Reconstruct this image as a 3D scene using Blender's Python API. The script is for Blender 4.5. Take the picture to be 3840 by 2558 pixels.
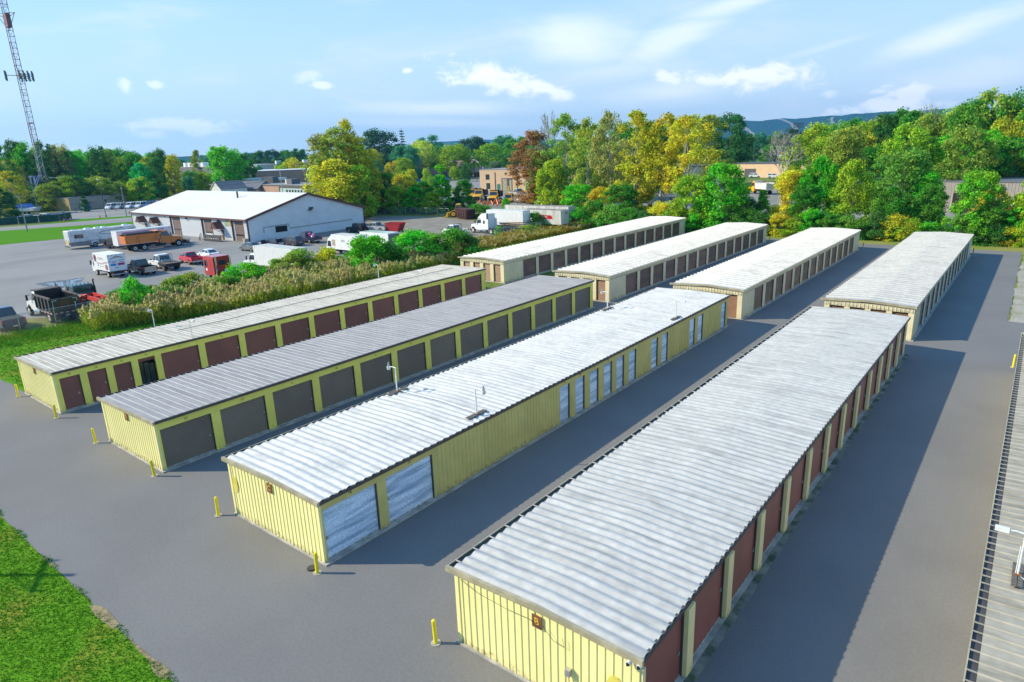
import bpy, bmesh, math, random
from mathutils import Vector, Matrix, noise
sc = bpy.context.scene
for o in list(bpy.data.objects): bpy.data.objects.remove(o)
COL = sc.collection
PI = math.pi; R = math.radians
# ------------------------------------------------------------ camera, sky, sun, exposure
cam = bpy.data.objects.new('camera', bpy.data.cameras.new('camera')); COL.objects.link(cam)
cam.data.sensor_width = 36.0; cam.data.lens = 23.14; cam.data.clip_start = 0.5; cam.data.clip_end = 20000
yaw, pit, rol = R(38.773), R(16.154), R(-2.014)
Fw = Vector((-math.sin(yaw)*math.cos(pit), math.cos(yaw)*math.cos(pit), -math.sin(pit)))
Rt = Vector((math.cos(yaw), math.sin(yaw), 0)); Up = Rt.cross(Fw)
Rt2 = Rt*math.cos(rol)+Up*math.sin(rol); Up2 = -Rt*math.sin(rol)+Up*math.cos(rol)
M = Matrix((Rt2, Up2, -Fw)).transposed().to_4x4(); M.translation = Vector((0, 0, 16.877))
cam.matrix_world = M; sc.camera = cam
sc.render.resolution_x = 1024; sc.render.resolution_y = 682
sc.view_settings.view_transform = 'Standard'; sc.view_settings.look = 'None'
sc.view_settings.exposure = 0.92; sc.view_settings.gamma = 1.0; sc.view_settings.use_curve_mapping = False
SUN_EL = R(33.0); sdir = Vector((-0.80, -0.58, 0)).normalized()
sun = bpy.data.objects.new('sun', bpy.data.lights.new('sun', 'SUN')); COL.objects.link(sun)
sun.data.energy = 3.7; sun.data.angle = R(0.5); sun.data.color = (1.0, 0.88, 0.62)
ldir = -Vector((sdir.x*math.cos(SUN_EL), sdir.y*math.cos(SUN_EL), math.sin(SUN_EL)))
sun.rotation_euler = ldir.to_track_quat('-Z', 'Y').to_euler()
W = bpy.data.worlds.new('World'); sc.world = W; W.use_nodes = True
wt = W.node_tree; wn = wt.nodes; wl = wt.links; wn.clear()
def N(t, tree=None, **k):
    n = (tree or wt).nodes.new(t)
    for a, b in k.items(): setattr(n, a, b)
    return n
sky = N('ShaderNodeTexSky', sky_type='NISHITA', sun_disc=False, sun_elevation=SUN_EL, sun_rotation=math.atan2(sdir.x, sdir.y))
sky.air_density = 1.3; sky.dust_density = 0.4; sky.ozone_density = 3.0; sky.altitude = 0
bg = N('ShaderNodeBackground'); out = N('ShaderNodeOutputWorld')
bg.inputs['Strength'].default_value = 0.135
tc = N('ShaderNodeTexCoord'); sep = N('ShaderNodeSeparateXYZ'); wl.new(tc.outputs['Generated'], sep.inputs[0])
def mth(op, a, b=None, c=None, clamp=False, tree=None):
    n = N('ShaderNodeMath', tree, operation=op, use_clamp=clamp); L = (tree or wt).links
    for i, v in enumerate((a, b, c)):
        if v is None: continue
        if isinstance(v, (int, float)): n.inputs[i].default_value = v
        else: L.new(v, n.inputs[i])
    return n.outputs[0]
# azimuth (0 = straight ahead of the yards' long axis, positive to the left) and elevation, both in degrees
az = mth('MULTIPLY', mth('ARCTAN2', mth('MULTIPLY', sep.outputs['X'], -1), sep.outputs['Y']), 57.2958)
el = mth('MULTIPLY', mth('ARCSINE', sep.outputs['Z']), 57.2958)
cmb = N('ShaderNodeCombineXYZ'); wl.new(az, cmb.inputs[0]); wl.new(el, cmb.inputs[1])
def nz(vec, scale, detail, rough, sx=1, sy=1, dist=0):
    mp = N('ShaderNodeMapping'); mp.inputs['Scale'].default_value = (sx, sy, 1); wl.new(vec, mp.inputs[0])
    n = N('ShaderNodeTexNoise'); n.inputs['Scale'].default_value = scale; n.inputs['Detail'].default_value = detail
    n.inputs['Roughness'].default_value = rough; n.inputs['Distortion'].default_value = dist; wl.new(mp.outputs[0], n.inputs['Vector'])
    return n.outputs[0]
puffn = nz(cmb.outputs[0], 0.5, 9, .66, 1, 1.7, .5)
wispn = nz(cmb.outputs[0], 0.16, 5, .6, .6, 2.6, .4)
# each cloud: azimuth, elevation, half width, half height, tilt, strength, kind
CLOUDS = [(33.04, 8.21, 5.35, 2.28, 10, 0.58, 'w'), (25.95, 7.54, 4.26, 1.3, -20, 0.54, 'w'), (6.65, 6.52, 5.6, 0.94, -15, 0.58, 'w'), (39.33, 5.51, 4.98, 1.11, 14, 1.0, 'p'), (36.09, 4.89, 1.95, 0.65, 7, 0.95, 'p'), (34.37, 4.28, 1.3, 0.7, 2, 0.9, 'p'), (22.81, 4.77, 1.71, 0.76, 17, 0.9, 'p'), (18.49, 4.66, 4.02, 1.09, -1, 1.0, 'p'), (25.67, 5.12, 1.13, 0.68, 17, 0.8, 'p'), (24.61, 3.98, 5.42, 1.12, -4, 0.54, 'w'), (43.34, 3.49, 7.89, 0.67, 2, 0.58, 'w'), (42.98, 2.24, 8.19, 0.47, 2, 0.48, 'w'), (9.65, 2.19, 3.54, 0.76, -4, 1.0, 'p'), (8.75, 3.03, 1.98, 0.7, -2, 0.95, 'p'), (13.74, 3.17, 0.81, 0.47, 2, 0.6, 'p'), (5.05, 3.53, 5.5, 1.28, -6, 0.41, 'w'), (66.86, 5.37, 0.6, 0.53, 42, 0.6, 'p'), (64.81, 5.43, 0.59, 0.33, 2, 0.6, 'p'), (46.47, 6.38, 0.59, 0.32, 2, 0.8, 'p'), (54.25, 5.98, 1.2, 0.49, -13, 0.45, 'p'), (53.31, 5.39, 1.01, 0.27, 2, 0.7, 'p'), (64.74, 2.64, 2.65, 0.52, -1, 0.7, 'p'), (61.88, 2.4, 2.41, 0.66, 2, 0.75, 'p'), (65.89, 2.09, 1.04, 0.34, 2, 0.5, 'p'), (21.11, 9.84, 4.22, 0.67, -10, 0.48, 'w'), (70.41, 1.09, 5.8, 0.41, -1, 0.27, 'w'), (29.86, 5.83, 6.97, 0.74, -1, 0.24, 'w'), (14.57, 6.42, 3.94, 0.36, -12, 0.24, 'w')]
acc = None
for (a0, e0, ra, re_, tilt, st, kd) in CLOUDS:
    mp = N('ShaderNodeMapping', vector_type='TEXTURE')
    mp.inputs['Location'].default_value = (a0, e0, 0); mp.inputs['Rotation'].default_value = (0, 0, R(tilt)); mp.inputs['Scale'].default_value = (ra, re_, 1)
    wl.new(cmb.outputs[0], mp.inputs[0])
    ln = N('ShaderNodeVectorMath', operation='LENGTH'); wl.new(mp.outputs[0], ln.inputs[0])
    d = mth('ADD', ln.outputs['Value'], mth('MULTIPLY', mth('SUBTRACT', puffn if kd == 'p' else wispn, .5), 3.0 if kd == 'p' else 1.6))
    mr = N('ShaderNodeMapRange', interpolation_type='SMOOTHSTEP')
    mr.inputs['From Min'].default_value = 1.2 if kd == 'p' else 1.25; mr.inputs['From Max'].default_value = .25 if kd == 'p' else .0
    mr.inputs['To Max'].default_value = st; wl.new(d, mr.inputs[0])
    acc = mr.outputs[0] if acc is None else mth('MAXIMUM', acc, mr.outputs[0])
# thin high veil everywhere, thicker towards the horizon
mr = N('ShaderNodeMapRange', interpolation_type='SMOOTHSTEP'); wl.new(nz(cmb.outputs[0], .09, 5, .62, .8, 3.2, .6), mr.inputs[0])
mr.inputs['From Min'].default_value = .45; mr.inputs['From Max'].default_value = .8; mr.inputs['To Max'].default_value = .34
hzn = N('ShaderNodeMapRange', interpolation_type='SMOOTHSTEP'); wl.new(el, hzn.inputs[0])
hzn.inputs['From Min'].default_value = 24; hzn.inputs['From Max'].default_value = -3; hzn.inputs['To Min'].default_value = 0.0; hzn.inputs['To Max'].default_value = 0.88
veil = mth('ADD', mr.outputs[0], hzn.outputs[0], clamp=True)
mix = N('ShaderNodeMix', data_type='RGBA')
tint = N('ShaderNodeVectorMath', operation='MULTIPLY'); wl.new(sky.outputs[0], tint.inputs[0]); tint.inputs[1].default_value = (.38, .79, 1.16)
bmx = N('ShaderNodeMix', data_type='RGBA'); bmx.inputs[0].default_value = .6; wl.new(tint.outputs[0], bmx.inputs[6]); bmx.inputs[7].default_value = (.95, 2.3, 4.05, 1)
vmx = N('ShaderNodeMix', data_type='RGBA'); wl.new(veil, vmx.inputs[0]); wl.new(bmx.outputs[2], vmx.inputs[6]); vmx.inputs[7].default_value = (3.55, 4.0, 4.4, 1)
wl.new(acc, mix.inputs[0]); wl.new(vmx.outputs[2], mix.inputs[6]); mix.inputs[7].default_value = (5.2, 5.3, 5.5, 1)
wl.new(mix.outputs[2], bg.inputs['Color']); wl.new(bg.outputs[0], out.inputs[0])

# ------------------------------------------------------------ materials
MATS = {}
def pm(name, col, rough=.6, metal=0., var=.12, scale=1.5, bump=0., bscale=40., stretch=(1, 1, 1), col2=None, thr=(.35, .65), spec=.4, sp2=None, coat=0, world=False, orand=0., grime=0.):
    """principled material whose colour wanders with noise: two scales of value change plus an optional second colour"""
    if name in MATS: return MATS[name]
    m = bpy.data.materials.new(name); m.use_nodes = True; t = m.node_tree; L = t.links; b = t.nodes['Principled BSDF']
    b.inputs['Roughness'].default_value = rough; b.inputs['Metallic'].default_value = metal; b.inputs['Specular IOR Level'].default_value = spec
    b.inputs['Coat Weight'].default_value = coat
    if world:
        g = N('ShaderNodeNewGeometry', t); src = g.outputs['Position']
    else:
        g = N('ShaderNodeTexCoord', t); src = g.outputs['Object']
    mp = N('ShaderNodeMapping', t); mp.inputs['Scale'].default_value = stretch; L.new(src, mp.inputs[0])
    n1 = N('ShaderNodeTexNoise', t); n1.inputs['Scale'].default_value = scale; n1.inputs['Detail'].default_value = 6; n1.inputs['Roughness'].default_value = .6; L.new(mp.outputs[0], n1.inputs['Vector'])
    r1 = N('ShaderNodeMapRange', t, interpolation_type='SMOOTHSTEP'); r1.inputs['From Min'].default_value = thr[0]; r1.inputs['From Max'].default_value = thr[1]; L.new(n1.outputs[0], r1.inputs[0])
    mx = N('ShaderNodeMix', t, data_type='RGBA'); L.new(r1.outputs[0], mx.inputs[0])
    c2 = col2 or tuple(c*(1-2*var) for c in col)
    mx.inputs[6].default_value = (*col, 1); mx.inputs[7].default_value = (*c2, 1)
    n2 = N('ShaderNodeTexNoise', t); n2.inputs['Scale'].default_value = bscale; n2.inputs['Detail'].default_value = 3; L.new(src, n2.inputs['Vector'])
    r2 = N('ShaderNodeMapRange', t); r2.inputs['From Min'].default_value = .3; r2.inputs['From Max'].default_value = .7
    v = sp2 if sp2 is not None else var*.8
    r2.inputs['To Min'].default_value = 1-v; r2.inputs['To Max'].default_value = 1+v; L.new(n2.outputs[0], r2.inputs[0])
    ml = N('ShaderNodeVectorMath', t, operation='SCALE'); L.new(mx.outputs[2], ml.inputs[0]); L.new(r2.outputs[0], ml.inputs['Scale'])
    fin = ml.outputs[0]
    if orand:   # sheets and doors fade at different rates: each object its own slight tone
        oi = N('ShaderNodeObjectInfo', t); r3 = N('ShaderNodeMapRange', t); r3.inputs['To Min'].default_value = 1-orand; r3.inputs['To Max'].default_value = 1+orand*.6; L.new(oi.outputs['Random'], r3.inputs[0])
        m3 = N('ShaderNodeVectorMath', t, operation='SCALE'); L.new(fin, m3.inputs[0]); L.new(r3.outputs[0], m3.inputs['Scale']); fin = m3.outputs[0]
    if grime:   # splashed dirt along the foot of a wall, ragged by noise
        tc2 = N('ShaderNodeTexCoord', t); sp = N('ShaderNodeSeparateXYZ', t); L.new(tc2.outputs['Object'], sp.inputs[0])
        n4 = N('ShaderNodeTexNoise', t); n4.inputs['Scale'].default_value = 5; n4.inputs['Detail'].default_value = 4; L.new(src, n4.inputs['Vector'])
        zz = mth('ADD', sp.outputs['Z'], mth('MULTIPLY', mth('SUBTRACT', n4.outputs[0], .5, tree=t), -1.1, tree=t), tree=t)
        r4 = N('ShaderNodeMapRange', t, interpolation_type='SMOOTHSTEP'); r4.inputs['From Min'].default_value = .32; r4.inputs['From Max'].default_value = -.15; r4.inputs['To Max'].default_value = grime; L.new(zz, r4.inputs[0])
        m4 = N('ShaderNodeMix', t, data_type='RGBA'); L.new(r4.outputs[0], m4.inputs[0]); L.new(fin, m4.inputs[6]); m4.inputs[7].default_value = (.14, .12, .07, 1); fin = m4.outputs[2]
    L.new(fin, b.inputs['Base Color'])
    if bump:
        bp = N('ShaderNodeBump', t); bp.inputs['Strength'].default_value = bump; bp.inputs['Distance'].default_value = .02
        L.new(n2.outputs[0], bp.inputs['Height']); L.new(bp.outputs[0], b.inputs['Normal'])
    MATS[name] = m; return m
def leafmat(name, trans=.5, var=.55, fixed=None, nsc=.35):
    """foliage: the object's own colour, wandering in hue through the crown and from leaf to leaf"""
    if name in MATS: return MATS[name]
    m = bpy.data.materials.new(name); m.use_nodes = True; t = m.node_tree; L = t.links; t.nodes.clear()
    o = N('ShaderNodeOutputMaterial', t); oi = N('ShaderNodeObjectInfo', t); g = N('ShaderNodeNewGeometry', t)
    nn = N('ShaderNodeTexNoise', t); nn.inputs['Scale'].default_value = nsc; nn.inputs['Detail'].default_value = 3; L.new(g.outputs['Position'], nn.inputs['Vector'])
    hs = N('ShaderNodeHueSaturation', t)
    if fixed: hs.inputs['Color'].default_value = (*fixed, 1)
    else: L.new(oi.outputs['Color'], hs.inputs['Color'])
    hr = N('ShaderNodeMapRange', t); hr.inputs['From Min'].default_value = .3; hr.inputs['From Max'].default_value = .7; hr.inputs['To Min'].default_value = .485; hr.inputs['To Max'].default_value = .55
    L.new(nn.outputs[0], hr.inputs[0]); L.new(hr.outputs[0], hs.inputs['Hue'])
    vr = N('ShaderNodeMapRange', t); vr.inputs['To Min'].default_value = 1-var; vr.inputs['To Max'].default_value = 1+var; L.new(g.outputs['Random Per Island'], vr.inputs[0]); L.new(vr.outputs[0], hs.inputs['Value'])
    d = N('ShaderNodeBsdfDiffuse', t); L.new(hs.outputs[0], d.inputs[0])
    tr = N('ShaderNodeBsdfTranslucent', t); L.new(hs.outputs[0], tr.inputs[0])
    mx = N('ShaderNodeMixShader', t); mx.inputs[0].default_value = trans; L.new(d.outputs[0], mx.inputs[1]); L.new(tr.outputs[0], mx.inputs[2])
    L.new(mx.outputs[0], o.inputs[0]); MATS[name] = m; return m
LEAF = leafmat('leaves'); BARK = pm('bark', (.20, .17, .14), .9, var=.25, scale=3); PALEBARK = pm('pale_bark', (.42, .40, .35), .9, var=.2, scale=3)

# ------------------------------------------------------------ mesh helpers
class MB:
    def __init__(s): s.v = []; s.f = []; s.m = []; s.mi = 0
    def add(s, vs, fs):
        b = len(s.v); s.v += [tuple(v) for v in vs]
        for f in fs: s.f.append(tuple(b+i for i in f)); s.m.append(s.mi)
        return s
    def box(s, x0, x1, y0, y1, z0, z1):
        if x0 > x1: x0, x1 = x1, x0
        if y0 > y1: y0, y1 = y1, y0
        return s.add([(x0, y0, z0), (x1, y0, z0), (x1, y1, z0), (x0, y1, z0), (x0, y0, z1), (x1, y0, z1), (x1, y1, z1), (x0, y1, z1)],
                     [(0, 3, 2, 1), (4, 5, 6, 7), (0, 1, 5, 4), (1, 2, 6, 5), (2, 3, 7, 6), (3, 0, 4, 7)])
    def frus(s, bot, top, z0, z1):
        """bot, top = (x0, x1, y0, y1)"""
        a, b = bot, top
        return s.add([(a[0], a[2], z0), (a[1], a[2], z0), (a[1], a[3], z0), (a[0], a[3], z0), (b[0], b[2], z1), (b[1], b[2], z1), (b[1], b[3], z1), (b[0], b[3], z1)],
                     [(0, 3, 2, 1), (4, 5, 6, 7), (0, 1, 5, 4), (1, 2, 6, 5), (2, 3, 7, 6), (3, 0, 4, 7)])
    def prism(s, pts, y0, y1, inset=0.0, ins_w=.05):
        """outline pts in (x, z) extruded along y; chamfered sides when inset > 0"""
        n = len(pts); cx = sum(p[0] for p in pts)/n; cz = sum(p[1] for p in pts)/n
        def ring(y, k): return [(p[0]+(k*(1 if cx > p[0] else -1) if k else 0), y, p[1]+(k*(1 if cz > p[1] else -1)*.8 if k else 0)) for p in pts]
        rings = [ring(y0, inset), ring(y0+ins_w, 0), ring(y1-ins_w, 0), ring(y1, inset)] if inset else [ring(y0, 0), ring(y1, 0)]
        vs = [v for r in rings for v in r]; fs = []
        for k in range(len(rings)-1):
            for i in range(n):
                j = (i+1) % n; fs.append((k*n+i, k*n+j, (k+1)*n+j, (k+1)*n+i))
        fs.append(tuple(range(n-1, -1, -1))); fs.append(tuple((len(rings)-1)*n+i for i in range(n)))
        return s.add(vs, fs)
    def tube(s, pts, r, n=6, r1=None, caps=True):
        pts = [Vector(p) for p in pts]; rings = []; k = len(pts)
        for i, p in enumerate(pts):
            d = (pts[min(i+1, k-1)]-pts[max(i-1, 0)]).normalized()
            a = d.cross(Vector((0, 0, 1)));
            if a.length < .05: a = d.cross(Vector((1, 0, 0)))
            a.normalize(); b = d.cross(a); rr = r if r1 is None else r+(r1-r)*i/(k-1)
            rings.append([p+(a*math.cos(2*PI*j/n)+b*math.sin(2*PI*j/n))*rr for j in range(n)])
        vs = [v for q in rings for v in q]; fs = []
        for i in range(k-1):
            for j in range(n): fs.append((i*n+j, i*n+(j+1) % n, (i+1)*n+(j+1) % n, (i+1)*n+j))
        if caps: fs.append(tuple(range(n-1, -1, -1))); fs.append(tuple((k-1)*n+j for j in range(n)))
        return s.add(vs, fs)
    def cyl(s, x, y, z0, z1, r, n=10, r1=None): return s.tube([(x, y, z0), (x, y, z1)], r, n, r1)
    def cyly(s, x, y0, y1, z, r, n=14): return s.tube([(x, y0, z), (x, y1, z)], r, n)
    def quad(s, a, b, c, d): return s.add([a, b, c, d], [(0, 1, 2, 3)])
    def mesh(s, name, mats):
        me = bpy.data.meshes.new(name); me.from_pydata(s.v, [], s.f)
        mats = mats if isinstance(mats, (list, tuple)) else [mats]
        for m in mats: me.materials.append(m)
        if len(mats) > 1: me.polygons.foreach_set('material_index', s.m)
        me.update(); return me
    def build(s, name, mats, parent=None, loc=None, **k): return O(name, s.mesh(name, mats), parent, loc, **k)
def O(name, me, parent=None, loc=None, rz=0, label=None):
    o = bpy.data.objects.new(name, me); COL.objects.link(o)
    if parent: o.parent = parent
    if loc: o.location = loc
    if rz: o.rotation_euler = (0, 0, rz)
    if label: o['label'] = label
    return o
def thing(name, label, cat, loc=(0, 0, 0), rz=0, group=None):
    o = bpy.data.objects.new(name, None); COL.objects.link(o); o.location = loc; o.rotation_euler = (0, 0, rz)
    o.empty_display_size = .5; return tag(o, label, cat, group)
def tag(o, label=None, cat=None, group=None, kind=None):
    if label: o['label'] = label
    if cat: o['category'] = cat
    if group: o['group'] = group
    if kind: o['kind'] = kind
    return o
def copy_tree(o, parent=None):
    c = o.copy(); COL.objects.link(c); c.parent = parent
    for ch in list(o.children): copy_tree(ch, c)
    return c
def bxx(name, m, par, *a): return MB().box(*a).build(name, m, par)
def sheet(name, pts, z, m, kind='structure'):
    o = MB().add([(x, y, z) for x, y in pts], [tuple(range(len(pts)))]).build(name, m); tag(o, kind=kind); return o
_txt = {}
def text(s, size, m, parent, loc, rot, name='lettering', ext=.004, flip=False):
    k = (s, size)
    if k not in _txt:
        cu = bpy.data.curves.new('t', 'FONT'); cu.body = s; cu.size = size; cu.extrude = ext; cu.align_x = 'CENTER'; cu.align_y = 'CENTER'; cu.resolution_u = 3
        ob = bpy.data.objects.new('t', cu); COL.objects.link(ob); bpy.context.view_layer.update()
        _txt[k] = bpy.data.meshes.new_from_object(ob.evaluated_get(bpy.context.evaluated_depsgraph_get()))
        bpy.data.objects.remove(ob)
    me = _txt[k]
    if not me.materials or me.materials[0] != m:
        me = me.copy(); me.materials.clear(); me.materials.append(m); _txt[k] = me
    o = O(name, me, parent, loc); o.rotation_euler = rot; return o

# ------------------------------------------------------------ ground
G_LAWN = pm('lawn', (.085, .22, .012), .95, var=.2, scale=.35, bscale=9, sp2=.45, col2=(.19, .19, .025), thr=(.46, .72), spec=.05, bump=.6, world=True)
G_FIELD = pm('field_grass', (.07, .14, .01), .95, var=.2, scale=.05, bscale=1.5, sp2=.35, col2=(.17, .17, .03), thr=(.4, .65), world=True)
G_YARD = pm('sealed_asphalt', (.175, .171, .172), .85, var=.03, scale=.16, bscale=9, sp2=.07, bump=.35, world=True, spec=.25, col2=(.158, .154, .155))
G_LOT = pm('worn_asphalt', (.225, .222, .222), .9, var=.05, scale=.10, bscale=5, sp2=.10, bump=.2, world=True, stretch=(1, .4, 1), col2=(.18, .178, .178), thr=(.38, .68))
G_GRAV = pm('gravel', (.24, .215, .185), .95, var=.12, scale=.25, bscale=8, sp2=.2, bump=.5, world=True, col2=(.18, .16, .135))
G_WEED = pm('rough_weeds', (.10, .13, .02), .95, var=.25, scale=.5, bscale=6, sp2=.4, world=True, col2=(.17, .13, .04))
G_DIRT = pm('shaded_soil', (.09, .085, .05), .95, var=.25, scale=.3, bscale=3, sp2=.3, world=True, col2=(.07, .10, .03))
s = 9000
sheet('ground', [(-s, -s), (s, -s), (s, s), (-s, s)], -.02, G_FIELD)
def wob(pts, amp=.15, step=1.2, seed=0):
    """walk the outline and roughen it a little so that edges between surfaces are not ruler straight"""
    out = []
    for i in range(len(pts)):
        a = Vector((*pts[i], 0)); b = Vector((*pts[(i+1) % len(pts)], 0)); L = (b-a).length; n = max(1, int(L/step)) if L < 160 else 1
        d = (b-a)/L if L else Vector(); nr = Vector((-d.y, d.x, 0))
        for k in range(n):
            p = a+(b-a)*k/n; w = amp*noise.noise(p*.7+Vector((seed, 0, 0)))*2 if k else 0
            p = p+nr*w; out.append((p.x, p.y))
    return out
sheet('yard_pavement', wob([(-110, 6.8), (30, 6.8), (30, 60), (13, 75), (-.9, 75), (-1.2, 121.8), (-9.5, 121.8), (-50, 122.5), (-50.5, 62.5), (-60.6, 62.5), (-60.6, 14.0), (-66.2, 14.0), (-110, 15.5)], .1, 1.0), 0, G_YARD)
sheet('lawn_front', wob([(-160, -60), (60, -60), (60, 6.82), (-160, 6.82)], .12, .8, 3), .012, G_LAWN)
for q_, (xa, xb) in enumerate(((-27.5, -25.2), (-24.4, -21.0), (-20.6, -17.0), (-33.0, -31.8))): sheet('bare_soil', wob([(xa, 6.72), (xb, 6.70), (xb-.1, 6.98), (xa+.3, 6.93)], .10, .18, q_), .017, pm('sandy_soil', (.30, .24, .13), .95, var=.25, scale=4, world=True))
sheet('lawn_side', wob([(-82.5, 15.3), (-66, 14.0), (-60.7, 14.0), (-60.7, 62), (-62.2, 66), (-62.2, 123), (-62, 126), (-82, 126), (-78, 90), (-70, 60), (-70.5, 40), (-76, 25), (-83.5, 26)], .3, 1.5, 5), -.006, G_LAWN)
sheet('lawn_back', wob([(-62.2, 121.5), (-50, 122.4), (-9.5, 121.7), (-1.2, 121.7), (-1, 112), (6, 108), (24, 120), (24, 131), (-62, 131)], .3, 1.5, 7), -.004, pm('back_lawn', (.15, .20, .02), .95, var=.2, scale=.2, bscale=4, sp2=.35, col2=(.24, .22, .05), world=True))
sheet('gravel_patch', wob([(-.9, 75), (13, 75), (25, 78), (25, 110), (6, 109), (-1, 112)], .2, 1, 9), .004, pm('pale_gravel', (.34, .32, .28), .95, var=.15, scale=.4, bscale=5, sp2=.25, col2=(.26, .24, .17), world=True))
sheet('workshop_lot', wob([(-185.7, 45.6), (-210, -20), (-92, -20), (-92, 22), (-86, 27), (-84, 45), (-83, 70), (-84, 92), (-100, 100), (-131, 100), (-131, 76), (-187, 76), (-184, 64)], .4, 2, 1), -.008, G_LOT)
sheet('gravel_drive', wob([(-131, 78), (-100, 78), (-88, 92), (-84, 108), (-86, 124), (-111, 126), (-128.4, 131), (-156, 126.8), (-210, 125), (-210, 107), (-131, 107)], .5, 2, 2), -.004, G_GRAV)
sheet('grass_verge', wob([(-188, 38), (-186.5, 46), (-184.5, 64), (-187.5, 76), (-187.5, 107), (-205, 118), (-215.5, 86.2), (-225.6, 62.4), (-245, 20), (-210, -20)], .4, 2, 4), -.002, pm('verge_grass', (.055, .21, .004), .95, var=.15, scale=.2, bscale=4, sp2=.25, world=True, spec=.05, col2=(.075, .20, .005)))
sheet('road', [(-262, -20), (-225.6, 62.4), (-215.5, 86.2), (-190, 150), (-150, 260), (-166, 266), (-208, 152), (-233.5, 93.7), (-238.8, 66.3), (-280, -20)], .002, G_LOT)
sheet('office_lot', [(-243, 84), (-238, 100), (-232, 122), (-285, 130), (-296, 97), (-300, 80), (-254, 70)], .004, G_LOT)
sheet('grass_island', wob([(-234.5, 93.7), (-239.3, 72), (-242.5, 72), (-246.5, 84), (-240, 96.5), (-233, 112), (-229, 112)], .2, 2, 8), .008, MATS['verge_grass'])
sheet('plaza_lot', [(-300, 240), (-205, 236), (-208, 300), (-270, 333), (-360, 300), (-350, 240)], -.004, G_LOT)
sheet('plaza_lawn', wob([(-214, 252), (-203, 236), (-196, 246), (-205, 256)], .3, 3, 8), .004, MATS['verge_grass'])
sheet('truck_yard', [(-165, 152), (-120, 162), (-90, 152), (-60, 146), (30, 140), (30, 178), (-35, 190), (-60, 262), (-120, 250), (-200, 226), (-205, 215)], -.004, G_LOT)
# standing water on the workshop lot
pud = wob([(-116.2, 32.9), (-113.6, 32.6), (-110.8, 33.4), (-110.2, 34.4), (-112.2, 35.2), (-114.2, 36.6), (-115.8, 37.4), (-115.6, 35.6), (-114.4, 34.4)], .5, .4, 3)
mw = bpy.data.materials.new('puddle_water'); mw.use_nodes = True; b = mw.node_tree.nodes['Principled BSDF']
b.inputs['Base Color'].default_value = (.04, .05, .06, 1); b.inputs['Roughness'].default_value = .03; b.inputs['Specular IOR Level'].default_value = 1.0
sheet('puddle', pud, .004, mw)
sheet('wet_asphalt', wob([(-117.8, 32.3), (-113.6, 31.9), (-109.8, 32.9), (-109.2, 34.6), (-112, 36.0), (-114.2, 37.6), (-117.0, 38.6), (-116.6, 35.6)], .6, .5, 6), -.001, pm('damp_asphalt', (.11, .11, .12), .5, world=True))
# tuft geometry on the visible lawns
def tufts(name, polyf, n, box, h, mat, seed=1, w=.05, lean=.6):
    rnd = random.Random(seed); mb = MB(); c = 0
    while c < n:
        x = rnd.uniform(box[0], box[1]); y = rnd.uniform(box[2], box[3])
        if not polyf(x, y): n -= 0 if rnd.random() > .02 else 1; continue
        c += 1
        for k in range(3):
            a = rnd.uniform(0, 2*PI); hh = h*rnd.uniform(.5, 1.3); dx, dy = math.cos(a), math.sin(a); l = rnd.uniform(.1, lean)*hh
            ox, oy = rnd.gauss(0, w), rnd.gauss(0, w)
            mb.add([(x+ox-dy*w*.5, y+oy+dx*w*.5, 0), (x+ox+dy*w*.5, y+oy-dx*w*.5, 0), (x+ox+dx*l, y+oy+dy*l, hh)], [(0, 1, 2)])
    o = mb.build(name, mat); tag(o, kind='stuff'); return o
GL = leafmat('grass_blades', .3, .45, (.105, .25, .014), .35); GW = leafmat('weed_blades', .3, .5, (.20, .20, .03), .3)
o = tufts('grass', lambda x, y: y < 6.85+.15*math.sin(x*1.7), 26000, (-45, -15, 0, 7.0), .07, GL, 1, .045)
tag(o, 'short bright green lawn grass in the near left corner', 'grass')
o = tufts('grass', lambda x, y: x < -60.9 and x > -83+.2*(y-20)+1 and x < -60.9, 14000, (-83, -60.9, 14.2, 62), .12, GL, 2, .06)
tag(o, 'mown green grass between the reeds and the leftmost storage row', 'grass')

# ------------------------------------------------------------ storage units
M_SHADED_LIME = pm('shaded_lime_yellow', (.80, .74, .16), .5, var=.05, scale=.8, orand=.05, grime=.65, world=True)  # one yellow paint on sides and ends; shade of the sides put into colour
M_SHADED_OLIVE = pm('shaded_olive_yellow', (.56, .49, .18), .5, var=.06, scale=.8, orand=.05, grime=.65, world=True)  # same yellow paint on row C, its shaded side toned into the colour
M_SUNLIT_YELLOW = pm('sunlit_pale_yellow', (.88, .79, .35), .5, var=.04, scale=.6, orand=.05, grime=.65, world=True)  # same yellow paint on the end walls, sunlight put into the colour
M_CREAM = pm('cream_paint', (.70, .62, .42), .55, var=.05, scale=.6, orand=.05, grime=.65, world=True)
M_SHADED_BUFF = pm('shaded_buff_yellow', (.80, .70, .36), .55, var=.05, scale=.6, orand=.05, grime=.65, world=True)  # same yellow paint on rows A and B, shaded side tone in the colour
M_TRIM = pm('bronze_trim', (.075, .070, .068), .5, var=.1, scale=1)
M_TAN = pm('tan_trim', (.42, .37, .25), .6, var=.15, scale=1.2)
M_CONC = pm('concrete_edge', (.45, .43, .38), .9, var=.2, scale=1.5, bump=.3)
M_MOSSY = pm('mossy_concrete', (.24, .25, .21), .95, var=.3, scale=1.2, col2=(.06, .09, .05), bump=.3)
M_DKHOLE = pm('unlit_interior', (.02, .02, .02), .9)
M_PLATE = pm('brown_sign_plate', (.20, .09, .045), .6); M_YEL = pm('sign_yellow', (.80, .48, .05), .5)
M_BLKTX = pm('black_lettering', (.015, .015, .015), .6); M_STEEL = pm('galvanised_steel', (.50, .50, .50), .35, metal=.6, var=.1)
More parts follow.
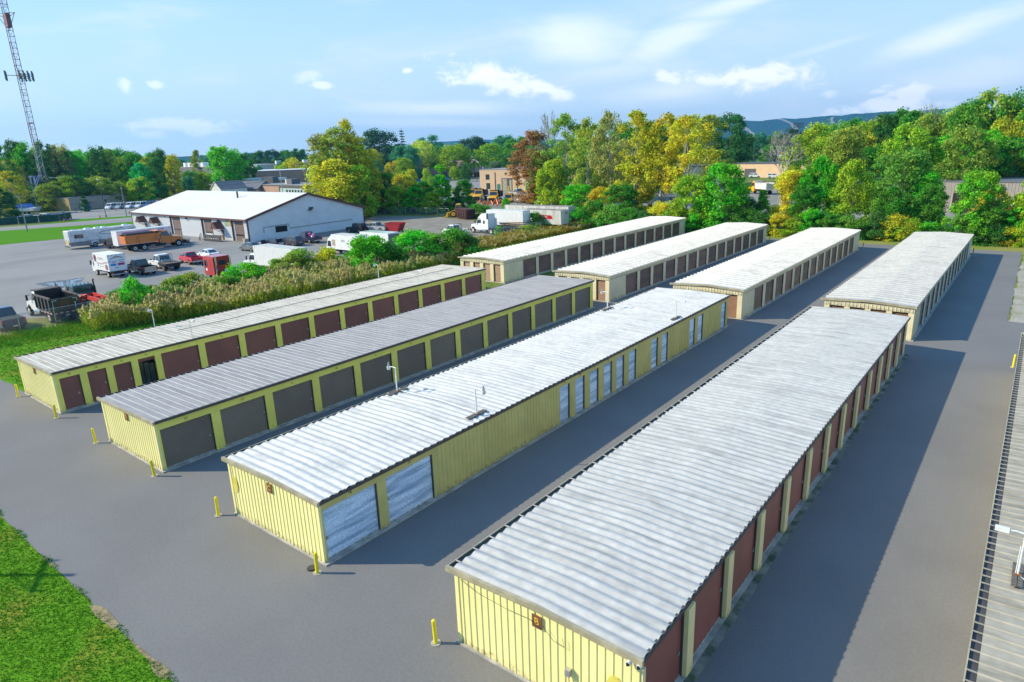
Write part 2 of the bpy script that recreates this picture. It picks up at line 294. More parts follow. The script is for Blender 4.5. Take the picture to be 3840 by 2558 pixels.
D_MAROON = pm('maroon_door', (.25, .095, .070), .45, var=.08, scale=.6, orand=.18, grime=.3, world=True)
D_BROWN = pm('dark_taupe_door', (.21, .165, .12), .5, var=.06, scale=.6, orand=.18, grime=.3, world=True)
D_RED = pm('brick_red_door', (.235, .07, .064), .5, var=.1, scale=.5, orand=.18, grime=.3, world=True)
D_FBR = pm('chocolate_door', (.21, .12, .085), .5, var=.2, scale=.4, stretch=(1, 1, 3), orand=.18, grime=.3, world=True)
D_FEND = pm('sunlit_brown_door', (.24, .12, .07), .5, var=.08, orand=.18, grime=.3, world=True)
D_BLUE = pm('weathered_blue_white_door', (.60, .72, .85), .5, var=.2, scale=1.3, stretch=(.2, .2, 2.6), col2=(.24, .35, .50), thr=(.38, .66), bscale=9, world=True)
def roofmat(name, a, b, **k): return pm(name, a, .6, metal=.0, var=.08, scale=1.6, stretch=(.22, 1.5, 1), col2=b, spec=.3, bscale=3, sp2=.10, orand=.05, world=True, **k)
R_E = roofmat('roof_weathered_white', (.47, .44, .39), (.33, .30, .25), thr=(.42, .7))
R_D = roofmat('roof_lavender_grey', (.31, .30, .305), (.25, .24, .245), thr=(.42, .66))
R_C = roofmat('roof_bright_zinc', (.56, .55, .53), (.40, .40, .39), thr=(.45, .75))
R_B = roofmat('roof_zinc', (.46, .455, .44), (.33, .33, .32), thr=(.42, .72))
R_F = roofmat('roof_white', (.56, .54, .51), (.36, .35, .33), thr=(.5, .8))
R_F4 = roofmat('roof_white_grey', (.46, .455, .44), (.33, .33, .32), thr=(.45, .75))
R_A = roofmat('roof_beige', (.35, .32, .26), (.24, .215, .165), thr=(.42, .7))
R_SHOP = pm('membrane_white', (.64, .63, .61), .5, var=.03, scale=.2)
PITCH = .455
def roof_panel_mesh(w, kind, rise, mono, m, nseg=1, PITCH=PITCH, rh=.034):
    """one roof sheet, PITCH wide along y, spanning x from 0 to w: 'rib' = flat pan and a standing rib, 'wave' = soft corrugation"""
    mb = MB(); xs = [w*i/12 for i in range(13)]
    def zz(x): return (mono*x/w) + rise*(1-abs(x/w-.5)*2)
    if kind == 'rib':
        e = rh*1.1; P = [(0, 0), (PITCH-.04-e, 0), (PITCH-.03-e*.5, rh), (PITCH-.03, rh), (PITCH, 0)]
        X = [0, w*.5, w]
        vs = [(x, y, zz(x)+h) for x in X for y, h in P]; n = len(P)
        mb.add(vs, [(i*n+j, (i+1)*n+j, (i+1)*n+j+1, i*n+j+1) for i in range(len(X)-1) for j in range(n-1)])
    else:
        rnd = random.Random(nseg); K = 8; am = [.034*(.8+.4*rnd.random()) for _ in xs]
        vs = [(x, PITCH*j/K, zz(x)+am[i]*(1-math.cos(2*PI*j/K))) for i, x in enumerate(xs) for j in range(K+1)]; n = K+1
        mb.add(vs, [(i*n+j, (i+1)*n+j, (i+1)*n+j+1, i*n+j+1) for i in range(len(xs)-1) for j in range(K)])
    me = mb.mesh('roof_panel', m)
    if kind == 'wave': me.shade_smooth()
    return me
_dm = {}
def door_mesh(w, h, m):
    k = (round(w, 2), round(h, 2), m.name)
    if k not in _dm:
        mb = MB(); n = int(h/.085)
        for i in range(n):   # corrugated curtain facing +X
            z0 = h*i/n; z1 = h*(i+1)/n; zm = z0+(z1-z0)*.62
            mb.add([(0, 0, z0), (0, w, z0), (.022, w, zm-.012), (.022, 0, zm-.012)], [(0, 1, 2, 3)])
            mb.add([(.022, 0, zm-.012), (.022, w, zm-.012), (0, w, z1), (0, 0, z1)], [(0, 1, 2, 3)])
        _dm[k] = mb.mesh('roller_door', m)
    return _dm[k]
LATCH = MB().box(0, .03, 0, .10, 0, .07).box(.03, .05, .02, .06, .0, .16).mesh('latch', M_STEEL)
_bb = {}
def panel_mesh(w, h, m, ribs=3, dep=.028):
    """ribbed wall sheet in the x-z plane facing -Y, w wide"""
    mb = MB(); P = [(0, 0)]
    for r in range(ribs):
        c = w*(r+.5)/ribs; P += [(c-.045, 0), (c-.025, -dep), (c+.025, -dep), (c+.045, 0)]
    P.append((w, 0)); n = len(P)
    mb.add([(x, y, z) for z in (0, h) for x, y in P], [(j, j+1, n+j+1, n+j) for j in range(n-1)])
    return mb.mesh('wall_panel', m)
def storage(name, label, x0, x1, y0, y1, doors, wall, endm, dm, roofm, kind, letter=None, rise=.1, mono=0, H=3.0, zd=2.48, proj=0., trim=M_TRIM, rake=M_TAN, pan_obj=True, enddoors=False, rolled=None, numbers=True, ribhead=False, walls=(), dmuted=None):
    w = x1-x0; L = y1-y0
    t = thing(name, label, 'storage building', (x0, y0, 0))
    bxx('slab', M_CONC if not ribhead else M_CONC, t, -.06, w+(.10 if letter == 'B' else .2), -.10, L+.08, -.05, .07)
    if letter == 'B': bxx('sill', M_MOSSY, t, w+.101, w+.38, .2, L-.1, -.05, .045)
    # walls: back (left) wall, far end wall
    bxx('back_wall', wall, t, 0, .08, .10, L-.08, .07, H-.12)
    bxx('far_wall', endm, t, .08, w-.02, L-.08, L, .07, H-.08)
    # near end wall
    if not enddoors:
        np_ = int(round((w-.3)/.9)); pw = (w-.3)/np_; pme = panel_mesh(pw, H-.22, endm)
        for i in range(np_): O('wall_panel', pme, t, (.15+i*pw, 0, .07))
        bxx('corner_trim', endm, t, -.01, .15, -.035, .10, .07, H-.15); bxx('corner_trim', endm, t, w-.15, w+.020, -.035, .10, .072, H-.14)
        bxx('wall_backing', endm, t, .15, w-.15, .02, .08, .07, H-.12)
    else:
        # header of short ribs above four roller doors
        hm = panel_mesh(w, .46, endm, int(w/.30), .03); O('header_panel', hm, t, (0, -.01, H-.56))
        bxx('header_backing', endm, t, .02, w-.02, .01, .3, H-.56, H-.12)
        dw = 1.22; gap = (w-4*dw)/5; xx = 0
        for i in range(5):
            bxx('pier', endm, t, max(xx, .0), xx+gap, -.005, .3, .07, H-.56)
            if i < 4:
                o = O('roller_door', door_mesh(dw, H-.75, D_FEND), t, (xx+gap, .16, .09), rz=-PI/2)
                o.location = (xx+gap, .16, .09); O('latch', LATCH, o, (.01, dw*.15, .95))
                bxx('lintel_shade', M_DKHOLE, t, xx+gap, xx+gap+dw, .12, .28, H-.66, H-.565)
            xx += gap+dw
    # right side: doors, piers, header
    bxx('header', wall if not ribhead else endm, t, w-.10, w, .0 if not enddoors else .0, L, zd, H-.12)
    if ribhead:
        hp = panel_mesh(L, H-.14-zd, endm, int(L/.32), .03); o = O('header_panel', hp, t, (w+.004, 0, zd+.005), rz=PI/2)
    ys = 0.0; dl = sorted(doors)
    for i, (a, b, kd, num) in enumerate(dl):
        a -= y0; b -= y0
        if a-ys > 1.2:
            # a run of ribbed wall between two doors
            c0, c1 = ys+.22, a-.22
            if ys > 0 or not enddoors: bxx('pier', wall, t, w-.10, w+.012, ys, c0, .07, zd)
            else: c0 = ys+.02
            bxx('pier', wall, t, w-.10, w+.012, c1, a, .07, zd)
            n = max(1, int(round((c1-c0)/.9))); pw = (c1-c0)/n; pme = panel_mesh(pw, zd+(.35 if letter == 'C' else 0)-.07, wall if not enddoors else endm, 3, .03)
            for j in range(n): O('wall_panel', pme, t, (w+.016, c0+j*pw, .07), rz=PI/2)
            bxx('wall_backing', wall if not enddoors else endm, t, w-.09, w-.01, c0, c1, .07, zd)
        elif a-ys > .02:
            bxx('pier', wall, t, w-.14, w+.012+proj, ys, a, .05, zd+.0)
        hd = zd if kd != 's' else zd-.0
        if kd == 'o':
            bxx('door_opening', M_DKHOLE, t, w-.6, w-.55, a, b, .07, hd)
            for q in range(3): bxx('stored_panel', pm('teal_glass_panel', (.03, .06, .065), .25, var=.3), t, w-.40+.05*q, w-.36+.05*q, a+.1+q*(b-a)*.3, a+.05+(q+1)*(b-a)*.31, .07, 2.1-.1*q)
            o = O('roller_door', door_mesh(b-a, .30, dm), t, (w-.16, a, hd-.30))
        else:
            m_ = D_BLUE if kd in ('s', 'b') else dm
            o = O('roller_door', door_mesh(b-a, hd-.10, m_), t, (w-.12, a, .10))
            ly = b-a-.22 if (i*7) % 3 else b-a-.3
            if letter == 'C': ly = .08
            O('latch', LATCH, o, (.02, ly, .95+.25*((i*5) % 2)))
            k = ('bar', round(b-a, 2))
            if k not in _bb: _bb[k] = MB().box(-.01, .04, 0, b-a, -.03, .03).mesh('bottom_bar', pm('door_bottom_bar', (.50, .50, .46), .6, var=.3, scale=4))
            O('bottom_bar', _bb[k], o, (0, 0, 0))
            bxx('door_guide', trim, t, w-.098, w-.04, b-.05, b, .07, hd)
        if numbers and num: text(str(num), .20, M_BLKTX, t, (w+.006, (a+b)/2, zd+.20), (PI/2, 0, PI/2), 'unit_number')
        ys = b
    if L-ys > .02:
        bxx('pier', wall if not enddoors else endm, t, w-.10, w+.012, ys, L-.03, .05, zd)
    # roof of sheets
    PT = .91 if ribhead else PITCH; n = int(L/PT); over = .10; ww = w+.16; zr = H+.0
    if pan_obj:
        mes = [roof_panel_mesh(ww, kind, rise, mono, roofm, q) for q in range(4 if kind == 'wave' else 1)]
        rn = random.Random(len(name)+int(x0)); st = (L+.08)/n
        for i in range(n):
            o = O('roof_panel', rn.choice(mes), t, (-.06, -.04+i*st, zr-mono*.5)); o.scale = (1, st/PITCH, 1)
    else:
        me = roof_panel_mesh(ww, kind, rise, mono, roofm, 3, PT, .11); st = (L+.08)/n; mb = MB()
        V = [v.co.copy() for v in me.vertices]; Fp = [tuple(p.vertices) for p in me.polygons]
        for i in range(n): mb.add([(v.x, v.y*st/PT+i*st, v.z) for v in V], Fp)
        o = mb.build('roof_sheeting', roofm, t, (-.06, -.04, zr-mono*.5))
        if kind == 'wave': o.data.shade_smooth()
    rz_ = zr+mono*.5; lz = zr-mono*.5
    bxx('soffit', trim, t, .0, w, .0, L, H-.13, H-.05-abs(mono)*.5)
    if not ribhead:
        bxx('eave_trim', trim, t, w+.03, w+.13, -.06, L+.03, rz_-.15, rz_+.015)
        # left gutter with straps across it
        bxx('gutter', trim, t, -.30, -.055, -.02, L+.02, lz-.12, lz-.07); bxx('gutter_lip', M_TAN if letter in 'BCA' else trim, t, -.335, -.30, -.02, L+.02, lz-.12, lz+.01)
        mb = MB()
        for i in range(0, n, 1 if kind == 'rib' else 2): mb.box(-.30, -.056, i*st+PITCH-.09, i*st+PITCH-.05, lz-.012, lz+.018)
        mb.build('gutter_strap', roofm, t)
    else: bxx('eave_trim', endm, t, w+.03, w+.09, -.02, L+.02, rz_-.12, rz_-.012)
    # rake trim on the near and the far end, following the ridge
    for yy, nm in ((-.13, 'rake_trim'), (L-.0, 'rake_trim')):
        mb = MB(); X = [-.34, w*.5, w+.14]
        for k in range(2):
            a_, b_ = X[k], X[k+1]; f = lambda x: zr-mono*.5+mono*max(0, min(1, x/w))+rise*(1-abs(max(0, min(1, x/w))-.5)*2)
            za, zb = f(a_), f(b_)
            mb.add([(a_, yy, za-.16), (b_, yy, zb-.16), (b_, yy, zb+.03), (a_, yy, za+.03), (a_, yy+.12, za-.16), (b_, yy+.12, zb-.16), (b_, yy+.12, zb+.03), (a_, yy+.12, za+.03)],
                   [(0, 1, 2, 3), (7, 6, 5, 4), (3, 2, 6, 7), (0, 4, 5, 1), (0, 3, 7, 4), (1, 5, 6, 2)])
        mb.build(nm, rake, t)
    if letter:
        bxx('letter_plate', M_PLATE, t, w*.5-.19, w*.5+.19, -.075, -.04, H-.68, H-.22)
        text(letter, .36, M_YEL, t, (w*.5, -.082, H-.44), (PI/2, 0, 0), 'plate_letter')
    return t
def rng(start, n, pitch, w, kd='d', first=None):
    return [(start+i*pitch, start+i*pitch+w, kd, (first-i) if first else None) for i in range(n)]
dE = [(14.35, 15.65, 'd', 15), (16.13, 17.40, 'd', 14), (17.88, 19.16, 'd', 13), (19.65, 20.92, 'o', 12)]+rng(21.39, 11, 3.55, 3.0, 'd', 11)
storage('storage_building', 'leftmost near storage row with maroon doors and weathered white ribbed roof, beside the reeds', -59.85, -52.55, 14.0, 60.6, dE, M_SHADED_LIME, M_SUNLIT_YELLOW, D_MAROON, R_E, 'rib', 'E', rise=0, mono=.12)
storage('storage_building', 'near storage row with dark taupe doors and lavender grey ribbed roof, second from the left', -44.2, -36.98, 14.0, 60.4, rng(14.22, 13, 3.55, 3.0, 'd', 13), M_SHADED_LIME, M_SUNLIT_YELLOW, D_BROWN, R_D, 'rib', 'D', rise=0, mono=.12)
dC = [(14.17, 17.14, 'b', 16), (17.68, 20.72, 'b', 15)]+[(a, a+1.15, 's', n_) for a, n_ in zip((31.98, 33.77, 35.54, 37.36, 39.1, 40.93, 44.5, 46.28, 51.6, 53.34, 58.7), range(11, 0, -1))]
storage('storage_building', 'storage row with blue and white streaked doors and bright zinc roof, letter C', -29.2, -22.0, 14.0, 60.3, dC, M_SHADED_OLIVE, M_SUNLIT_YELLOW, D_BLUE, R_C, 'wave', 'C', rise=.10, zd=2.50)
storage('storage_building', 'nearest storage row with brick red doors and zinc roof, letter B on its end wall', -14.1, -7.0, 13.95, 59.2, rng(14.12, 13, 3.45, 2.95, 'd', None), M_SHADED_BUFF, M_SUNLIT_YELLOW, D_RED, R_B, 'wave', 'B', rise=.14, proj=.10, H=3.05, zd=2.68, numbers=False)
storage('storage_building', 'storage row with beige ribbed roof running along the right edge of the frame', .55, 7.8, 12.0, 58.2, rng(14.1, 12, 3.55, 2.95), M_SHADED_BUFF, M_SUNLIT_YELLOW, D_MAROON, R_A, 'rib', 'A', rise=.12, numbers=False, rake=M_CREAM)
storage('storage_building', 'leftmost far storage row with white ribbed roof and brown doors, next to the weedy bank', -62.0, -54.3, 66.4, 123.0, rng(70.6, 14, 3.6, 3.0), M_CREAM, M_CREAM, D_FBR, R_F, 'rib', None, rise=.18, pan_obj=False, enddoors=True, numbers=False, ribhead=True)
storage('storage_building', 'second far storage row from the left with white ribbed roof and brown doors', -44.2, -36.8, 63.6, 117.4, rng(67.4, 14, 3.5, 2.85), M_CREAM, M_CREAM, D_FBR, R_F, 'rib', None, rise=.18, pan_obj=False, enddoors=True, numbers=False, ribhead=True)
storage('storage_building', 'third far storage row from the left with white ribbed roof, behind the blue door row', -29.0, -21.7, 63.3, 114.9, rng(66.8, 13, 3.46, 2.75), M_CREAM, M_CREAM, D_FBR, R_F, 'rib', None, rise=.18, pan_obj=False, enddoors=True, numbers=False, ribhead=True)
storage('storage_building', 'rightmost far storage row with white grey ribbed roof and a long shaded side', -14.25, -7.1, 63.4, 115.1, rng(66.8, 13, 3.46, 2.75), M_CREAM, M_CREAM, D_FBR, R_F4, 'rib', None, rise=.18, pan_obj=False, enddoors=True, numbers=False, ribhead=True)
# ------------------------------------------------------------ bollards, roof lamps and small fittings
M_BOL = pm('bollard_yellow', (.88, .72, .02), .45, var=.1, scale=3); M_BOLD = pm('bollard_ochre', (.45, .36, .05), .6)
BOL = [(-59.45, 13.35, 'left front corner of the leftmost maroon door row'), (-51.8, 13.45, 'right front corner of the leftmost maroon door row'), (-44.7, 13.35, 'left front corner of the lavender grey roofed row'),
       (-36.85, 13.45, 'right front corner of the lavender grey roofed row'), (-29.75, 13.35, 'left front corner of row C'), (-21.75, 13.4, 'right front corner of row C'), (-14.75, 13.4, 'left front corner of row B'), (-6.6, 13.2, 'right front corner of row B'),
       (.10, 59.6, 'far end of the beige roofed row at the right edge'), (-36.3, 117.8, 'far end of the second far row'), (-21.3, 116.2, 'far end of the third far row'), (-6.8, 116.3, 'far end of the rightmost far row')]
for i, (x, y, l) in enumerate(BOL):
    t = thing('bollard', 'yellow steel bollard at the '+l, 'bollard', (x, y, 0), 0, 'yellow bollards at the row corners')
    t.rotation_euler = (R(((i*37) % 7)-3), R(((i*53) % 7)-3), 0)
    m_ = M_BOL if i < 9 else M_BOLD
    MB().cyl(0, 0, -.05, .98, .075, 12).cyl(0, 0, .98, 1.02, .075, 12, .045).build('post', m_, t)
    MB().cyl(0, 0, -.04, .025, .19, 10).build('footing', M_CONC, t)
M_WHT = pm('white_enamel', (.72, .73, .72), .4, var=.08, scale=4); M_WOOD = pm('weathered_board', (.16, .145, .125), .9, var=.25, scale=5, stretch=(1, 6, 1)); M_RUST = pm('rust', (.35, .14, .05), .9, var=.3, scale=6)
M_GLOBE = pm('frosted_lens', (.62, .64, .62), .25, var=.05)
def roof_lamp(x, y, dx, label, boards=True, z=3.05, h=1.55, style=0):
    t = thing('roof_lamp', label, 'lamp', (x, y, z), 0 if dx > 0 else PI, 'security lamps on the storage roofs')
    if boards: MB().box(-.14, -.01, -.75, .72, .03, .07).box(.01, .15, -.72, .75, .03, .07).build('board', M_WOOD, t); bxx('base_plate', M_RUST, t, -.1, .1, -.1, .1, .071, .09)
    MB().tube([(0, 0, .07), (0, 0, h)], .032, 8).tube([(.06, .0, .1), (.06, .0, h*.7)], .018, 6).build('pole', M_WHT, t)
    MB().tube([(-.03, 0, h-.02), (.25, 0, h+.01), (.52, 0, h-.04)], .026, 6).build('arm', M_WHT, t)
    if style == 0:
        MB().cyl(.60, 0, h-.04, h+.16, .085, 10, .05).cyl(.60, 0, h+.16, h+.24, .045, 8).build('lamp_head', M_STEEL, t)
        MB().cyl(.60, 0, h-.22, h-.04, .10, 12, .125).build('lens', M_GLOBE, t)
    else: bxx('lamp_head', M_WHT, t, .42, .80, -.09, .09, h-.10, h+.03)
    return t
LAMPS = [(-59.6, 24.2, -1, 'white roof lamp on the reed side eave of the leftmost maroon door row, nearer one', 0), (-53.15, 24.3, 1, 'roof lamp above the maroon door eave, nearer one', 1),
         (-59.75, 49.9, -1, 'white roof lamp on the reed side eave of the leftmost row, farther one', 0), (-52.95, 49.7, 1, 'roof lamp above the maroon door eave, farther one', 1),
         (-28.95, 24.8, -1, 'roof lamp on the left eave of row C, nearer one, leaning over the dark gap', 0), (-22.55, 24.75, 1, 'roof lamp on the right eave of row C, nearer one', 0),
         (-28.85, 49.6, -1, 'roof lamp on the left eave of row C, farther one', 0), (-22.4, 49.6, 1, 'roof lamp on the right eave of row C, farther one', 1),
         (1.15, 24.3, -1, 'white roof lamp on the beige roof at the right edge', 1)]
for x, y, dx, l, st in LAMPS: roof_lamp(x, y, dx, l, not (x < -50), z=3.0 if x < -50 else 3.07, style=st)
def conduit(label, pts, m=M_WHT, r=.022):
    o = MB().tube(pts, r, 6).build('conduit', m); tag(o, label, 'pipe'); return o
conduit('pale conduit crossing the roof of row C between its two near lamps', [(-28.8, 24.95, 3.15), (-25.6, 24.9, 3.27), (-22.7, 24.85, 3.15)])
conduit('white conduit crossing the roof of the leftmost row between its near lamps', [(-59.5, 24.35, 3.06), (-53.2, 24.4, 3.13)])
conduit('long dark cable along the middle of the roof of the leftmost row', [(-56.2+.12*math.sin(i*.9), 24.6+i*1.8, 3.12+.02*math.sin(i*2)) for i in range(20)], M_TRIM, .025)
conduit('white conduit leading off the beige roof lamp base', [(1.2, 24.2, 3.12), (1.4, 24.05, 3.13), (3.2, 24.0, 3.22)])
tag(MB().tube([(-13.8, 13.89, 2.78), (-13.0, 13.84, 2.62), (-11.8, 13.84, 2.56), (-10.8, 13.84, 2.62), (-10.4, 13.84, 2.45)], .010, 4).tube([(-10.3, 13.84, 2.6), (-9.9, 13.84, 2.25), (-9.5, 13.84, 2.2), (-9.55, 13.84, 2.5)], .010, 4).build('cable', M_BLKTX), 'thin black cable sagging under the eave of the end wall of row B', 'cable')
t = thing('electrical_box', 'small grey electrical box with wires on the end wall of row B', 'electrical box', (-9.35, 13.9, 1.25))
bxx('case', M_STEEL, t, -.09, .09, -.14, 0, 0, .24); MB().tube([(0, -.06, 0), (.05, -.07, -.4), (.02, -.06, -1.1)], .012, 5).build('wire', pm('red_wire', (.3, .03, .02), .6), t)
t = thing('security_camera', 'pair of white dome cameras on the near right corner of row B', 'camera', (-7.1, 13.85, 2.86))
for dx, dy in ((-.16, -.12), (.14, -.06)):
    MB().tube([(dx, dy+.12, .0), (dx, dy, .0)], .075, 10).build('housing', M_WHT, t); MB().tube([(dx, dy, 0), (dx, dy-.06, -.01)], .062, 10, .02).build('dome', pm('smoked_dome', (.03, .02, .02), .1), t)
M_PATCH = pm('touch_up_paint', (.72, .62, .12), .5)
def patch(x, y, z, rx, rz, lab):
    n = 14; o = MB().add([(x+rx*math.cos(2*PI*i/n), y, z+rz*math.sin(2*PI*i/n)) for i in range(n)]+[(x+rx*math.cos(2*PI*i/n), y+.004, z+rz*math.sin(2*PI*i/n)) for i in range(n)], [tuple(range(n-1, -1, -1))]+[(i, (i+1) % n, n+(i+1) % n, n+i) for i in range(n)]).build('paint_patch', M_PATCH); tag(o, lab, 'paint patch')
patch(-28.75, 13.955, 1.75, .22, .45, 'darker yellow paint patch near the left edge of the end wall of row C'); patch(-7.75, 13.90, 1.55, .3, .5, 'darker yellow paint patch near the right edge of the end wall of row B')
t = thing('kerb_stub', 'dark round drain cap lying at the front right corner of row C', 'drain cap', (-22.2, 13.45, 0)); MB().cyl(0, 0, -.01, .07, .2, 12).build('cap', pm('cast_iron', (.05, .05, .05), .7), t)

# ------------------------------------------------------------ white workshop
M_WSHOP = pm('ribbed_white_wall', (.70, .71, .72), .5, var=.04, scale=.5); M_BRTRIM = pm('brown_trim', (.13, .055, .045), .6, var=.1); M_BRDOOR = pm('brown_overhead_door', (.20, .135, .12), .5, var=.08, scale=1)
M_GLASS = pm('dark_glass', (.03, .04, .05), .08, var=.1, spec=.8); M_SHING = pm('brown_shingle', (.15, .07, .055), .85, var=.25, scale=3, bscale=8)
ws = thing('workshop', 'large white metal workshop with a low gabled white roof and brown trim', 'workshop', (-186.5, 75.3, 0))
wL, wD, wH, wR = 55.5, 31.2, 4.75, 9.1
gaps = [(21.0, 26.0), (36.2, 40.8), (49.2, 53.9)]   # overhead door bays along the front
xx = 0
for a, b in gaps+[(wL, None)]:
    n = max(1, int(round((a-xx)/1.0))); pme = panel_mesh((a-xx)/n, wH, M_WSHOP, 3, .04)
    for i in range(n): O('wall_panel', pme, ws, (xx+i*(a-xx)/n, 0, 0))
    if b is None: break
    bxx('door_trim', M_BRTRIM, ws, a-.12, a+.10, -.07, .25, 0, wH-.1); bxx('door_trim', M_BRTRIM, ws, b-.12, b+.1, -.07, .25, 0, wH-.1)
    bxx('jamb_panel', M_WSHOP, ws, a+.1, a+.7, .25, .3, 0, wH-.1); bxx('door_header', M_BRTRIM, ws, a+.1, b-.12, .1, .30, wH-.75, wH-.1)
    d = None
    for k in range(8):
        z0 = k*.5; m_ = M_BRDOOR if not (a == gaps[1][0] and k < 2) else M_WSHOP
        if k == 2:
            p = bxx('door_panel', M_BRDOOR, ws, a+.7, b-.12, .32, .38, z0+.01, z0+.49)
            for q in range(4): bxx('pane', M_GLASS, p, a+.85+q*(b-a-1.1)/4, a+.75+(q+1)*(b-a-1.1)/4, .30, .33, z0+.08, z0+.42)
        else: bxx('door_panel', m_, ws, a+.7, b-.12, .32, .38, z0+.01, z0+.49)
    xx = b
bxx('wall_backing', M_WSHOP, ws, 0, wL-.05, .40, .5, 0, wH); 
rdg = 15.6
def gable(x, nm, m):
    MB().add([(x, 0, 0), (x, wD, 0), (x, wD, wH), (x, rdg, wR), (x, 0, wH), (x-.2, 0, 0), (x-.2, wD, 0), (x-.2, wD, wH), (x-.2, rdg, wR), (x-.2, 0, wH)], [(0, 1, 2, 3, 4), (9, 8, 7, 6, 5)]).build(nm, m, ws)
n = 30; 
for i in range(n):   # ribbed gable sheets, each its own piece
    y0_ = wD*i/n; y1_ = wD*(i+1)/n; f = lambda y: wH+(wR-wH)*(y/rdg if y < rdg else (wD-y)/(wD-rdg))-.05
    mb = MB()
    for k in range(3):
        a_ = y0_+(y1_-y0_)*k/3; b_ = y0_+(y1_-y0_)*(k+1)/3; c_ = b_-.09
        mb.add([(wL, a_, 0), (wL, c_, 0), (wL, c_, f(c_)), (wL, a_, f(a_)), (wL+.035, c_+.03, 0), (wL+.035, c_+.03, f(c_)), (wL, b_, 0), (wL, b_, f(b_))], [(0, 1, 2, 3), (1, 4, 5, 2), (4, 6, 7, 5)])
    mb.build('wall_panel', M_WSHOP, ws)
gable(.0, 'gable_wall', M_WSHOP)
bxx('back_wall', M_WSHOP, ws, 0, wL, wD-.2, wD, 0, wH)
MB().add([(-.4, -.45, wH-.02), (wL+.35, -.45, wH-.02), (wL+.35, rdg, wR+.12), (-.4, rdg, wR+.12), (-.4, wD+.4, wH-.02), (wL+.35, wD+.4, wH-.02)], [(0, 1, 2, 3), (3, 2, 5, 4)]).build('roof', R_SHOP, ws)
for i in range(1, 9):   # faint seams across the membrane
    yy = rdg*i/9; zz = wH+(wR-wH+.12)*yy/rdg; bxx('roof_seam', R_SHOP, ws, -.3, wL+.3, yy-.06, yy+.06, zz+.0, zz+.09)
for sgn, (ya, yb) in ((1, (-.5, rdg)), (-1, (wD+.45, rdg))):
    for x in (wL+.08, -.45):
        MB().add([(x, ya, wH-.42), (x, yb, wR-.3), (x, yb, wR+.16), (x, ya, wH+.04), (x+.34, ya, wH-.42), (x+.34, yb, wR-.3), (x+.34, yb, wR+.16), (x+.34, ya, wH+.04)], [(0, 1, 2, 3), (7, 6, 5, 4), (3, 2, 6, 7), (0, 4, 5, 1), (0, 3, 7, 4)]).build('rake_trim', M_BRTRIM, ws)
bxx('eave_trim', M_BRTRIM, ws, -.3, wL+.3, -.52, -.46, wH-.34, wH+.02); bxx('corner_trim', M_BRTRIM, ws, wL-.15, wL+.07, -.09, .2, 0, wH-.3); bxx('corner_trim', M_BRTRIM, ws, wL+.0, wL+.1, wD-.2, wD+.05, 0, wH-.1); bxx('corner_trim', M_BRTRIM, ws, -.1, .1, -.09, .2, 0, wH-.3)
for x0_ in (7.2, 14.6, 44.8):   # gabled door canopies with a brown door below
    for q in (-1, 1): MB().add([(x0_, -1.9, 4.0), (x0_, -.05, 4.0), (x0_+q*1.35, -.05, 2.5), (x0_+q*1.35, -1.9, 2.5), (x0_, -1.9, 3.92), (x0_, -.05, 3.92), (x0_+q*1.28, -.05, 2.5), (x0_+q*1.28, -1.9, 2.5)], [(0, 1, 2, 3), (4, 7, 6, 5), (0, 3, 7, 4)]).build('canopy_roof', M_SHING, ws)
    MB().add([(x0_, -1.85, 3.93), (x0_-1.28, -1.85, 2.51), (x0_+1.28, -1.85, 2.51)], [(0, 1, 2)]).build('canopy_front', M_SHING, ws)
    for q in (-.8, .8): MB().tube([(x0_+q, -1.35, 2.36), (x0_+q, -.05, 1.6)], .05, 5).build('brace', M_BRTRIM, ws)
    p = bxx('door', M_BRTRIM, ws, x0_-.2, x0_+.75, -.06, .0, .02, 2.1)
    bxx('notice', M_WHT, p, x0_+.0, x0_+.35, -.08, -.062, 1.05, 1.75)
bxx('notice_board', pm('green_sign', (.10, .30, .16), .5), ws, 46.6, 47.8, -.11, -.05, 3.15, 4.0); bxx('notice_board', pm('cream_sign', (.62, .50, .20), .5), ws, 47.8, 49.0, -.11, -.05, 3.15, 4.0); bxx('notice_board', pm('cream_sign', (.6, .5, .2)), ws, 46.9, 48.2, -.11, -.05, 4.1, 4.35)
for i in range(5):
    bxx('sign_line', M_WHT, ws, 46.75, 47.65, -.118, -.112, 3.25+i*.15, 3.29+i*.15); bxx('sign_line', M_BRTRIM, ws, 47.95, 48.85, -.118, -.112, 3.25+i*.15, 3.28+i*.15)
for x0_ in (29.5, 43.9): MB().box(x0_-.2, x0_+.25, -.35, -.04, 4.2, 4.45).box(x0_+.1, x0_+.5, -.5, -.1, 3.95, 4.2).build('wall_lamp', M_TRIM, ws)
bxx('vent_box', M_TAN, ws, 18.3, 18.9, -.14, -.03, 4.05, 4.7)
p = MB().tube([(33, 11.5, 7.8), (33, 11.5, 9.5)], .22, 8).build('chimney', M_TRIM, ws); MB().cyl(33, 11.5, 9.5, 9.75, .32, 8).build('cap', M_STEEL, p)
MB().box(wL+.05, wL+.35, 15.6, 16.6, 5.6, 6.0).box(wL+.3, wL+.6, 15.2, 16.1, 5.3, 5.6).build('wall_lamp', M_TRIM, ws)
p = bxx('window', M_DKHOLE, ws, wL+.0, wL+.06, 6.4, 9.4, 1.3, 2.6); bxx('frame', M_WHT, p, wL+.061, wL+.09, 6.3, 6.42, 1.25, 2.65); bxx('frame', M_WHT, p, wL+.061, wL+.09, 9.38, 9.5, 1.25, 2.65); bxx('frame', M_WHT, p, wL+.061, wL+.09, 5.7, 6.3, 1.3, 2.6)
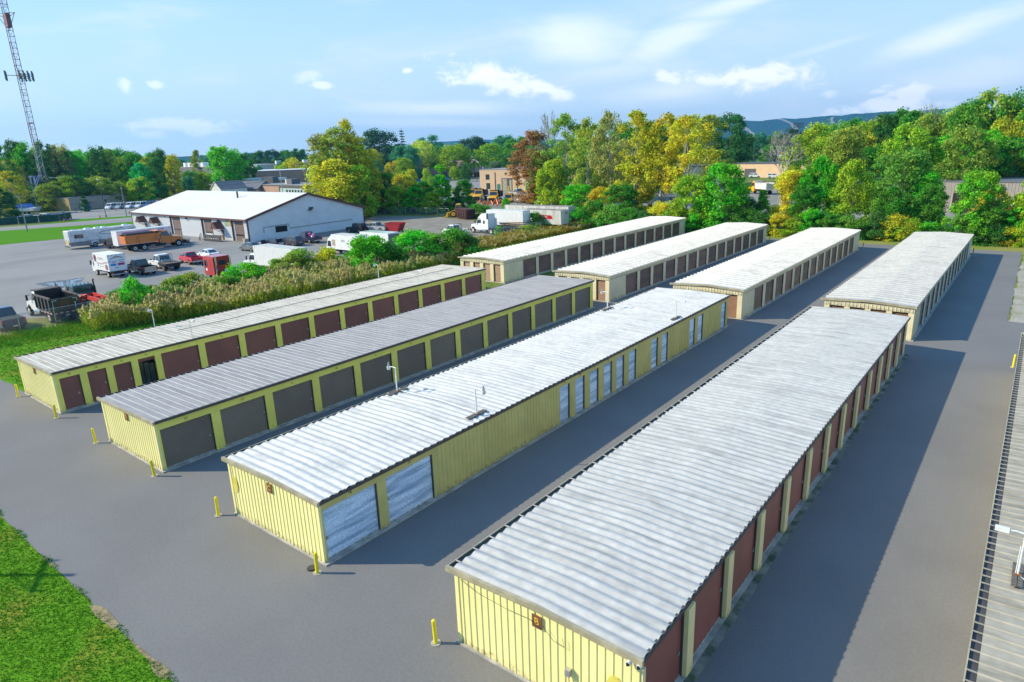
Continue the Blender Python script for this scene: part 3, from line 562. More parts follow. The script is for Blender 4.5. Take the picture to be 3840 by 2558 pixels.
MB().tube([(wL+.1, 3.6, 1.5), (wL+.1, 3.6, 2.7), (wL+.1, 9.8, 2.85), (wL+.1, 10, 1.9), (wL+.1, 27.5, 2.1)], .045, 5).build('pipe', M_TRIM, ws)
bxx('concrete_block', M_CONC, ws, 54.6, 55.4, -1.0, -.2, 0, .8)

# ------------------------------------------------------------ other buildings
def bldg(name, label, cat, A, B, D, H, wall, roof, wins=(), doors=(), gab=0, par=0, wm=None, gtype='len', ribs=0, roofover=.3, panes=True, band=None, dcol=None):
    A = Vector((*A, 0)); B = Vector((*B, 0)); d = B-A; L = d.length
    t = thing(name, label, cat, A, math.atan2(d.y, d.x))
    bxx('wall', wall, t, 0, L, 0, D, 0, H)
    if band: bxx('fascia', band, t, -.15, L+.15, -.15, D+.15, H-1.1, H-.05)
    if gab:
        o = roofover
        if gtype == 'len':   # ridge along the front
            MB().add([(-o, -o, H), (L+o, -o, H), (L+o, D/2, H+gab), (-o, D/2, H+gab), (-o, D+o, H), (L+o, D+o, H)], [(0, 1, 2, 3), (3, 2, 5, 4), (0, 3, 4), (1, 5, 2)]).build('roof', roof, t)
        else:
            MB().add([(-o, -o, H-.15), (L/2, -o, H+gab), (L+o, -o, H-.15), (-o, D+o, H-.15), (L/2, D+o, H+gab), (L+o, D+o, H-.15)], [(0, 1, 4, 3), (1, 2, 5, 4)]).build('roof', roof, t)
            MB().add([(0, -.005, H), (L, -.005, H), (L/2, -.005, H+gab-.05), (0, D, H), (L, D, H), (L/2, D, H+gab-.05)], [(0, 1, 2), (5, 4, 3)]).build('gable', wall, t)
            for q in (0, 1):
                a_, b_ = ((-o, H-.15), (L/2, H+gab)) if q == 0 else ((L+o, H-.15), (L/2, H+gab))
                MB().add([(a_[0], -o-.02, a_[1]-.3), (b_[0], -o-.02, b_[1]-.3), (b_[0], -o-.02, b_[1]), (a_[0], -o-.02, a_[1])], [(0, 1, 2, 3)]).build('barge_board', M_WHT, t)
    else:
        bxx('roof', roof, t, -.1, L+.1, -.1, D+.1, H+.0, H+.18+par)
    wm = wm or M_WHT
    for (x, z, w, h) in wins:
        p = bxx('window', wm, t, x-.08, x+w+.08, -.05, -.004, z-.08, z+h+.08); bxx('pane', M_GLASS, p, x, x+w, -.07, -.052, z, z+h)
    for (x, w, h) in doors:
        p = bxx('door', dcol or M_GLASS, t, x, x+w, -.05, -.004, .02, h); bxx('handle', M_STEEL, p, x+w-.2, x+w-.1, -.08, -.052, 1, 1.1)
    if ribs:
        n = int(L/ribs); me = MB().box(-.06, .06, -.05, -.003, .05, H-.05).mesh('wall_rib', wall)
        for i in range(n): O('wall_rib', me, t, ((i+.5)*L/n, 0, 0))
    return t
M_BRICKG = pm('grey_brown_brick', (.36, .30, .25), .85, var=.1, scale=1, bscale=6); M_PEACH = pm('peach_render', (.62, .43, .27), .8, var=.03, scale=.3); M_OCH = pm('ochre_sheet', (.52, .37, .15), .7, var=.15, scale=.4)
M_DKROOF = pm('dark_felt', (.10, .10, .105), .8, var=.15, scale=.2); M_GRROOF = pm('grey_felt', (.26, .26, .27), .8, var=.12, scale=.2); M_LIGHTW = pm('pale_sheet', (.52, .50, .44), .6, var=.04, scale=.3); M_PBRICK = pm('pink_brick', (.42, .26, .20), .85, var=.08, scale=.5, bscale=5)
M_BRROOF = pm('brown_tile', (.19, .14, .125), .85, var=.15, scale=.6, bscale=3); M_SLATE = pm('slate', (.13, .14, .165), .8, var=.1, scale=.5); M_CREAMW = pm('cream_sheet', (.62, .56, .38), .6, var=.06, scale=.5); M_BLU = pm('blue_paint', (.04, .16, .42), .4)
M_BLUF = pm('blue_fascia', (.05, .10, .22), .5); M_GREENM = pm('green_metal_roof', (.05, .14, .11), .5); M_DKW = pm('dark_wall', (.09, .085, .09), .7); M_RIBW = pm('ribbed_taupe', (.34, .31, .28), .6, var=.15, scale=1.2, stretch=(3, 3, .3))
t = bldg('office_building', 'long low grey brown office with a blue door behind the fenced parking', 'office', (-296, 97.7), (-303, 126.5), 14, 4.8, M_BRICKG, M_GRROOF, wins=[(14, 2.3, 1.2, 1.2), (20.5, 2.4, 1.2, 1.2)], doors=[(6.2, 1.8, 2.6)], dcol=M_BLU)
bxx('awning', M_TAN, t, 5.6, 9.2, -1.3, -.05, 3.0, 3.15); bxx('ventilator', M_WHT, t, 3.9, 5.4, -.6, -.06, .3, 3.2); bxx('gable_wall', M_OCH, t, -.05, -.003, -.05, 14.05, .0, 4.95)
t = bldg('depot_building', 'flat roofed peach coloured depot with green doors behind the yellow trucks', 'depot', (-196.9, 226.4), (-140.3, 234.3), 34, 9.0, M_PEACH, M_GRROOF, wins=[(3.2, 4.9, 1.8, 2.1), (3.4, .9, 1.8, 2.4)], doors=[(8.9, 1.6, 2.9), (23.3, 3.2, 3.3)], dcol=pm('green_door', (.03, .20, .14), .5), wm=M_DKW)
p = bxx('loading_door', M_DKW, t, 11.2, 16.6, -.06, -.004, .02, 5.4); bxx('door_leaf', M_TAN, p, 11.7, 14.0, -.1, -.062, .1, 5.1); bxx('door_leaf', M_TAN, p, 15.2, 16.3, -.1, -.062, .1, 4.6)
for x in (8.0, 19.0, 32.0): bxx('downpipe', M_BRTRIM, t, x-.14, x+.14, -.16, -.004, 0, 7.9)
MB().box(13, 13.6, -.3, -.004, 7.1, 7.7).build('wall_lamp', M_TRIM, t)
for i, x in enumerate((21, 24, 26.5, 29, 30.5, 33.5, 36, 41)):
    b = thing('bollard', 'tall yellow post in front of the peach coloured depot', 'bollard', (-196.9+.9904*x+.1, 226.4+.138*x-9, 0), 0, 'yellow posts at the depot'); MB().cyl(0, 0, 0, 2.6, .22, 8).build('post', M_BOL, b)
t = bldg('warehouse', 'cream sheet clad warehouse with a dark roof edge behind the golden trees', 'warehouse', (-117, 234.4), (-95.2, 244.2), 40, 8.6, M_CREAMW, M_DKROOF)
tag(t, None)
bldg('warehouse', 'grey shaded side wing of the cream warehouse seen between the trees', 'warehouse', (-140, 236), (-117.4, 234.6), 30, 7.4, M_LIGHTW, M_DKROOF)
t = bldg('flat_building', 'long peach building with one dark door behind the yellow and white dump truck', 'building', (-132, 338.2), (-70, 324.5), 30, 6.4, M_PEACH, M_DKROOF, doors=[(14.5, 6.2, 4.2)], dcol=M_DKW)
t = bldg('metal_building', 'long ribbed taupe metal building with dark open bays behind the right hand trees', 'metal building', (-40, 185.2), (24, 171.8), 20, 6.7, M_RIBW, M_SLATE, ribs=.62)
for a in (2.8, 10.2, 24.6, 36.0, 46.5):
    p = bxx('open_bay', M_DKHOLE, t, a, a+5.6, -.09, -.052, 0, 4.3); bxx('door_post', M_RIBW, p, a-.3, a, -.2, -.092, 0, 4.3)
for x, y, c in ((-11.4, 172, 'left'), (-5.6, 170.6, 'right')):
    b = thing('pipe_post', 'turquoise pipe post before the metal building, '+c+' one', 'post', (x, y, 0)); MB().cyl(0, 0, 0, 2.6, .17, 8).build('pipe', pm('turquoise', (.06, .45, .45), .5), b)
t = bldg('industrial_hall', 'tall pale industrial hall with a flat roof beyond the workshop ridge', 'hall', (-415, 241), (-376.3, 228.1), 60, 13.4, M_LIGHTW, M_GRROOF, doors=[(30, .6, 7)], dcol=M_BLKTX)
for x, y in ((38, 12), (34, 30), (36.5, 45)): MB().box(x-1.5, x+1.5, y, y+3, 13.5, 15.6).build('roof_unit', M_WHT, t)
t = bldg('brick_building', 'pinkish brick building with a white roof edge beyond the workshop ridge', 'building', (-326, 196), (-309, 217.5), 40, 10.8, M_PBRICK, M_WHT)
bxx('annex', M_PBRICK, t, 27, 44, 4, 30, 0, 9.2)
t = bldg('low_building', 'low brick building with a dark mansard band and light blue windows', 'building', (-284, 172.5), (-243, 167.5), 16, 5.6, pm('pale_blue_wall', (.42, .52, .55), .6), M_GRROOF, wins=[(25+i*2.6, 2.1, 1.5, 1.7) for i in range(6)], band=M_DKW)
bxx('brick_front', M_PBRICK, t, -1, 19, -.3, -.16, 2.5, 5.0); MB().box(18, 23, 4, 8, 5.8, 8).build('roof_unit', M_SLATE, t); MB().box(17, 18, 4, 7.5, 5.8, 7.8).build('roof_unit', M_WHT, t)
bldg('low_building', 'dark slate roofed low house beyond the workshop ridge', 'house', (-299, 162.5), (-281, 169), 12, 4.0, M_PBRICK, M_SLATE, gab=3.2)
bldg('gable_house', 'small white gabled house front just above the workshop ridge', 'house', (-294, 154), (-284, 153.3), 12, 4.8, M_WHT, M_SLATE, gab=3.2, gtype='end', wins=[(4, 2.2, 1.4, 1.6)])
t = thing('canopy', 'white flat filling station canopy with a blue fascia on posts', 'canopy', (-321.1, 183.8, 0), R(14))
bxx('roof', M_WHT, t, -4, 20, 0, 12, 6.4, 7.6); bxx('fascia', M_BLUF, t, 5, 18, -.1, -.01, 3.6, 6.3)
for x in (-2, 6, 12, 18): bxx('column', M_WHT, t, x-.3, x+.3, -.5, -.12, 0, 6.4)
bxx('sign_box', M_SLATE, t, 17, 24, -2, 2, 2, 8.4)
t = bldg('dark_building', 'flat dark grey building with white rooftop units on the left', 'building', (-470, 226), (-405, 222), 40, 13.4, pm('slate_block', (.14, .14, .16), .8), M_WHT)
for x in (3, 10, 14, 24, 30): MB().box(x, x+3, 2, 6, 13.6, 16.2).build('roof_unit', M_WHT, t)
t = bldg('plaza', 'long dark fronted shopping plaza with columns behind the parking lot', 'plaza', (-375, 308), (-303, 315), 22, 5.4, M_DKW, M_TAN, doors=[(6, 3, 3), (20, 3, 3), (34, 3, 3), (48, 3, 3), (60, 3, 3)], band=M_BRROOF, dcol=M_GLASS)
for i in range(9): bxx('column', M_PBRICK, t, 2+i*8.3, 2.9+i*8.3, -2.2, -1.4, 0, 4.4)
bxx('canopy', M_BRROOF, t, 0, 72, -2.6, -.16, 4.4, 5.3); bxx('end_bay', M_PBRICK, t, 62, 71, -2.9, -.2, 0, 7.2)
bldg('clock_pavilion', 'taller brick plaza pavilion with an arched green roof', 'pavilion', (-333.9, 306), (-323, 308.5), 14, 9.2, M_PBRICK, M_GREENM, gab=3, gtype='end', wins=[(4.6, 6, 1.6, 2.2)])
t = bldg('cream_house', 'cream house with a brown roof and white dormers left of the plaza', 'house', (-397, 336), (-371, 347), 14, 6, M_CREAMW, M_BRROOF, gab=3.6)
for x in (9, 18): MB().box(x, x+3.4, 1.2, 6, 6.4, 8.8).build('dormer', M_WHT, t)
bldg('brown_roof_house', 'grey brown roofed low house right of the plaza', 'house', (-338, 344.8), (-312, 348), 14, 7.2, M_TAN, M_BRROOF, gab=4)
bldg('hall', 'white gabled hall front above the peach coloured depot', 'hall', (-337.9, 368.6), (-312.9, 364.0), 30, 7.5, M_WHT, M_SLATE, gab=6.5, gtype='end')
t = bldg('long_hall', 'long white hall with a brown tiled roof and a pale chimney', 'hall', (-312.5, 362), (-286, 382), 22, 7, M_WHT, M_BRROOF, gab=6, wins=[(3+i*4.2, 3.6, 2, 2) for i in range(6)])
MB().box(20, 21.4, 3, 4.4, 7, 12.6).build('chimney', M_TAN, t)
t = bldg('storefront', 'beige shop front with brick columns left of the peach coloured depot', 'shop', (-300.6, 334.9), (-286, 332.5), 12, 7.2, M_LIGHTW, M_TAN, wins=[(1.4, .8, 3, 3.2), (6, .8, 5.6, 3.2)], wm=M_TAN)
for x in (0, 4.8, 12.4): bxx('brick_column', M_PBRICK, t, x, x+1.1, -.8, -.09, 0, 8.2)
bldg('white_house', 'small white house with a grey roof between the utility poles in the distance', 'house', (-124, 412), (-112, 415), 10, 8.6, M_WHT, M_SLATE, gab=3.6, gtype='end', wins=[(3, 4, 1.4, 1.8)])
bldg('grey_house', 'low grey roofed house half hidden by the bare grey tree', 'house', (-82, 402), (-58, 398), 12, 7, M_LIGHTW, M_GRROOF, gab=4)
# blue containers and brown shed
for i, (x, y, c, l) in enumerate(((-262, 124, (.05, .22, .55), 'blue shipping container beyond the workshop roof, left one'), (-258.5, 131, (.03, .12, .38), 'darker blue shipping container beyond the workshop roof'))):
    t = thing('shipping_container', l, 'container', (x, y, 0), R(68)); m_ = pm('container_%d' % i, c, .5, var=.06); bxx('body', m_, t, -3, 3, -1.2, 1.2, .15, 2.7)
    me = MB().box(-.08, .08, -1.26, -1.201, .3, 2.6).mesh('corrugation', m_)
    for k in range(12): O('corrugation', me, t, (-2.75+k*.5, 0, 0))
bldg('shed', 'small dark brown gabled shed beyond the workshop roof', 'shed', (-254, 135.5), (-251, 142.5), 5, 2.6, M_BRTRIM, M_SHING, gab=1.4, gtype='end')

# ------------------------------------------------------------ lattice mast
M_MR = pm('mast_red', (.22, .075, .08), .5); M_MW = pm('mast_white', (.34, .36, .42), .5)
mast = thing('lattice_mast', 'very tall slim red and white lattice radio mast with antenna arms', 'radio mast', (-311.5, 95.5, 0))
hs = 1.05; zt = 112; cr = [(-hs, -hs*.6), (hs, -hs*.6), (0, hs*1.15)]
bands = [(0, 11.6), (11.6, 25), (25, 33.4), (33.4, 50), (50, 62), (62, 75), (75, 92)]
for i, (a, b) in enumerate(bands):
    m_ = M_MR if i % 2 == 0 else M_MW; mb = MB()
    for x, y in cr: mb.tube([(x, y, a), (x, y, b)], .12, 5)
    z = a; k = 0
    while z < b-.01:
        z2 = min(b, z+2.0)
        for q in range(3):
            p0, p1 = cr[q], cr[(q+1) % 3]; mb.tube([(*p0, z), (*p1, z)], .06, 4); mb.tube([(*(p0 if k % 2 else p1), z), (*(p1 if k % 2 else p0), z2)], .055, 4)
        z = z2; k += 1
    mb.build('lattice_section', m_, mast)
M_ANT = pm('antenna_grey', (.10, .15, .15), .5)
pl = MB()
for ang in (10, 130, 250):
    c, s_ = math.cos(R(ang)), math.sin(R(ang))
    a = MB().tube([(0, 0, 50.4), (c*4.2, s_*4.2, 50.4)], .12, 5).tube([(c*4.2-s_*2.2, s_*4.2+c*2.2, 50.4), (c*4.2+s_*2.2, s_*4.2-c*2.2, 50.4)], .10, 5).tube([(c*4.2-s_*2.2, s_*4.2+c*2.2, 49), (c*4.2+s_*2.2, s_*4.2-c*2.2, 49)], .08, 5).build('antenna_arm', M_ANT, mast)
    for k in (-1, -.33, .33, 1):
        x, y = c*4.3-s_*2.2*k, s_*4.3+c*2.2*k
        MB().box(x-.22, x+.22, y-.22, y+.22, 48.6, 51.8).build('antenna_panel', M_ANT, a)
MB().tube([(-4, -2, 72.0), (0, 0, 70), (3, 2, 72.0)], .12, 5).tube([(-4, -2, 72.0), (0, 0, 66)], .1, 5).tube([(3, 2, 72.0), (0, 0, 66)], .1, 5).tube([(-4, -2, 72.0), (3, 2, 72.0)], .1, 5).box(-1.4, 1.8, -.7, .7, 67, 71.6).build('platform', M_MR, mast)
MB().tube([(-1.6, 0, 39.2), (1.6, 0, 39.2)], .14, 5).build('cross_arm', M_MR, mast); MB().tube([(-1.6, 0, 33.4), (1.6, 0, 33.4)], .14, 5).build('cross_arm', M_MR, mast); MB().tube([(-3, 0, 44), (3, 0, 44)], .08, 5).build('cross_arm', M_MW, mast)
MB().box(-6, -1.2, -3, -1.5, 13, 13.6).box(-5, -3.2, -3, -1.4, 10.6, 13).box(-1.6, .6, -2.8, -1.2, 11, 13.4).build('equipment', M_BLUF, mast); MB().tube([(-3, -2, 12.5), (-3.0, -2, 7), (0, -1.5, 0)], .28, 6).build('cable_duct', M_MW, mast)

# ------------------------------------------------------------ poles, wires, lights
M_POLE = pm('pole_wood', (.22, .17, .14), .9, var=.2, scale=2); M_POLEG = pm('pole_grey', (.33, .33, .31), .85, var=.15, scale=2); M_WIRE = pm('wire', (.03, .03, .035), .6)
def upole(x, y, h, label, m=M_POLEG, arm=2.4, az_=0, lean=0, insul=True):
    t = thing('utility_pole', label, 'utility pole', (x, y, 0), az_); t.rotation_euler = (0, R(lean), az_)
    MB().tube([(0, 0, -.3), (0, 0, h)], .17, 8, .11).build('pole', m, t)
    if arm:
        MB().box(-arm/2, arm/2, -.06, .06, h-1.0, h-.86).tube([(-arm/2, 0, h-.9), (0, 0, h-1.8)], .03, 4).tube([(arm/2, 0, h-.9), (0, 0, h-1.8)], .03, 4).build('cross_arm', m, t)
        for k in (-.45, 0, .45): MB().cyl(k*arm, 0, h-.86, h-.6, .06, 6).build('insulator', M_STEEL, t)
    return t
upole(-217, 60.1, 10.4, 'grey utility pole with a cross arm standing on the left lawn by the road', az_=R(60))
upole(-297.9, 85.9, 17.5, 'tall brown wooden utility pole between the mast and the lawn', M_POLE, arm=0, lean=-3)
upole(-296, 86.8, 13, 'shorter grey utility pole beside the tall brown one', arm=0)
upole(-238.4, 94.6, 10, 'thin grey pole at the grass island left of the workshop roof', arm=1)
upole(-232, 150, 13, 'pale pole at the right end of the low brick building', pm('pole_pale', (.5, .5, .48), .7), arm=0)
upole(-263, 300, 15, 'grey pole with a small forked top behind the peach depot', M_POLE, arm=1.6)
for i, (x, y, h) in enumerate(((-140, 376, 13), (-127, 374, 14.5), (-117, 370, 14.5), (-97, 352, 17), (-64, 356, 14))): upole(x, y, h, ['leftmost of the pale poles above the long peach building', 'second pale pole above the long peach building', 'third pale pole, next to the small white house', 'tallest pale pole above the long peach building', 'pale pole right of the bare grey tree'][i], MATS['pole_pale'], arm=2 if i > 2 else 0)
for nm_, pts in (('lower pair of dark wires from the left lawn pole past the office', [(-260, -40, 8.2), (-217, 60.1, 8.8), (-238.4, 94.6, 8.5), (-225, 140, 9)]),
                 ('upper dark wire from the left lawn pole past the office', [(-260, -40, 9.2), (-217, 60.1, 10.0), (-238.4, 94.6, 9.6), (-225, 140, 10)])):
    P = []
    for a, b in zip(pts, pts[1:]):
        for k in range(8): u = k/8; P.append((a[0]+(b[0]-a[0])*u, a[1]+(b[1]-a[1])*u, a[2]+(b[2]-a[2])*u-4*.6*u*(1-u)))
    P.append(pts[-1]); tag(MB().tube(P, .035, 4).build('overhead_wire', M_WIRE), nm_, 'wire')
for k, (z0, z1) in enumerate(((10.5, 12), (9, 11))):
    tag(MB().tube([(-310, 94, z1+2), (-304, 90, z0), (-297.9, 85.9, z1)], .12, 5).build('overhead_cable', M_MW), ['upper', 'lower'][k]+' pale sagging cable between the mast and the brown pole', 'cable')
def lamp_post(x, y, h, label, heads, rz=0):
    t = thing('lamp_post', label, 'lamp post', (x, y, 0), rz); MB().cyl(0, 0, -.1, .8, .35, 8).build('base', M_CONC, t); MB().tube([(0, 0, .8), (0, 0, h)], .11, 7, .07).build('pole', M_TRIM, t)
    for dx in heads: MB().box(dx-.45, dx+.45, -.22, .22, h-.02, h+.16).tube([(0, 0, h), (dx, 0, h+.05)], .05, 4).build('lamp_head', M_WHT, t)
lamp_post(-244.7, 90.7, 12.2, 'tall dark lamp post on the grass island before the office lot', [-.5])
lamp_post(-290, 93, 12.8, 'tall lamp post with several heads near the office gable', [-1.6, .9, 1.8], R(50))
t = thing('floodlight_mast', 'dark floodlight mast in front of the far mountain', 'floodlight', (-175.7, 625.8, 0), R(20))
MB().tube([(0, 0, 0), (0, 0, 30)], .35, 6).build('pole', M_TRIM, t)
for z in (27.5, 29, 30.5): MB().box(-4.2, 4.2, -.3, .3, z-.12, z+.12).build('lamp_bar', M_TRIM, t)
for z in (28, 29.5, 31):
    for k in range(7): MB().box(-4+k*1.2, -3.1+k*1.2, -.5, .2, z-.3, z+.4).build('lamp_head', M_TRIM, t)
t2 = copy_tree(t); t2.location = (-150, 660, -3); t2['label'] = 'second floodlight mast to the right, paler and farther, before the mountain'
t = thing('sign_board', 'small blue and red sign board above the long peach building', 'sign', (-105.8, 352, 0), R(10)); MB().tube([(0, 0, 0), (0, 0, 11)], .15, 6).build('pole', M_POLEG, t); bxx('panel', pm('sign_blue', (.06, .12, .45), .5), t, -2.2, 2.2, -.15, .15, 9.2, 12.2); bxx('emblem', pm('sign_red', (.5, .05, .06), .5), t, -1, 1, -.2, -.152, 10.6, 11.6); bxx('emblem', M_WHT, t, -1.8, 1.8, -.2, -.152, 9.6, 10.2)
def cone(x, y, label):
    t = thing('traffic_cone', label, 'traffic cone', (x, y, 0), 0, 'orange traffic cones'); MB().cyl(0, 0, 0, .05, .32, 4).cyl(0, 0, .05, 1.05, .22, 8, .05).build('cone', pm('cone_orange', (.75, .09, .02), .5), t); MB().cyl(0, 0, .62, .84, .122, 8, .095).build('collar', M_WHT, t)
cone(-240.6, 77.0, 'orange cone by the green fence, left of the pair'); cone(-242.8, 79.5, 'orange cone by the green fence, right of the pair'); cone(-244.9, 88.9, 'orange cone left of the lamp post on the grass island'); cone(-274.6, 105.6, 'orange cone in front of the parked vans')
# green screened fence on the left
t = thing('screen_fence', 'dark green screened chain link fence round the parked cars on the left', 'fence', (0, 0, 0)); M_SCR = pm('green_screen', (.012, .075, .055), .8, var=.2, scale=1)
def fence_run(t, pts, h, step, scr, m_post):
    for a, b in zip(pts, pts[1:]):
        A = Vector((*a, 0)); B = Vector((*b, 0)); L = (B-A).length; n = max(1, round(L/step))
        for i in range(n+1): p = A+(B-A)*i/n; MB().cyl(p.x, p.y, -.1, h+.05, .045, 6).build('post', m_post, t)
        MB().tube([(A.x, A.y, h), (B.x, B.y, h)], .03, 5).build('top_rail', m_post, t)
        if scr:
            for i in range(n):
                p = A+(B-A)*i/n; q = A+(B-A)*(i+1)/n; d = (q-p)*.02
                MB().add([(p.x+d.x, p.y+d.y, .05), (q.x-d.x, q.y-d.y, .05), (q.x-d.x, q.y-d.y, h-.05), (p.x+d.x, p.y+d.y, h-.05)], [(0, 1, 2, 3)]).build('screen_panel', scr, t)
        else:   # diamond wire, joined
            mb = MB(); s_ = .22; k = int(L/s_); d = (B-A)/L
            for i in range(-int(h/s_), k):
                for sg in (1, -1):
                    u0 = i*s_; pts_ = []
                    ua, ub = (u0, u0+h) ; za, zb = (0, h) if sg > 0 else (h, 0)
                    ca, cb = max(ua, 0), min(ub, L)
                    if cb-ca < .05: continue
                    fz = lambda u: za+(zb-za)*(u-ua)/(ub-ua)
                    mb.tube([(*(A+d*ca).xy, fz(ca)), (*(A+d*cb).xy, fz(cb))], .006, 3, caps=False)
            tag(mb.build('chain_link', m_post, t), kind='stuff')
fence_run(t, [(-251, 57), (-246.2, 71.8), (-244.7, 77.1), (-250.5, 82.5)], 2.3, 5, M_SCR, M_STEEL)
t = thing('chain_link_fence', 'galvanised chain link fence in front of the parked trucks and reeds', 'fence', (0, 0, 0)); fence_run(t, [(-83.2, 13.6), (-83.4, 17.05), (-83.4, 44)], 1.95, 3.42, None, M_STEEL)
t = thing('chain_link_fence', 'chain link fence before the hedge along the gravel drive', 'fence', (0, 0, 0)); fence_run(t, [(-160, 131), (-129, 134.5)], 2.0, 4, None, M_STEEL)
t = thing('chain_link_fence', 'chain link fence behind the weedy bank beside the old trailers', 'fence', (0, 0, 0)); fence_run(t, [(-86.5, 96), (-84.5, 112), (-82.6, 133)], 1.9, 4, None, M_STEEL)

# ------------------------------------------------------------ vehicles (local frame: +x forward, origin on the ground below the middle)
def paint(name, c, r=.28, var=.03): return pm('paint_'+name, c, r, var=var, scale=1, coat=.4, spec=.5)
P_WHITE = paint('white', (.74, .75, .76)); P_RED = paint('red', (.55, .015, .05)); P_DKRED = paint('deep_red', (.42, .02, .02)); P_ORANGE = paint('orange', (.68, .19, .03)); P_YEL = paint('yellow', (.80, .42, .01)); P_NAVY = paint('navy', (.02, .03, .08)); P_TEAL = paint('teal', (.02, .11, .13))
P_BLACK = paint('black', (.02, .022, .025)); P_GREY = paint('grey', (.16, .17, .19)); P_DGREY = paint('dark_grey', (.09, .09, .11)); P_SILV = paint('silver', (.38, .40, .42)); P_BLUE = paint('blue', (.03, .12, .40)); P_TAN = paint('sand', (.45, .38, .28)); P_GREENW = paint('pale_green', (.50, .60, .50))
TYRE = pm('tyre', (.018, .018, .02), .85); RIM = pm('wheel_rim', (.42, .42, .43), .35, metal=.5); RIMW = pm('white_rim', (.62, .60, .55), .5); CHAS = pm('chassis_black', (.025, .025, .028), .7); GL = None
TL = pm('tail_lamp', (.5, .01, .02), .3); HLM = pm('head_lamp', (.75, .76, .74), .15); AMB = pm('amber_lamp', (.8, .22, .01), .3); CHROME = pm('chrome', (.6, .6, .62), .15, metal=.9); M_PLT = pm('number_plate', (.62, .6, .5), .5); M_DECK = pm('deck_planks', (.17, .12, .10), .9, var=.2, scale=2)
_wm = {}
def wheel(t, x, y, r=.34, w=.22, rim=None):
    rim = rim or RIM; s = 1 if y > 0 else -1; k = (r, w, s, rim.name)
    if k not in _wm:
        a = MB().cyly(0, -w/2, w/2, 0, r, 18).mesh('wheel', TYRE)
        b = MB().cyly(0, s*(w/2-.02), s*(w/2+.012), 0, r*.58, 14).mesh('rim', rim); c = MB().cyly(0, s*(w/2), s*(w/2+.03), 0, r*.2, 8).mesh('hub', CHAS)
        _wm[k] = (a, b, c)
    a, b, c = _wm[k]; o = O('wheel', a, t, (x, y, r)); O('rim', b, o, (0, 0, 0)); O('hub', c, o, (0, 0, 0)); return o
def outline(top, zb, wx, r):
    """closed side outline: top runs from rear to front, wheel arches cut into the sill"""
    pts = [(top[0][0], zb)]+top+[(top[-1][0], zb)]
    for x in sorted(wx, reverse=True):
        for i in range(9): a = PI*i/8; pts.append((x+r*math.cos(a), max(zb, .34+r*math.sin(a)*.95 if False else zb+r*math.sin(a)*.9)))
    return pts
def win(t, nm, q, m, ins=(.08, .08, .12, .12), off=.012):
    """glazing on a face given as four corners (bottom left, bottom right, top right, top left)"""
    a, b, c, d = [Vector(p) for p in q]; l, r_, bo, to = ins
    def at(u, v): return a.lerp(b, u).lerp(d.lerp(c, u), v)
    n = (b-a).cross(d-a).normalized()*off
    return MB().quad(*[at(u, v)+n for u, v in ((l, bo), (1-r_, bo), (1-r_, 1-to), (l, 1-to))]).build(nm, m, t)
def house(t, xb0, xb1, xt0, xt1, z0, z1, wb, wt, m, split=2, back=True, roofm=None, nm='cab', sidewin=True, tint=None):
    g = tint or M_GLASS
    MB().frus((xb0, xb1, -wb, wb), (xt0, xt1, -wt, wt), z0, z1).build(nm, m, t)
    if roofm: MB().frus((xt0, xt1, -wt, wt), (xt0+.08, xt1-.08, -wt+.08, wt-.08), z1+.002, z1+.05).build('roof', roofm, t)
    win(t, 'windshield', [(xb1, -wb, z0), (xb1, wb, z0), (xt1, wt, z1), (xt1, -wt, z1)], g, (.06, .06, .08, .1))
    if back: win(t, 'rear_window', [(xb0, wb, z0), (xb0, -wb, z0), (xt0, -wt, z1), (xt0, wt, z1)], g, (.09, .09, .15, .14))
    if sidewin:
        for s in (-1, 1):
            for k in range(split):
                u0, u1 = k/split, (k+1)/split
                bl = (xb0+(xb1-xb0)*u0, s*wb, z0); br = (xb0+(xb1-xb0)*u1, s*wb, z0); tl = (xt0+(xt1-xt0)*u0, s*wt, z1); tr_ = (xt0+(xt1-xt0)*u1, s*wt, z1)
                q = [bl, br, tr_, tl] if s < 0 else [br, bl, tl, tr_]
                win(t, 'side_window', q, g, (.06, .06, .10, .14))
def lamps(t, L, W, zf, zr, xr=None, tall=.14, y_in=.02, lw=.28):
    xr = -L/2 if xr is None else xr
    for s in (-1, 1):
        bxx('tail_lamp', TL, t, xr-.015, xr+.05, s*(W/2-y_in), s*(W/2-y_in-lw*.7), zr-tall/2, zr+tall/2)
        bxx('head_lamp', HLM, t, L/2-.10, L/2+.015, s*(W/2-.04), s*(W/2-.04-lw), zf-.08, zf+.07)
def mirrors(t, x, z, W, m):
    for s in (-1, 1): bxx('mirror', m, t, x-.06, x+.08, s*(W/2+.01), s*(W/2+.2), z-.07, z+.1)
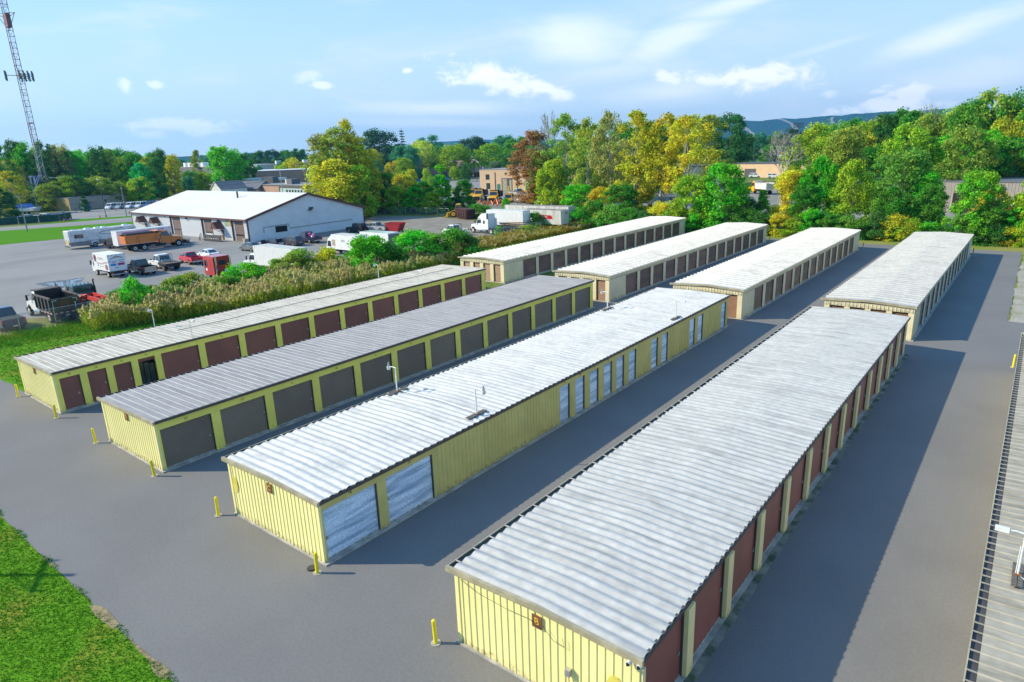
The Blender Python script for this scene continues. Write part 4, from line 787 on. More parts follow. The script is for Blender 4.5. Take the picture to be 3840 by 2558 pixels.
CARSPEC = dict(
    sedan=dict(L=4.85, W=1.82, r=.34, wb=2.8, top=[(-2.42, .55), (-2.38, .92), (-1.5, 1.0), (.95, .96), (2.2, .74), (2.42, .5)], hs=(-1.85, 1.1, -1.0, .25, .95, 1.46, .80, .60)),
    suv=dict(L=4.6, W=1.86, r=.36, wb=2.65, top=[(-2.3, .5), (-2.3, 1.08), (1.0, 1.08), (2.15, .92), (2.3, .6)], hs=(-2.22, 1.1, -1.85, .35, 1.05, 1.68, .84, .68)),
    jeep=dict(L=4.2, W=1.8, r=.40, wb=2.5, top=[(-1.95, .55), (-1.95, 1.12), (.55, 1.12), (.6, 1.15), (2.05, 1.1), (2.1, .6)], hs=(-1.9, .62, -1.85, .42, 1.1, 1.85, .74, .68)),
    van=dict(L=5.4, W=1.95, r=.36, wb=3.2, top=[(-2.7, .45), (-2.7, 1.25), (1.5, 1.2), (2.5, .95), (2.7, .55)], hs=(-2.66, 1.75, -2.6, .9, 1.15, 2.1, .93, .84)))
def car(kind, name, label, x, y, hd, col, cat='car', group=None, tint=None, roofm=None, small=False):
    s = CARSPEC[kind]; L, Wd, r = s['L'], s['W'], s['r']; t = thing(name, label, cat, (x, y, 0), R(hd), group)
    wx = (-s['wb']/2, s['wb']/2)
    MB().prism(outline(s['top'], .24, wx, r*1.12), -Wd/2, Wd/2, .05, .10).build('body', col, t)
    h = s['hs']; house(t, h[0], h[1], h[2], h[3], h[4], h[5], h[6], h[7], col, 3 if kind == 'van' else 2, True, roofm or col, 'cabin', tint=tint)
    for xx in wx:
        for q in (-1, 1): wheel(t, xx, q*(Wd/2-.10), r, .22)
    if small: lamps(t, L, Wd, .65, .85); return t
    lamps(t, L, Wd, .66, .92, tall=.2 if kind != 'sedan' else .13); mirrors(t, h[1]-.35, h[4]+.08, Wd, col)
    bxx('bumper', CHAS, t, -L/2-.05, -L/2+.02, -Wd/2+.1, Wd/2-.1, .34, .5); bxx('number_plate', M_PLT, t, -L/2-.07, -L/2-.052, -.22, .22, .56 if kind != 'sedan' else .5, .68 if kind != 'sedan' else .62)
    for q in (-1, 1):
        MB().box(-.02, -.005, q*(Wd/2-.002), q*(Wd/2+.004), .4, .95).build('door_seam', CHAS, t)
    if kind == 'jeep':
        MB().tube([(-2.0, .1, 1.0), (-2.26, .1, 1.0)], .38, 14).build('spare_wheel', TYRE, t); bxx('bumper', CHAS, t, 2.1, 2.25, -.8, .8, .5, .68)
    return t
def pickup(name, label, x, y, hd, col, L=5.7, Wd=1.98, cabx=(-.55, 1.45), hood=1.16, H=1.86, r=.39, low=None, cover=False, bed=True, load=None, rack=False, open_bed=True, wb=None, dual=False):
    t = thing(name, label, 'pickup truck', (x, y, 0), R(hd)); wb = wb or L*.62; wr = -L/2+1.22; wf = wr+wb
    xb = cabx[0]
    top = [(xb-.02, .62), (xb-.02, hood), (cabx[1]+.1, hood), (L/2-.12, hood-.12), (L/2, hood-.3), (L/2, .6)]
    MB().prism([(xb-.02, .38)]+top+[(L/2, .40), (wf+r*1.15, .40)]+[(wf+r*1.15*math.cos(PI*i/8), .40+r*1.05*math.sin(PI*i/8)) for i in range(1, 8)]+[(wf-r*1.15, .40)], -Wd/2, Wd/2, .05, .1).build('body', col, t)
    if low:
        for q in (-1, 1): bxx('lower_panel', low, t, xb, wf-r*1.3, q*(Wd/2-.02), q*(Wd/2+.008), .42, .72)
    house(t, xb, cabx[1]+.1, xb+.18, cabx[1]-.55, hood-.02, H, Wd/2-.05, Wd/2-.24, col, 2, True, col)
    mirrors(t, cabx[1]-.15, hood+.12, Wd, CHAS); lamps(t, L, Wd, hood-.36, 1.02, tall=.34, lw=.2)
    if bed:
        z1 = hood+.02
        for q in (-1, 1):
            MB().prism([(-L/2, .55), (-L/2, z1), (xb-.05, z1), (xb-.05, .45), (wr+r*1.2, .45)]+[(wr+r*1.2*math.cos(PI*i/8), .45+r*1.1*math.sin(PI*i/8)) for i in range(1, 8)]+[(wr-r*1.2, .45), (-L/2+.1, .5)], *(sorted((q*(Wd/2-.09), q*(Wd/2))))).build('bed_side', col, t)
            if low: bxx('lower_panel', low, t, wr+r*1.2, xb-.06, q*(Wd/2+.002), q*(Wd/2+.01), .46, .72)
        bxx('bed_floor', CHAS, t, -L/2+.05, xb-.05, -Wd/2+.1, Wd/2-.1, .62, .70); bxx('tailgate', low or col, t, -L/2-.005, -L/2+.08, -Wd/2+.22, Wd/2-.22, .60, z1-.02)
        if cover: bxx('bed_cover', CHAS, t, -L/2+.03, xb-.06, -Wd/2+.07, Wd/2-.07, z1+.002, z1+.05)
    MB().box(-L/2-.18, -L/2-.02, -Wd/2+.06, Wd/2-.06, .48, .66).build('bumper', CHROME if not cover else CHAS, t); bxx('number_plate', M_PLT, t, -L/2-.20, -L/2-.182, -.2, .2, .52, .63)
    bxx('frame', CHAS, t, -L/2+.1, L/2-.2, -.5, .5, .38, .5)
    for q in (-1, 1): wheel(t, wf, q*(Wd/2-.13), r, .26); wheel(t, wr, q*(Wd/2-.13), r, .26 if not dual else .4)
    return t
# --- workshop lot, near row
pickup('pickup_truck', 'dark navy pickup with a black bed cover at the left edge, behind the fence', -87.7, 20.3, 180, P_NAVY, cover=True, r=.42, H=1.95)
pickup('pickup_truck', 'black and sand coloured pickup parked right of the white moving truck', -111.5, 44.9, 180, P_BLACK, low=P_TAN, r=.42, L=6.1, wb=3.9, H=1.95)
pickup('pickup_truck', 'bright red pickup with sand coloured wheels parked beside the white sedan', -113.9, 54.2, 174, P_RED, L=5.3, Wd=1.8, r=.38, wb=3.2, cabx=(-.35, 1.25), H=1.72)
car('sedan', 'sedan', 'white sedan parked right of the red pickup', -117.0, 59.0, 176, P_WHITE)
car('sedan', 'coupe', 'grey coupe parked nose left in front of the white workshop corner', -118.5, 68.2, 182, P_GREY)
t = car('suv', 'sport_utility', 'dark blue wagon with its rear hatch and a door open by the workshop gable', -118.2, 72.9, 182, P_NAVY, 'car')
MB().frus((-2.75, -2.0, -.72, .72), (-3.0, -2.0, -.66, .66), 1.70, 1.76).build('open_hatch', P_NAVY, t); bxx('cargo', M_PLT, t, -2.36, -2.31, -.5, .4, .7, .98); bxx('open_door', P_NAVY, t, .85, .92, .95, 1.8, .45, 1.45)
car('suv', 'sport_utility', 'dark grey crossover with red tail lamps next to the wagon with the open hatch', -117.3, 76.6, 182, P_DGREY)
t = pickup('pickup_truck', 'dark blue pickup carrying pink and white bundles by the workshop gable', -117.9, 80.8, 181, P_NAVY, r=.42, H=1.95)
o = thing('bundle', 'pink and white bundle heaped in the dark blue pickup bed', 'bundle', (-116.6, 80.8, .72)); rnd = random.Random(4)
for i in range(9):
    a = rnd.uniform(0, 6.3); MB().tube([(rnd.uniform(-.9, .8), rnd.uniform(-.6, .6), .2+.12*i*.5), (rnd.uniform(-.9, .8), rnd.uniform(-.6, .6), .3+.12*i)], .2, 7).build('roll', pm('pink_cloth', (.6, .06, .25), .8) if i % 3 else M_WHT, o)
bxx('light_bar', TL, t, .2, .4, -.5, .5, 1.93, 2.03)
car('jeep', 'off_road_car', 'dark open backed off road car in the shade of the workshop gable', -122.6, 97.2, 192, P_BLACK)
pickup('pickup_truck', 'silver crew cab pickup between the dark off road car and the red skip', -119.2, 100.4, 188, P_SILV, r=.4)
t = thing('skip', 'red tapered waste skip at the far corner of the workshop', 'skip', (-114.4, 101.6, 0), R(12)); M_SKIP = pm('skip_red', (.38, .02, .03), .5)
for nm_, q in (('side', [(-1.3, -1, .15), (1.2, -1, .15), (2.1, -1.05, 1.9), (-2.0, -1.05, 1.9)]), ('side', [(1.2, 1, .15), (-1.3, 1, .15), (-2.0, 1.05, 1.9), (2.1, 1.05, 1.9)]), ('end', [(1.2, -1, .15), (1.2, 1, .15), (2.1, 1.05, 1.9), (2.1, -1.05, 1.9)]), ('end', [(-1.3, 1, .15), (-1.3, -1, .15), (-2.0, -1.05, 1.9), (-2.0, 1.05, 1.9)]), ('floor', [(-1.3, -1, .2), (1.2, -1, .2), (1.2, 1, .2), (-1.3, 1, .2)])): MB().quad(*q).build(nm_, M_SKIP, t)
MB().box(-2.0, 2.1, -1.12, -1.04, 1.82, 1.95).box(-2.0, 2.1, 1.04, 1.12, 1.82, 1.95).build('rim_rail', M_SKIP, t)
# --- conventional truck cab
def conv_cab(t, xf, m, W_=2.3, zc=1.05, H=2.75, cab_l=1.9, hood_l=1.7, r=.5, sleeper=0, fair=None):
    """xf = front of bonnet; returns rear of cab"""
    xc1 = xf-hood_l; xc0 = xc1-cab_l
    MB().prism([(xc1, .75), (xc1, zc+.75), (xf-.15, zc+.45), (xf, zc+.25), (xf, .7), (xf-.15, .62), (xf-.2, .75)]+[(xf-.75+r*1.15*math.cos(PI*i/8), .7+r*1.1*math.sin(PI*i/8)) for i in range(0, 9)], -W_/2+.12, W_/2-.12, .06, .14).build('bonnet', m, t)
    bxx('grille', CHROME, t, xf-.01, xf+.04, -.5, .5, .75, zc+.2); bxx('bumper', CHAS if m is not P_YEL else P_YEL, t, xf-.05, xf+.2, -W_/2+.05, W_/2-.05, .42, .72)
    bxx('cab_base', m, t, xc0, xc1, -W_/2+.1, W_/2-.1, .7, zc+.7)
    house(t, xc0, xc1, xc0+.08, xc1-.42, zc+.7, H, W_/2-.1, W_/2-.22, m, 1, True, m)
    for s in (-1, 1):
        bxx('head_lamp', HLM, t, xf-.12, xf+.01, s*(W_/2-.18), s*(W_/2-.42), zc-.1, zc+.12)
        p = bxx('mirror', CHAS, t, xc1-.1, xc1+.05, s*(W_/2+.12), s*(W_/2+.28), zc+.75, zc+1.3); MB().tube([(xc1, s*(W_/2-.15), zc+1.25), (xc1, s*(W_/2+.2), zc+1.25)], .02, 4).build('bracket', CHAS, p)
        wheel(t, xf-.75, s*(W_/2-.15), r, .28, RIMW)
    return xc0
def frame(t, x0, x1, z=.75): MB().box(x0, x1, -.55, -.4, z-.12, z+.15).box(x0, x1, .4, .55, z-.12, z+.15).box(x0, x0+.15, -.4, .4, z-.1, z+.1).build('frame', CHAS, t)
def duals(t, x, r=.5, W_=2.35, rim=RIMW):
    for s in (-1, 1): wheel(t, x, s*(W_/2-.28), r, .52, rim)
def tipper(t, x0, x1, W_, z0, z1, m, mt=None, flare=0.25, ribs=4, gate=None, hood=True):
    """open dump body with ribbed sides between x0 (rear) and x1"""
    mt = mt or m
    for s in (-1, 1):
        y = s*W_/2; MB().box(x0, x1, y-s*.08, y, z0, z1).build('body_side', m, t)
        for k in range(ribs): xx = x0+.15+(x1-x0-.3)*k/(ribs-1); bxx('side_rib', m, t, xx-.07, xx+.07, y+s*.002, y+s*.09, z0+.1, z1-.1)
        bxx('top_rail', mt, t, x0, x1, y-s*.12, y+s*.08, z1+.002, z1+.10)
    bxx('body_floor', mt, t, x0, x1, -W_/2+.08, W_/2-.08, z0, z0+.1); bxx('body_front', m, t, x1-.08, x1, -W_/2+.08, W_/2-.08, z0, z1+.35)
    if hood: bxx('cab_guard', mt, t, x1+.002, x1+1.1, -W_/2+.05, W_/2-.05, z1+.33, z1+.41)
    g = bxx('tailgate', gate or m, t, x0-.09, x0-.002, -W_/2+.04, W_/2-.04, z0, z1-.05); return g
# moving truck
t = thing('box_truck', 'small white moving truck with printed box body and purple wave, seen from the rear left', 'box truck', (-113.5, 41.3, 0), PI)
bxx('box_body', P_WHITE, t, -2.6, 2.6, -1.22, 1.22, 1.0, 3.38); bxx('box_roof', pm('box_roof', (.78, .78, .78), .5), t, -2.55, 2.55, -1.18, 1.18, 3.382, 3.41)
MB().frus((2.65, 4.15, -.98, .98), (2.65, 3.75, -.9, .9), 1.5, 2.25).build('cab', P_WHITE, t); bxx('cab_base', P_WHITE, t, 2.65, 4.25, -1.0, 1.0, .55, 1.498)
win(t, 'windshield', [(4.15, -.98, 1.5), (4.15, .98, 1.5), (3.75, .9, 2.25), (3.75, -.9, 2.25)], M_GLASS)
for s in (-1, 1):
    q = [(2.65, s*.98, 1.4), (4.15, s*.98, 1.4), (3.75, s*.9, 2.25), (2.65, s*.9, 2.25)]; win(t, 'side_window', q if s < 0 else [q[1], q[0], q[3], q[2]], M_GLASS, (.2, .1, .1, .1))
    bxx('mirror', CHAS, t, 3.9, 4.0, s*1.12, s*1.3, 1.5, 2.15); wheel(t, 3.0-.05, s*.88, .40, .25, RIMW); wheel(t, -1.35, s*.85, .40, .42, RIMW)
frame(t, -2.6, 2.6, .72)
M_PUR = pm('purple_print', (.20, .05, .12), .5); M_BLP = pm('blue_print', (.05, .28, .62), .5); M_MAR = pm('maroon_print', (.35, .03, .10), .5); M_PHO = pm('photo_print', (.35, .15, .15), .5, var=.4, scale=3)
# prints on the left side (local +y is the driver side, facing the camera)
for z, m_ in ((.0, M_PUR), (-.12, M_MAR)):
    n = 16; P = [(2.4-4.8*i/n, 1.226, 2.28-.28*math.sin(i/n*4.3)+z-.35*i/n+.2) for i in range(n+1)]
    MB().add(P+[(p[0], p[1], p[2]-.06) for p in P], [(i, i+1, n+2+i, n+1+i) for i in range(n)]).build('printed_wave', m_, t)
def disc(t, nm, x, y, z, rx, rz_, m, n=14): MB().add([(x+rx*math.cos(2*PI*i/n), y, z+rz_*math.sin(2*PI*i/n)) for i in range(n)], [tuple(range(n))]).build(nm, m, t)
disc(t, 'printed_picture', 1.9, 1.228, 2.72, .48, .52, pm('photo_print2', (.25, .08, .2), .5, var=.5, scale=3)); disc(t, 'printed_picture', -1.8, 1.228, 1.55, .50, .45, M_PHO)
MB().quad((1.25, 1.228, 1.5), (1.0, 1.228, 1.5), (1.0, 1.228, 1.95), (1.25, 1.228, 1.95)).build('printed_patch', M_BLP, t)
for i, (a, b, z) in enumerate(((.9, -.9, 2.75), (.9, -1.2, 2.55), (.6, -1.0, 1.55))): MB().quad((a, 1.228, z), (b, 1.228, z), (b, 1.228, z+.09), (a, 1.228, z+.09)).build('printed_line', M_PUR if i < 1 else M_TAN, t)
# prints on the rear doors (facing -x locally)
xr = -2.606
MB().tube([(xr-.01, .82, 2.75), (xr-.01, 0, 3.12), (xr-.01, -.82, 2.80)], .045, 4).build('printed_roofline', M_BLKTX, t)
MB().quad((xr, .95, 1.75), (xr, .15, 1.75), (xr, .15, 2.08), (xr, .95, 2.08)).build('printed_panel', M_BLP, t); MB().quad((xr, -.05, 1.75), (xr, -.95, 1.75), (xr, -.95, 2.08), (xr, -.05, 2.08)).build('printed_panel', M_MAR, t)
MB().quad((xr, 1.05, 2.3), (xr, .85, 2.3), (xr, .85, 2.5), (xr, 1.05, 2.5)).build('printed_square', M_BLP, t)
for a, b, z in ((.7, .0, 2.36), (-.15, -1.0, 2.45), (.75, .25, 2.2), (-.3, -.9, 2.2), (.3, -.3, 2.85)): MB().quad((xr, a, z), (xr, b, z), (xr, b, z+.06), (xr, a, z+.06)).build('printed_line', M_PUR, t)
for y_ in (.35, .1): MB().quad((xr, y_, 1.42), (xr, y_-.15, 1.42), (xr, y_-.15, 1.56), (xr, y_, 1.56)).build('printed_square', M_MAR, t)
bxx('lift_frame', CHAS, t, -2.75, -2.62, -1.2, 1.2, .75, .98); bxx('step', M_STEEL, t, -2.95, -2.65, -1.1, 1.1, .48, .6)
for s in (-1, 1): bxx('tail_lamp', TL, t, -2.78, -2.752, s*1.1, s*.85, .78, .95)
for y_ in (-1.1, -.55, 0, .55, 1.1): bxx('marker_lamp', TL, t, -2.64, -2.602, y_-.05, y_+.05, 3.26, 3.33)
# white flatbed
t = thing('flatbed_truck', 'white extended cab flatbed truck with a brown plank deck and black headboard', 'flatbed truck', (-112.3, 48.9, 0), PI)
MB().prism([(-.6, .5), (-.6, 1.3), (1.5, 1.3), (2.9, 1.15), (3.1, .95), (3.1, .5), (2.75, .5)]+[(2.2+.5*math.cos(PI*i/8), .5+.45*math.sin(PI*i/8)) for i in range(0, 9)]+[(1.65, .5)], -1.0, 1.0, .05, .1).build('body', P_WHITE, t)
house(t, -.6, 1.55, -.4, .95, 1.28, 2.1, .95, .78, P_WHITE, 2, True, P_WHITE); mirrors(t, 1.35, 1.4, 2.1, CHAS); lamps(t, 6.2, 2.0, .95, .75, xr=-3.1)
bxx('deck', M_DECK, t, -3.15, -.75, -1.15, 1.15, 1.0, 1.1); MB().box(-3.2, -.72, -1.22, -1.152, .85, 1.12).box(-3.2, -.72, 1.152, 1.22, .85, 1.12).box(-3.24, -3.152, -1.22, 1.22, .85, 1.12).build('deck_rail', CHAS, t)
MB().tube([(-.7, -1.0, 1.1), (-.68, -1.0, 2.15), (-.68, 1.0, 2.15), (-.7, 1.0, 1.1)], .04, 5).build('headboard', CHAS, t); bxx('tool_box', P_SILV, t, -.98, -.76, -.7, .7, 1.11, 1.45)
for k in range(4): MB().tube([(-.69, -.75+.5*k, 1.1), (-.69, -.75+.5*k, 2.15)], .015, 4).build('guard_bar', CHAS, t)
frame(t, -3.0, 1, .7)
for s in (-1, 1): wheel(t, 2.2, s*.86, .40, .25); wheel(t, -1.9, s*.82, .40, .45); bxx('mud_flap', CHAS, t, -2.55, -2.5, s*.6, s*1.1, .3, .84)
# red cab over tractor
t = thing('cab_over_truck', 'red cab over truck with tall silver exhaust stacks, half hidden by the reeds', 'truck', (-93.6, 48.3, 0), PI)
bxx('cab', P_DKRED, t, -1.2, 1.3, -1.2, 1.2, .8, 3.05); bxx('roof', P_DKRED, t, -1.15, 1.2, -1.1, 1.1, 3.052, 3.2)
for s in (-1, 1): bxx('side_window', M_GLASS, t, .35, 1.1, s*1.202, s*1.215, 1.9, 2.75); MB().tube([(-1.32, s*.95, .6), (-1.32, s*.95, 3.3)], .1, 8).build('exhaust', CHROME, t); wheel(t, .7, s*1.0, .5, .3); bxx('mirror', CHAS, t, 1.2, 1.3, s*1.35, s*1.5, 1.9, 2.6)
bxx('rear_window', M_GLASS, t, -1.215, -1.202, -.5, .5, 2.1, 2.7); MB().box(-.45, -.42, 1.2, 1.21, .9, 3.0).build('door_seam', CHAS, t); disc(t, 'door_emblem', .7, 1.217, 1.5, .22, .2, M_WHT)
frame(t, -4.5, 1.2, .8); duals(t, -3.4); MB().tube([(-1.4, 0, 1.2), (-2.2, 0, 1.4)], .3, 8).build('air_intake', CHROME, t)
# big white box truck
t = thing('box_truck', 'long plain white box truck with a white bonneted cab in front of the dark cars', 'box truck', (-89.3, 56.0, 0), PI)
bxx('box_body', P_WHITE, t, -4.8, 4.8, -1.25, 1.25, 1.15, 3.88); bxx('box_roof', pm('grey_box_roof', (.55, .55, .52), .6), t, -4.75, 4.75, -1.2, 1.2, 3.882, 3.91)
for k in range(15):
    bxx('panel_seam', P_WHITE, t, -4.5+k*.64, -4.46+k*.64, 1.252, 1.262, 1.2, 3.85)
conv_cab(t, 8.6, P_WHITE, 2.3, .95, 2.55, 1.7, 1.7); frame(t, -4.8, 6, .85); duals(t, -2.4); bxx('marker_lamp', TL, t, 4.3, 4.4, 1.26, 1.29, 3.7, 3.8)
# two half hidden box trucks
t = thing('box_truck', 'white box truck with green lettering on its side, half hidden by the bright green bush', 'box truck', (-94.9, 73.4, 0), PI)
bxx('box_body', P_WHITE, t, -3.3, 3.3, -1.2, 1.2, 1.0, 3.4); bxx('box_roof', MATS['grey_box_roof'], t, -3.2, 3.2, -1.15, 1.15, 3.402, 3.43)
MB().frus((3.3, 5.0, -1.1, 1.1), (3.3, 4.5, -1.0, 1.0), 1.0, 2.5).build('cab', P_WHITE, t); win(t, 'windshield', [(5.0, -1.1, 1.0), (5.0, 1.1, 1.0), (4.5, 1, 2.5), (4.5, -1, 2.5)], M_GLASS, (.05, .05, .4, .08)); MB().quad((4.6, 1.12, 1.4), (3.6, 1.12, 1.4), (3.7, 1.06, 2.3), (4.4, 1.06, 2.3)).build('side_window', M_GLASS, t)
MB().frus((3.3, 4.6, -1, 1), (3.3, 3.5, -.9, .9), 2.5, 3.3).build('roof_fairing', P_WHITE, t)
text('FEN', .55, pm('green_lettering', (.03, .22, .17), .5), t, (.2, 1.21, 2.45), (PI/2, 0, PI), 'lettering'); MB().box(2.3, 3.1, 1.202, 1.23, 1.6, 2.6).build('side_door', M_TAN, t); frame(t, -3.3, 4, .7)
for s in (-1, 1): wheel(t, 3.9, s*.95, .42, .26); wheel(t, -1.8, s*.9, .42, .5)
t = thing('box_truck', 'white box truck with a pale green roof behind the lettered one', 'box truck', (-91.2, 77.2, 0), PI)
bxx('box_body', P_WHITE, t, -3.5, 3.6, -1.25, 1.25, 1.0, 3.6); bxx('box_roof', P_GREENW, t, -3.45, 3.55, -1.2, 1.2, 3.602, 3.63); bxx('rear_door', P_GREY, t, -3.55, -3.502, -1.1, 1.1, 1.1, 3.45); frame(t, -3.5, 4, .7); MB().frus((3.62, 5.2, -1.1, 1.1), (3.62, 4.8, -1.0, 1.0), .8, 2.5).build('cab', P_WHITE, t)
for s in (-1, 1): wheel(t, 4.2, s*.95, .42, .26); wheel(t, -2.0, s*.9, .42, .5)
# black bodied dump truck
t = thing('dump_truck', 'black bodied dump truck with a white cab and reflective tape, parked by the fence', 'dump truck', (-88.2, 25.15, 0), PI)
g = tipper(t, -3.7, .45, 2.45, 1.15, 2.5, P_BLACK, pm('worn_steel', (.14, .11, .10), .7, var=.3, scale=3), ribs=5)
conv_cab(t, 4.1, P_WHITE, 2.35, 1.0, 2.6, 1.55, 1.7, .5); frame(t, -3.4, 3, .8); duals(t, -2.3, .5)
for q in (-.85, -.25, .3): MB().box(-.105, -.092, q-.03, q+.03, .2, .75).build('tape', M_WHT if q < -.5 else TL, g, (-3.7+.0, 0, 1.2))
for k in range(9):
    m_ = TL if k % 2 else M_WHT; bxx('tape', m_, t, -3.81, -3.795, -1.15+k*.25, -.92+k*.25, 1.0, 1.08); bxx('tape', m_, t, -3.6+k*.42, -3.2+k*.42, 1.228, 1.24, 1.0, 1.08)
MB().tube([(-3.80, -1.05, 2.0), (-3.80, -1.05, 2.3), (-3.80, -.7, 2.3)], .03, 4).tube([(-3.80, 1.05, 1.7), (-3.80, 1.05, 2.3), (-3.80, .7, 2.3)], .03, 4).build('tape', M_WHT, t)
bxx('bumper', CHAS, t, -3.75, -3.6, -1.1, 1.1, .6, .95); bxx('number_plate', M_PLT, t, -3.77, -3.752, -.2, .15, .7, .84); MB().cyl(1.2, -1.0, 2.6, 3.3, .05, 6).build('exhaust', CHAS, t); MB().cyl(.7, -1.0, 3.0, 3.2, .07, 8).build('beacon', AMB, t)
for s in (-1, 1): bxx('mud_flap', CHAS, t, -3.2, -3.16, s*.6, s*1.15, .25, .9); MB().tube([(.2, s*.95, .75), (1.4, s*.95, .75)], .24, 8).build('fuel_tank', CHROME, t)
# teal tow truck
t = thing('tow_truck', 'teal tow truck with a red loading frame beside the black bodied dump truck', 'tow truck', (-88.9, 29.35, 0), PI)
conv_cab(t, 5.6, P_TEAL, 2.35, 1.0, 2.55, 2.5, 1.8, .5); frame(t, -4.3, 3, .8); duals(t, -2.3, .5)
for y_ in (-.75, -.4, 0, .4, .75): MB().cyl(1.9, y_, 2.6, 2.72, .07, 6).build('beacon', AMB, t)
MB().tube([(1.1, -1.0, .8), (1.1, -1.0, 2.9), (.95, -1.0, 3.1)], .08, 7).build('exhaust', CHAS, t); MB().tube([(1.1, -1.0, 1.4), (1.1, -1.0, 2.4)], .14, 8).build('muffler', CHAS, t)
bxx('tool_box', P_TAN, t, .4, 1.2, .3, 1.15, 1.0, 1.6)
M_RFR = pm('frame_red', (.62, .05, .03), .5, var=.15, scale=2)
MB().frus((-4.2, .7, -.62, -.42), (-4.2, .7, -.62, -.42), 1.35, 1.75).frus((-4.2, .7, .42, .62), (-4.2, .7, .42, .62), 1.35, 1.75).box(.4, .68, -.42, .42, 1.4, 1.7).box(-1.6, -1.4, -.42, .42, 1.4, 1.6).box(-4.2, -4.0, -.42, .42, 1.4, 1.7).box(-3.0, -2.85, -.42, .42, 1.4, 1.6).build('loading_frame', M_RFR, t)
for P_ in ([(-.2, .95, .9), (-.2, .95, 1.6), (-1.2, .6, 1.9)], [(-3.8, .5, .8), (-2.6, .5, 1.4)], [(-3.8, -.5, .8), (-2.6, -.5, 1.4)]): MB().tube(P_, .1, 6).build('lift_arm', M_RFR, t)
MB().tube([(.5, .9, 1.75), (-.6, .9, 1.75)], .1, 8).build('cylinder', CHROME, t); bxx('cross_bar', M_RFR, t, -4.5, -4.35, -1.1, 1.1, .7, .95)
car('sedan', 'sedan', 'bright red car mostly hidden by the bushes behind the tow truck', -89.6, 33.4, 184, P_RED, small=True)
car('suv', 'sport_utility', 'pale green car with an orange roof lamp, barely visible behind the reeds', -88.5, 40.0, 182, P_GREENW, small=True)
# motorhome
t = thing('motorhome', 'long white and grey motorhome with dark swoosh stripes beside the lawn', 'motorhome', (-159.3, 57.4, 0), PI/2)
MB().prism([(-6.0, .55), (-6.05, 3.25), (-5.9, 3.4), (5.7, 3.4), (6.0, 3.1), (6.1, 1.4), (6.0, .5), (4.9, .42)]+[(4.2+.55*math.cos(PI*i/8), .42+.5*math.sin(PI*i/8)) for i in range(0, 9)]+[(-1.25, .42)]+[(-1.8+.55*math.cos(PI*i/8), .42+.5*math.sin(PI*i/8)) for i in range(0, 9)], -1.25, 1.25, .06, .1).build('body', pm('motorhome_white', (.62, .63, .65), .35), t)
M_GRS = pm('motorhome_taupe', (.26, .24, .23), .4); M_SWO = pm('swoosh_dark', (.08, .09, .09), .4)
for s in (-1, 1):
    MB().quad(*([(-6.0, s*1.258, .55), (-2.4, s*1.258, .5), (-2.4, s*1.258, 1.25), (-6.0, s*1.258, 1.2)])).quad((-1.2, s*1.258, .5), (3.6, s*1.258, .5), (3.6, s*1.258, 1.35), (-1.2, s*1.258, 1.25)).build('skirt_panel', M_GRS, t)
    MB().quad((-6.0, s*1.262, 1.22), (6.0, s*1.262, 1.38), (6.0, s*1.262, 1.45), (-6.0, s*1.262, 1.28)).build('stripe', M_SWO, t)
    n = 18; P = [(4.8-5.6*math.sin(PI*i/n*.9+.1), s*1.264, 1.9+1.15*i/n) for i in range(n+1)]
    MB().add(P+[(p[0]-.02, p[1], p[2]+.09) for p in P], [(i, i+1, n+2+i, n+1+i) for i in range(n)]).build('stripe', M_SWO, t)
    for a, b, z0, z1 in ((-5.1, -3.6, 1.95, 2.65), (2.0, 2.9, 2.15, 2.7), (5.0-.5, 5.7, 2.1, 2.8)): p = bxx('window', M_GLASS, t, a, b, s*1.262, s*1.29, z0, z1)
    bxx('door', pm('motorhome_door', (.55, .56, .58), .4), t, 3.35, 4.05, s*1.262, s*1.285, .8, 2.9)
    for x_ in (4.2, -1.8): wheel(t, x_, s*1.08, .48, .28)
    bxx('tail_lamp', TL, t, -6.1, -6.04, s*1.15, s*.95, .9, 1.3)
bxx('tag_panel', pm('yellowed_panel', (.55, .50, .30), .5, var=.2), t, -6.09, -6.05, -.9, .9, .8, 1.7); bxx('windshield', M_GLASS, t, 6.06, 6.1, -1.1, 1.1, 1.5, 2.9); bxx('bumper', CHAS, t, -6.2, -6.06, -1.1, 1.1, .42, .6)
for x_ in (-4.6, -2.3, -.6, .6, 4.5): MB().frus((x_-.5, x_+.5, -.4, .4), (x_-.35, x_+.35, -.3, .3), 3.402, 3.62 if x_ > -4 else 3.5).build('roof_unit', P_WHITE, t)
MB().box(-5.8, 5.4, -.02, .02, 3.402, 3.42).build('roof_seam', CHAS, t)
# orange dump truck with a snow plough
t = thing('dump_truck', 'orange three axle dump truck with a tarp and a plough near the workshop', 'dump truck', (-142.0, 60.1, 0), PI/2)
g = tipper(t, -4.6, .55, 2.5, 1.35, 2.75, P_ORANGE, ribs=2, hood=True); 
MB().tube([(-4.5, -1.2, 2.95), (.5, -1.2, 2.95)], .16, 8).build('tarp_roll', CHAS, t); MB().frus((-4.4, .45, -1.1, 1.1), (-4.4, .45, -.4, .4), 2.86, 3.1).build('tarp', CHAS, t)
for s in (-1, 1): MB().add([(.6, s*1.24, 1.35), (.6, s*1.24, 2.75), (1.5, s*1.1, 2.95), (1.3, s*1.1, 2.6)], [(0, 1, 2, 3)]).build('body_gusset', P_ORANGE, t); MB().tube([(-2.9, s*1.27, 1.5), (-2.9, s*1.27, 2.4), (-2.5, s*1.27, 2.4), (-2.5, s*1.27, 1.5)], .03, 4).build('ladder', CHAS, t)
for z in (1.6, 1.95, 2.3): bxx('gate_rib', P_ORANGE, g, -4.76, -4.692, -1.15, 1.15, z, z+.1)
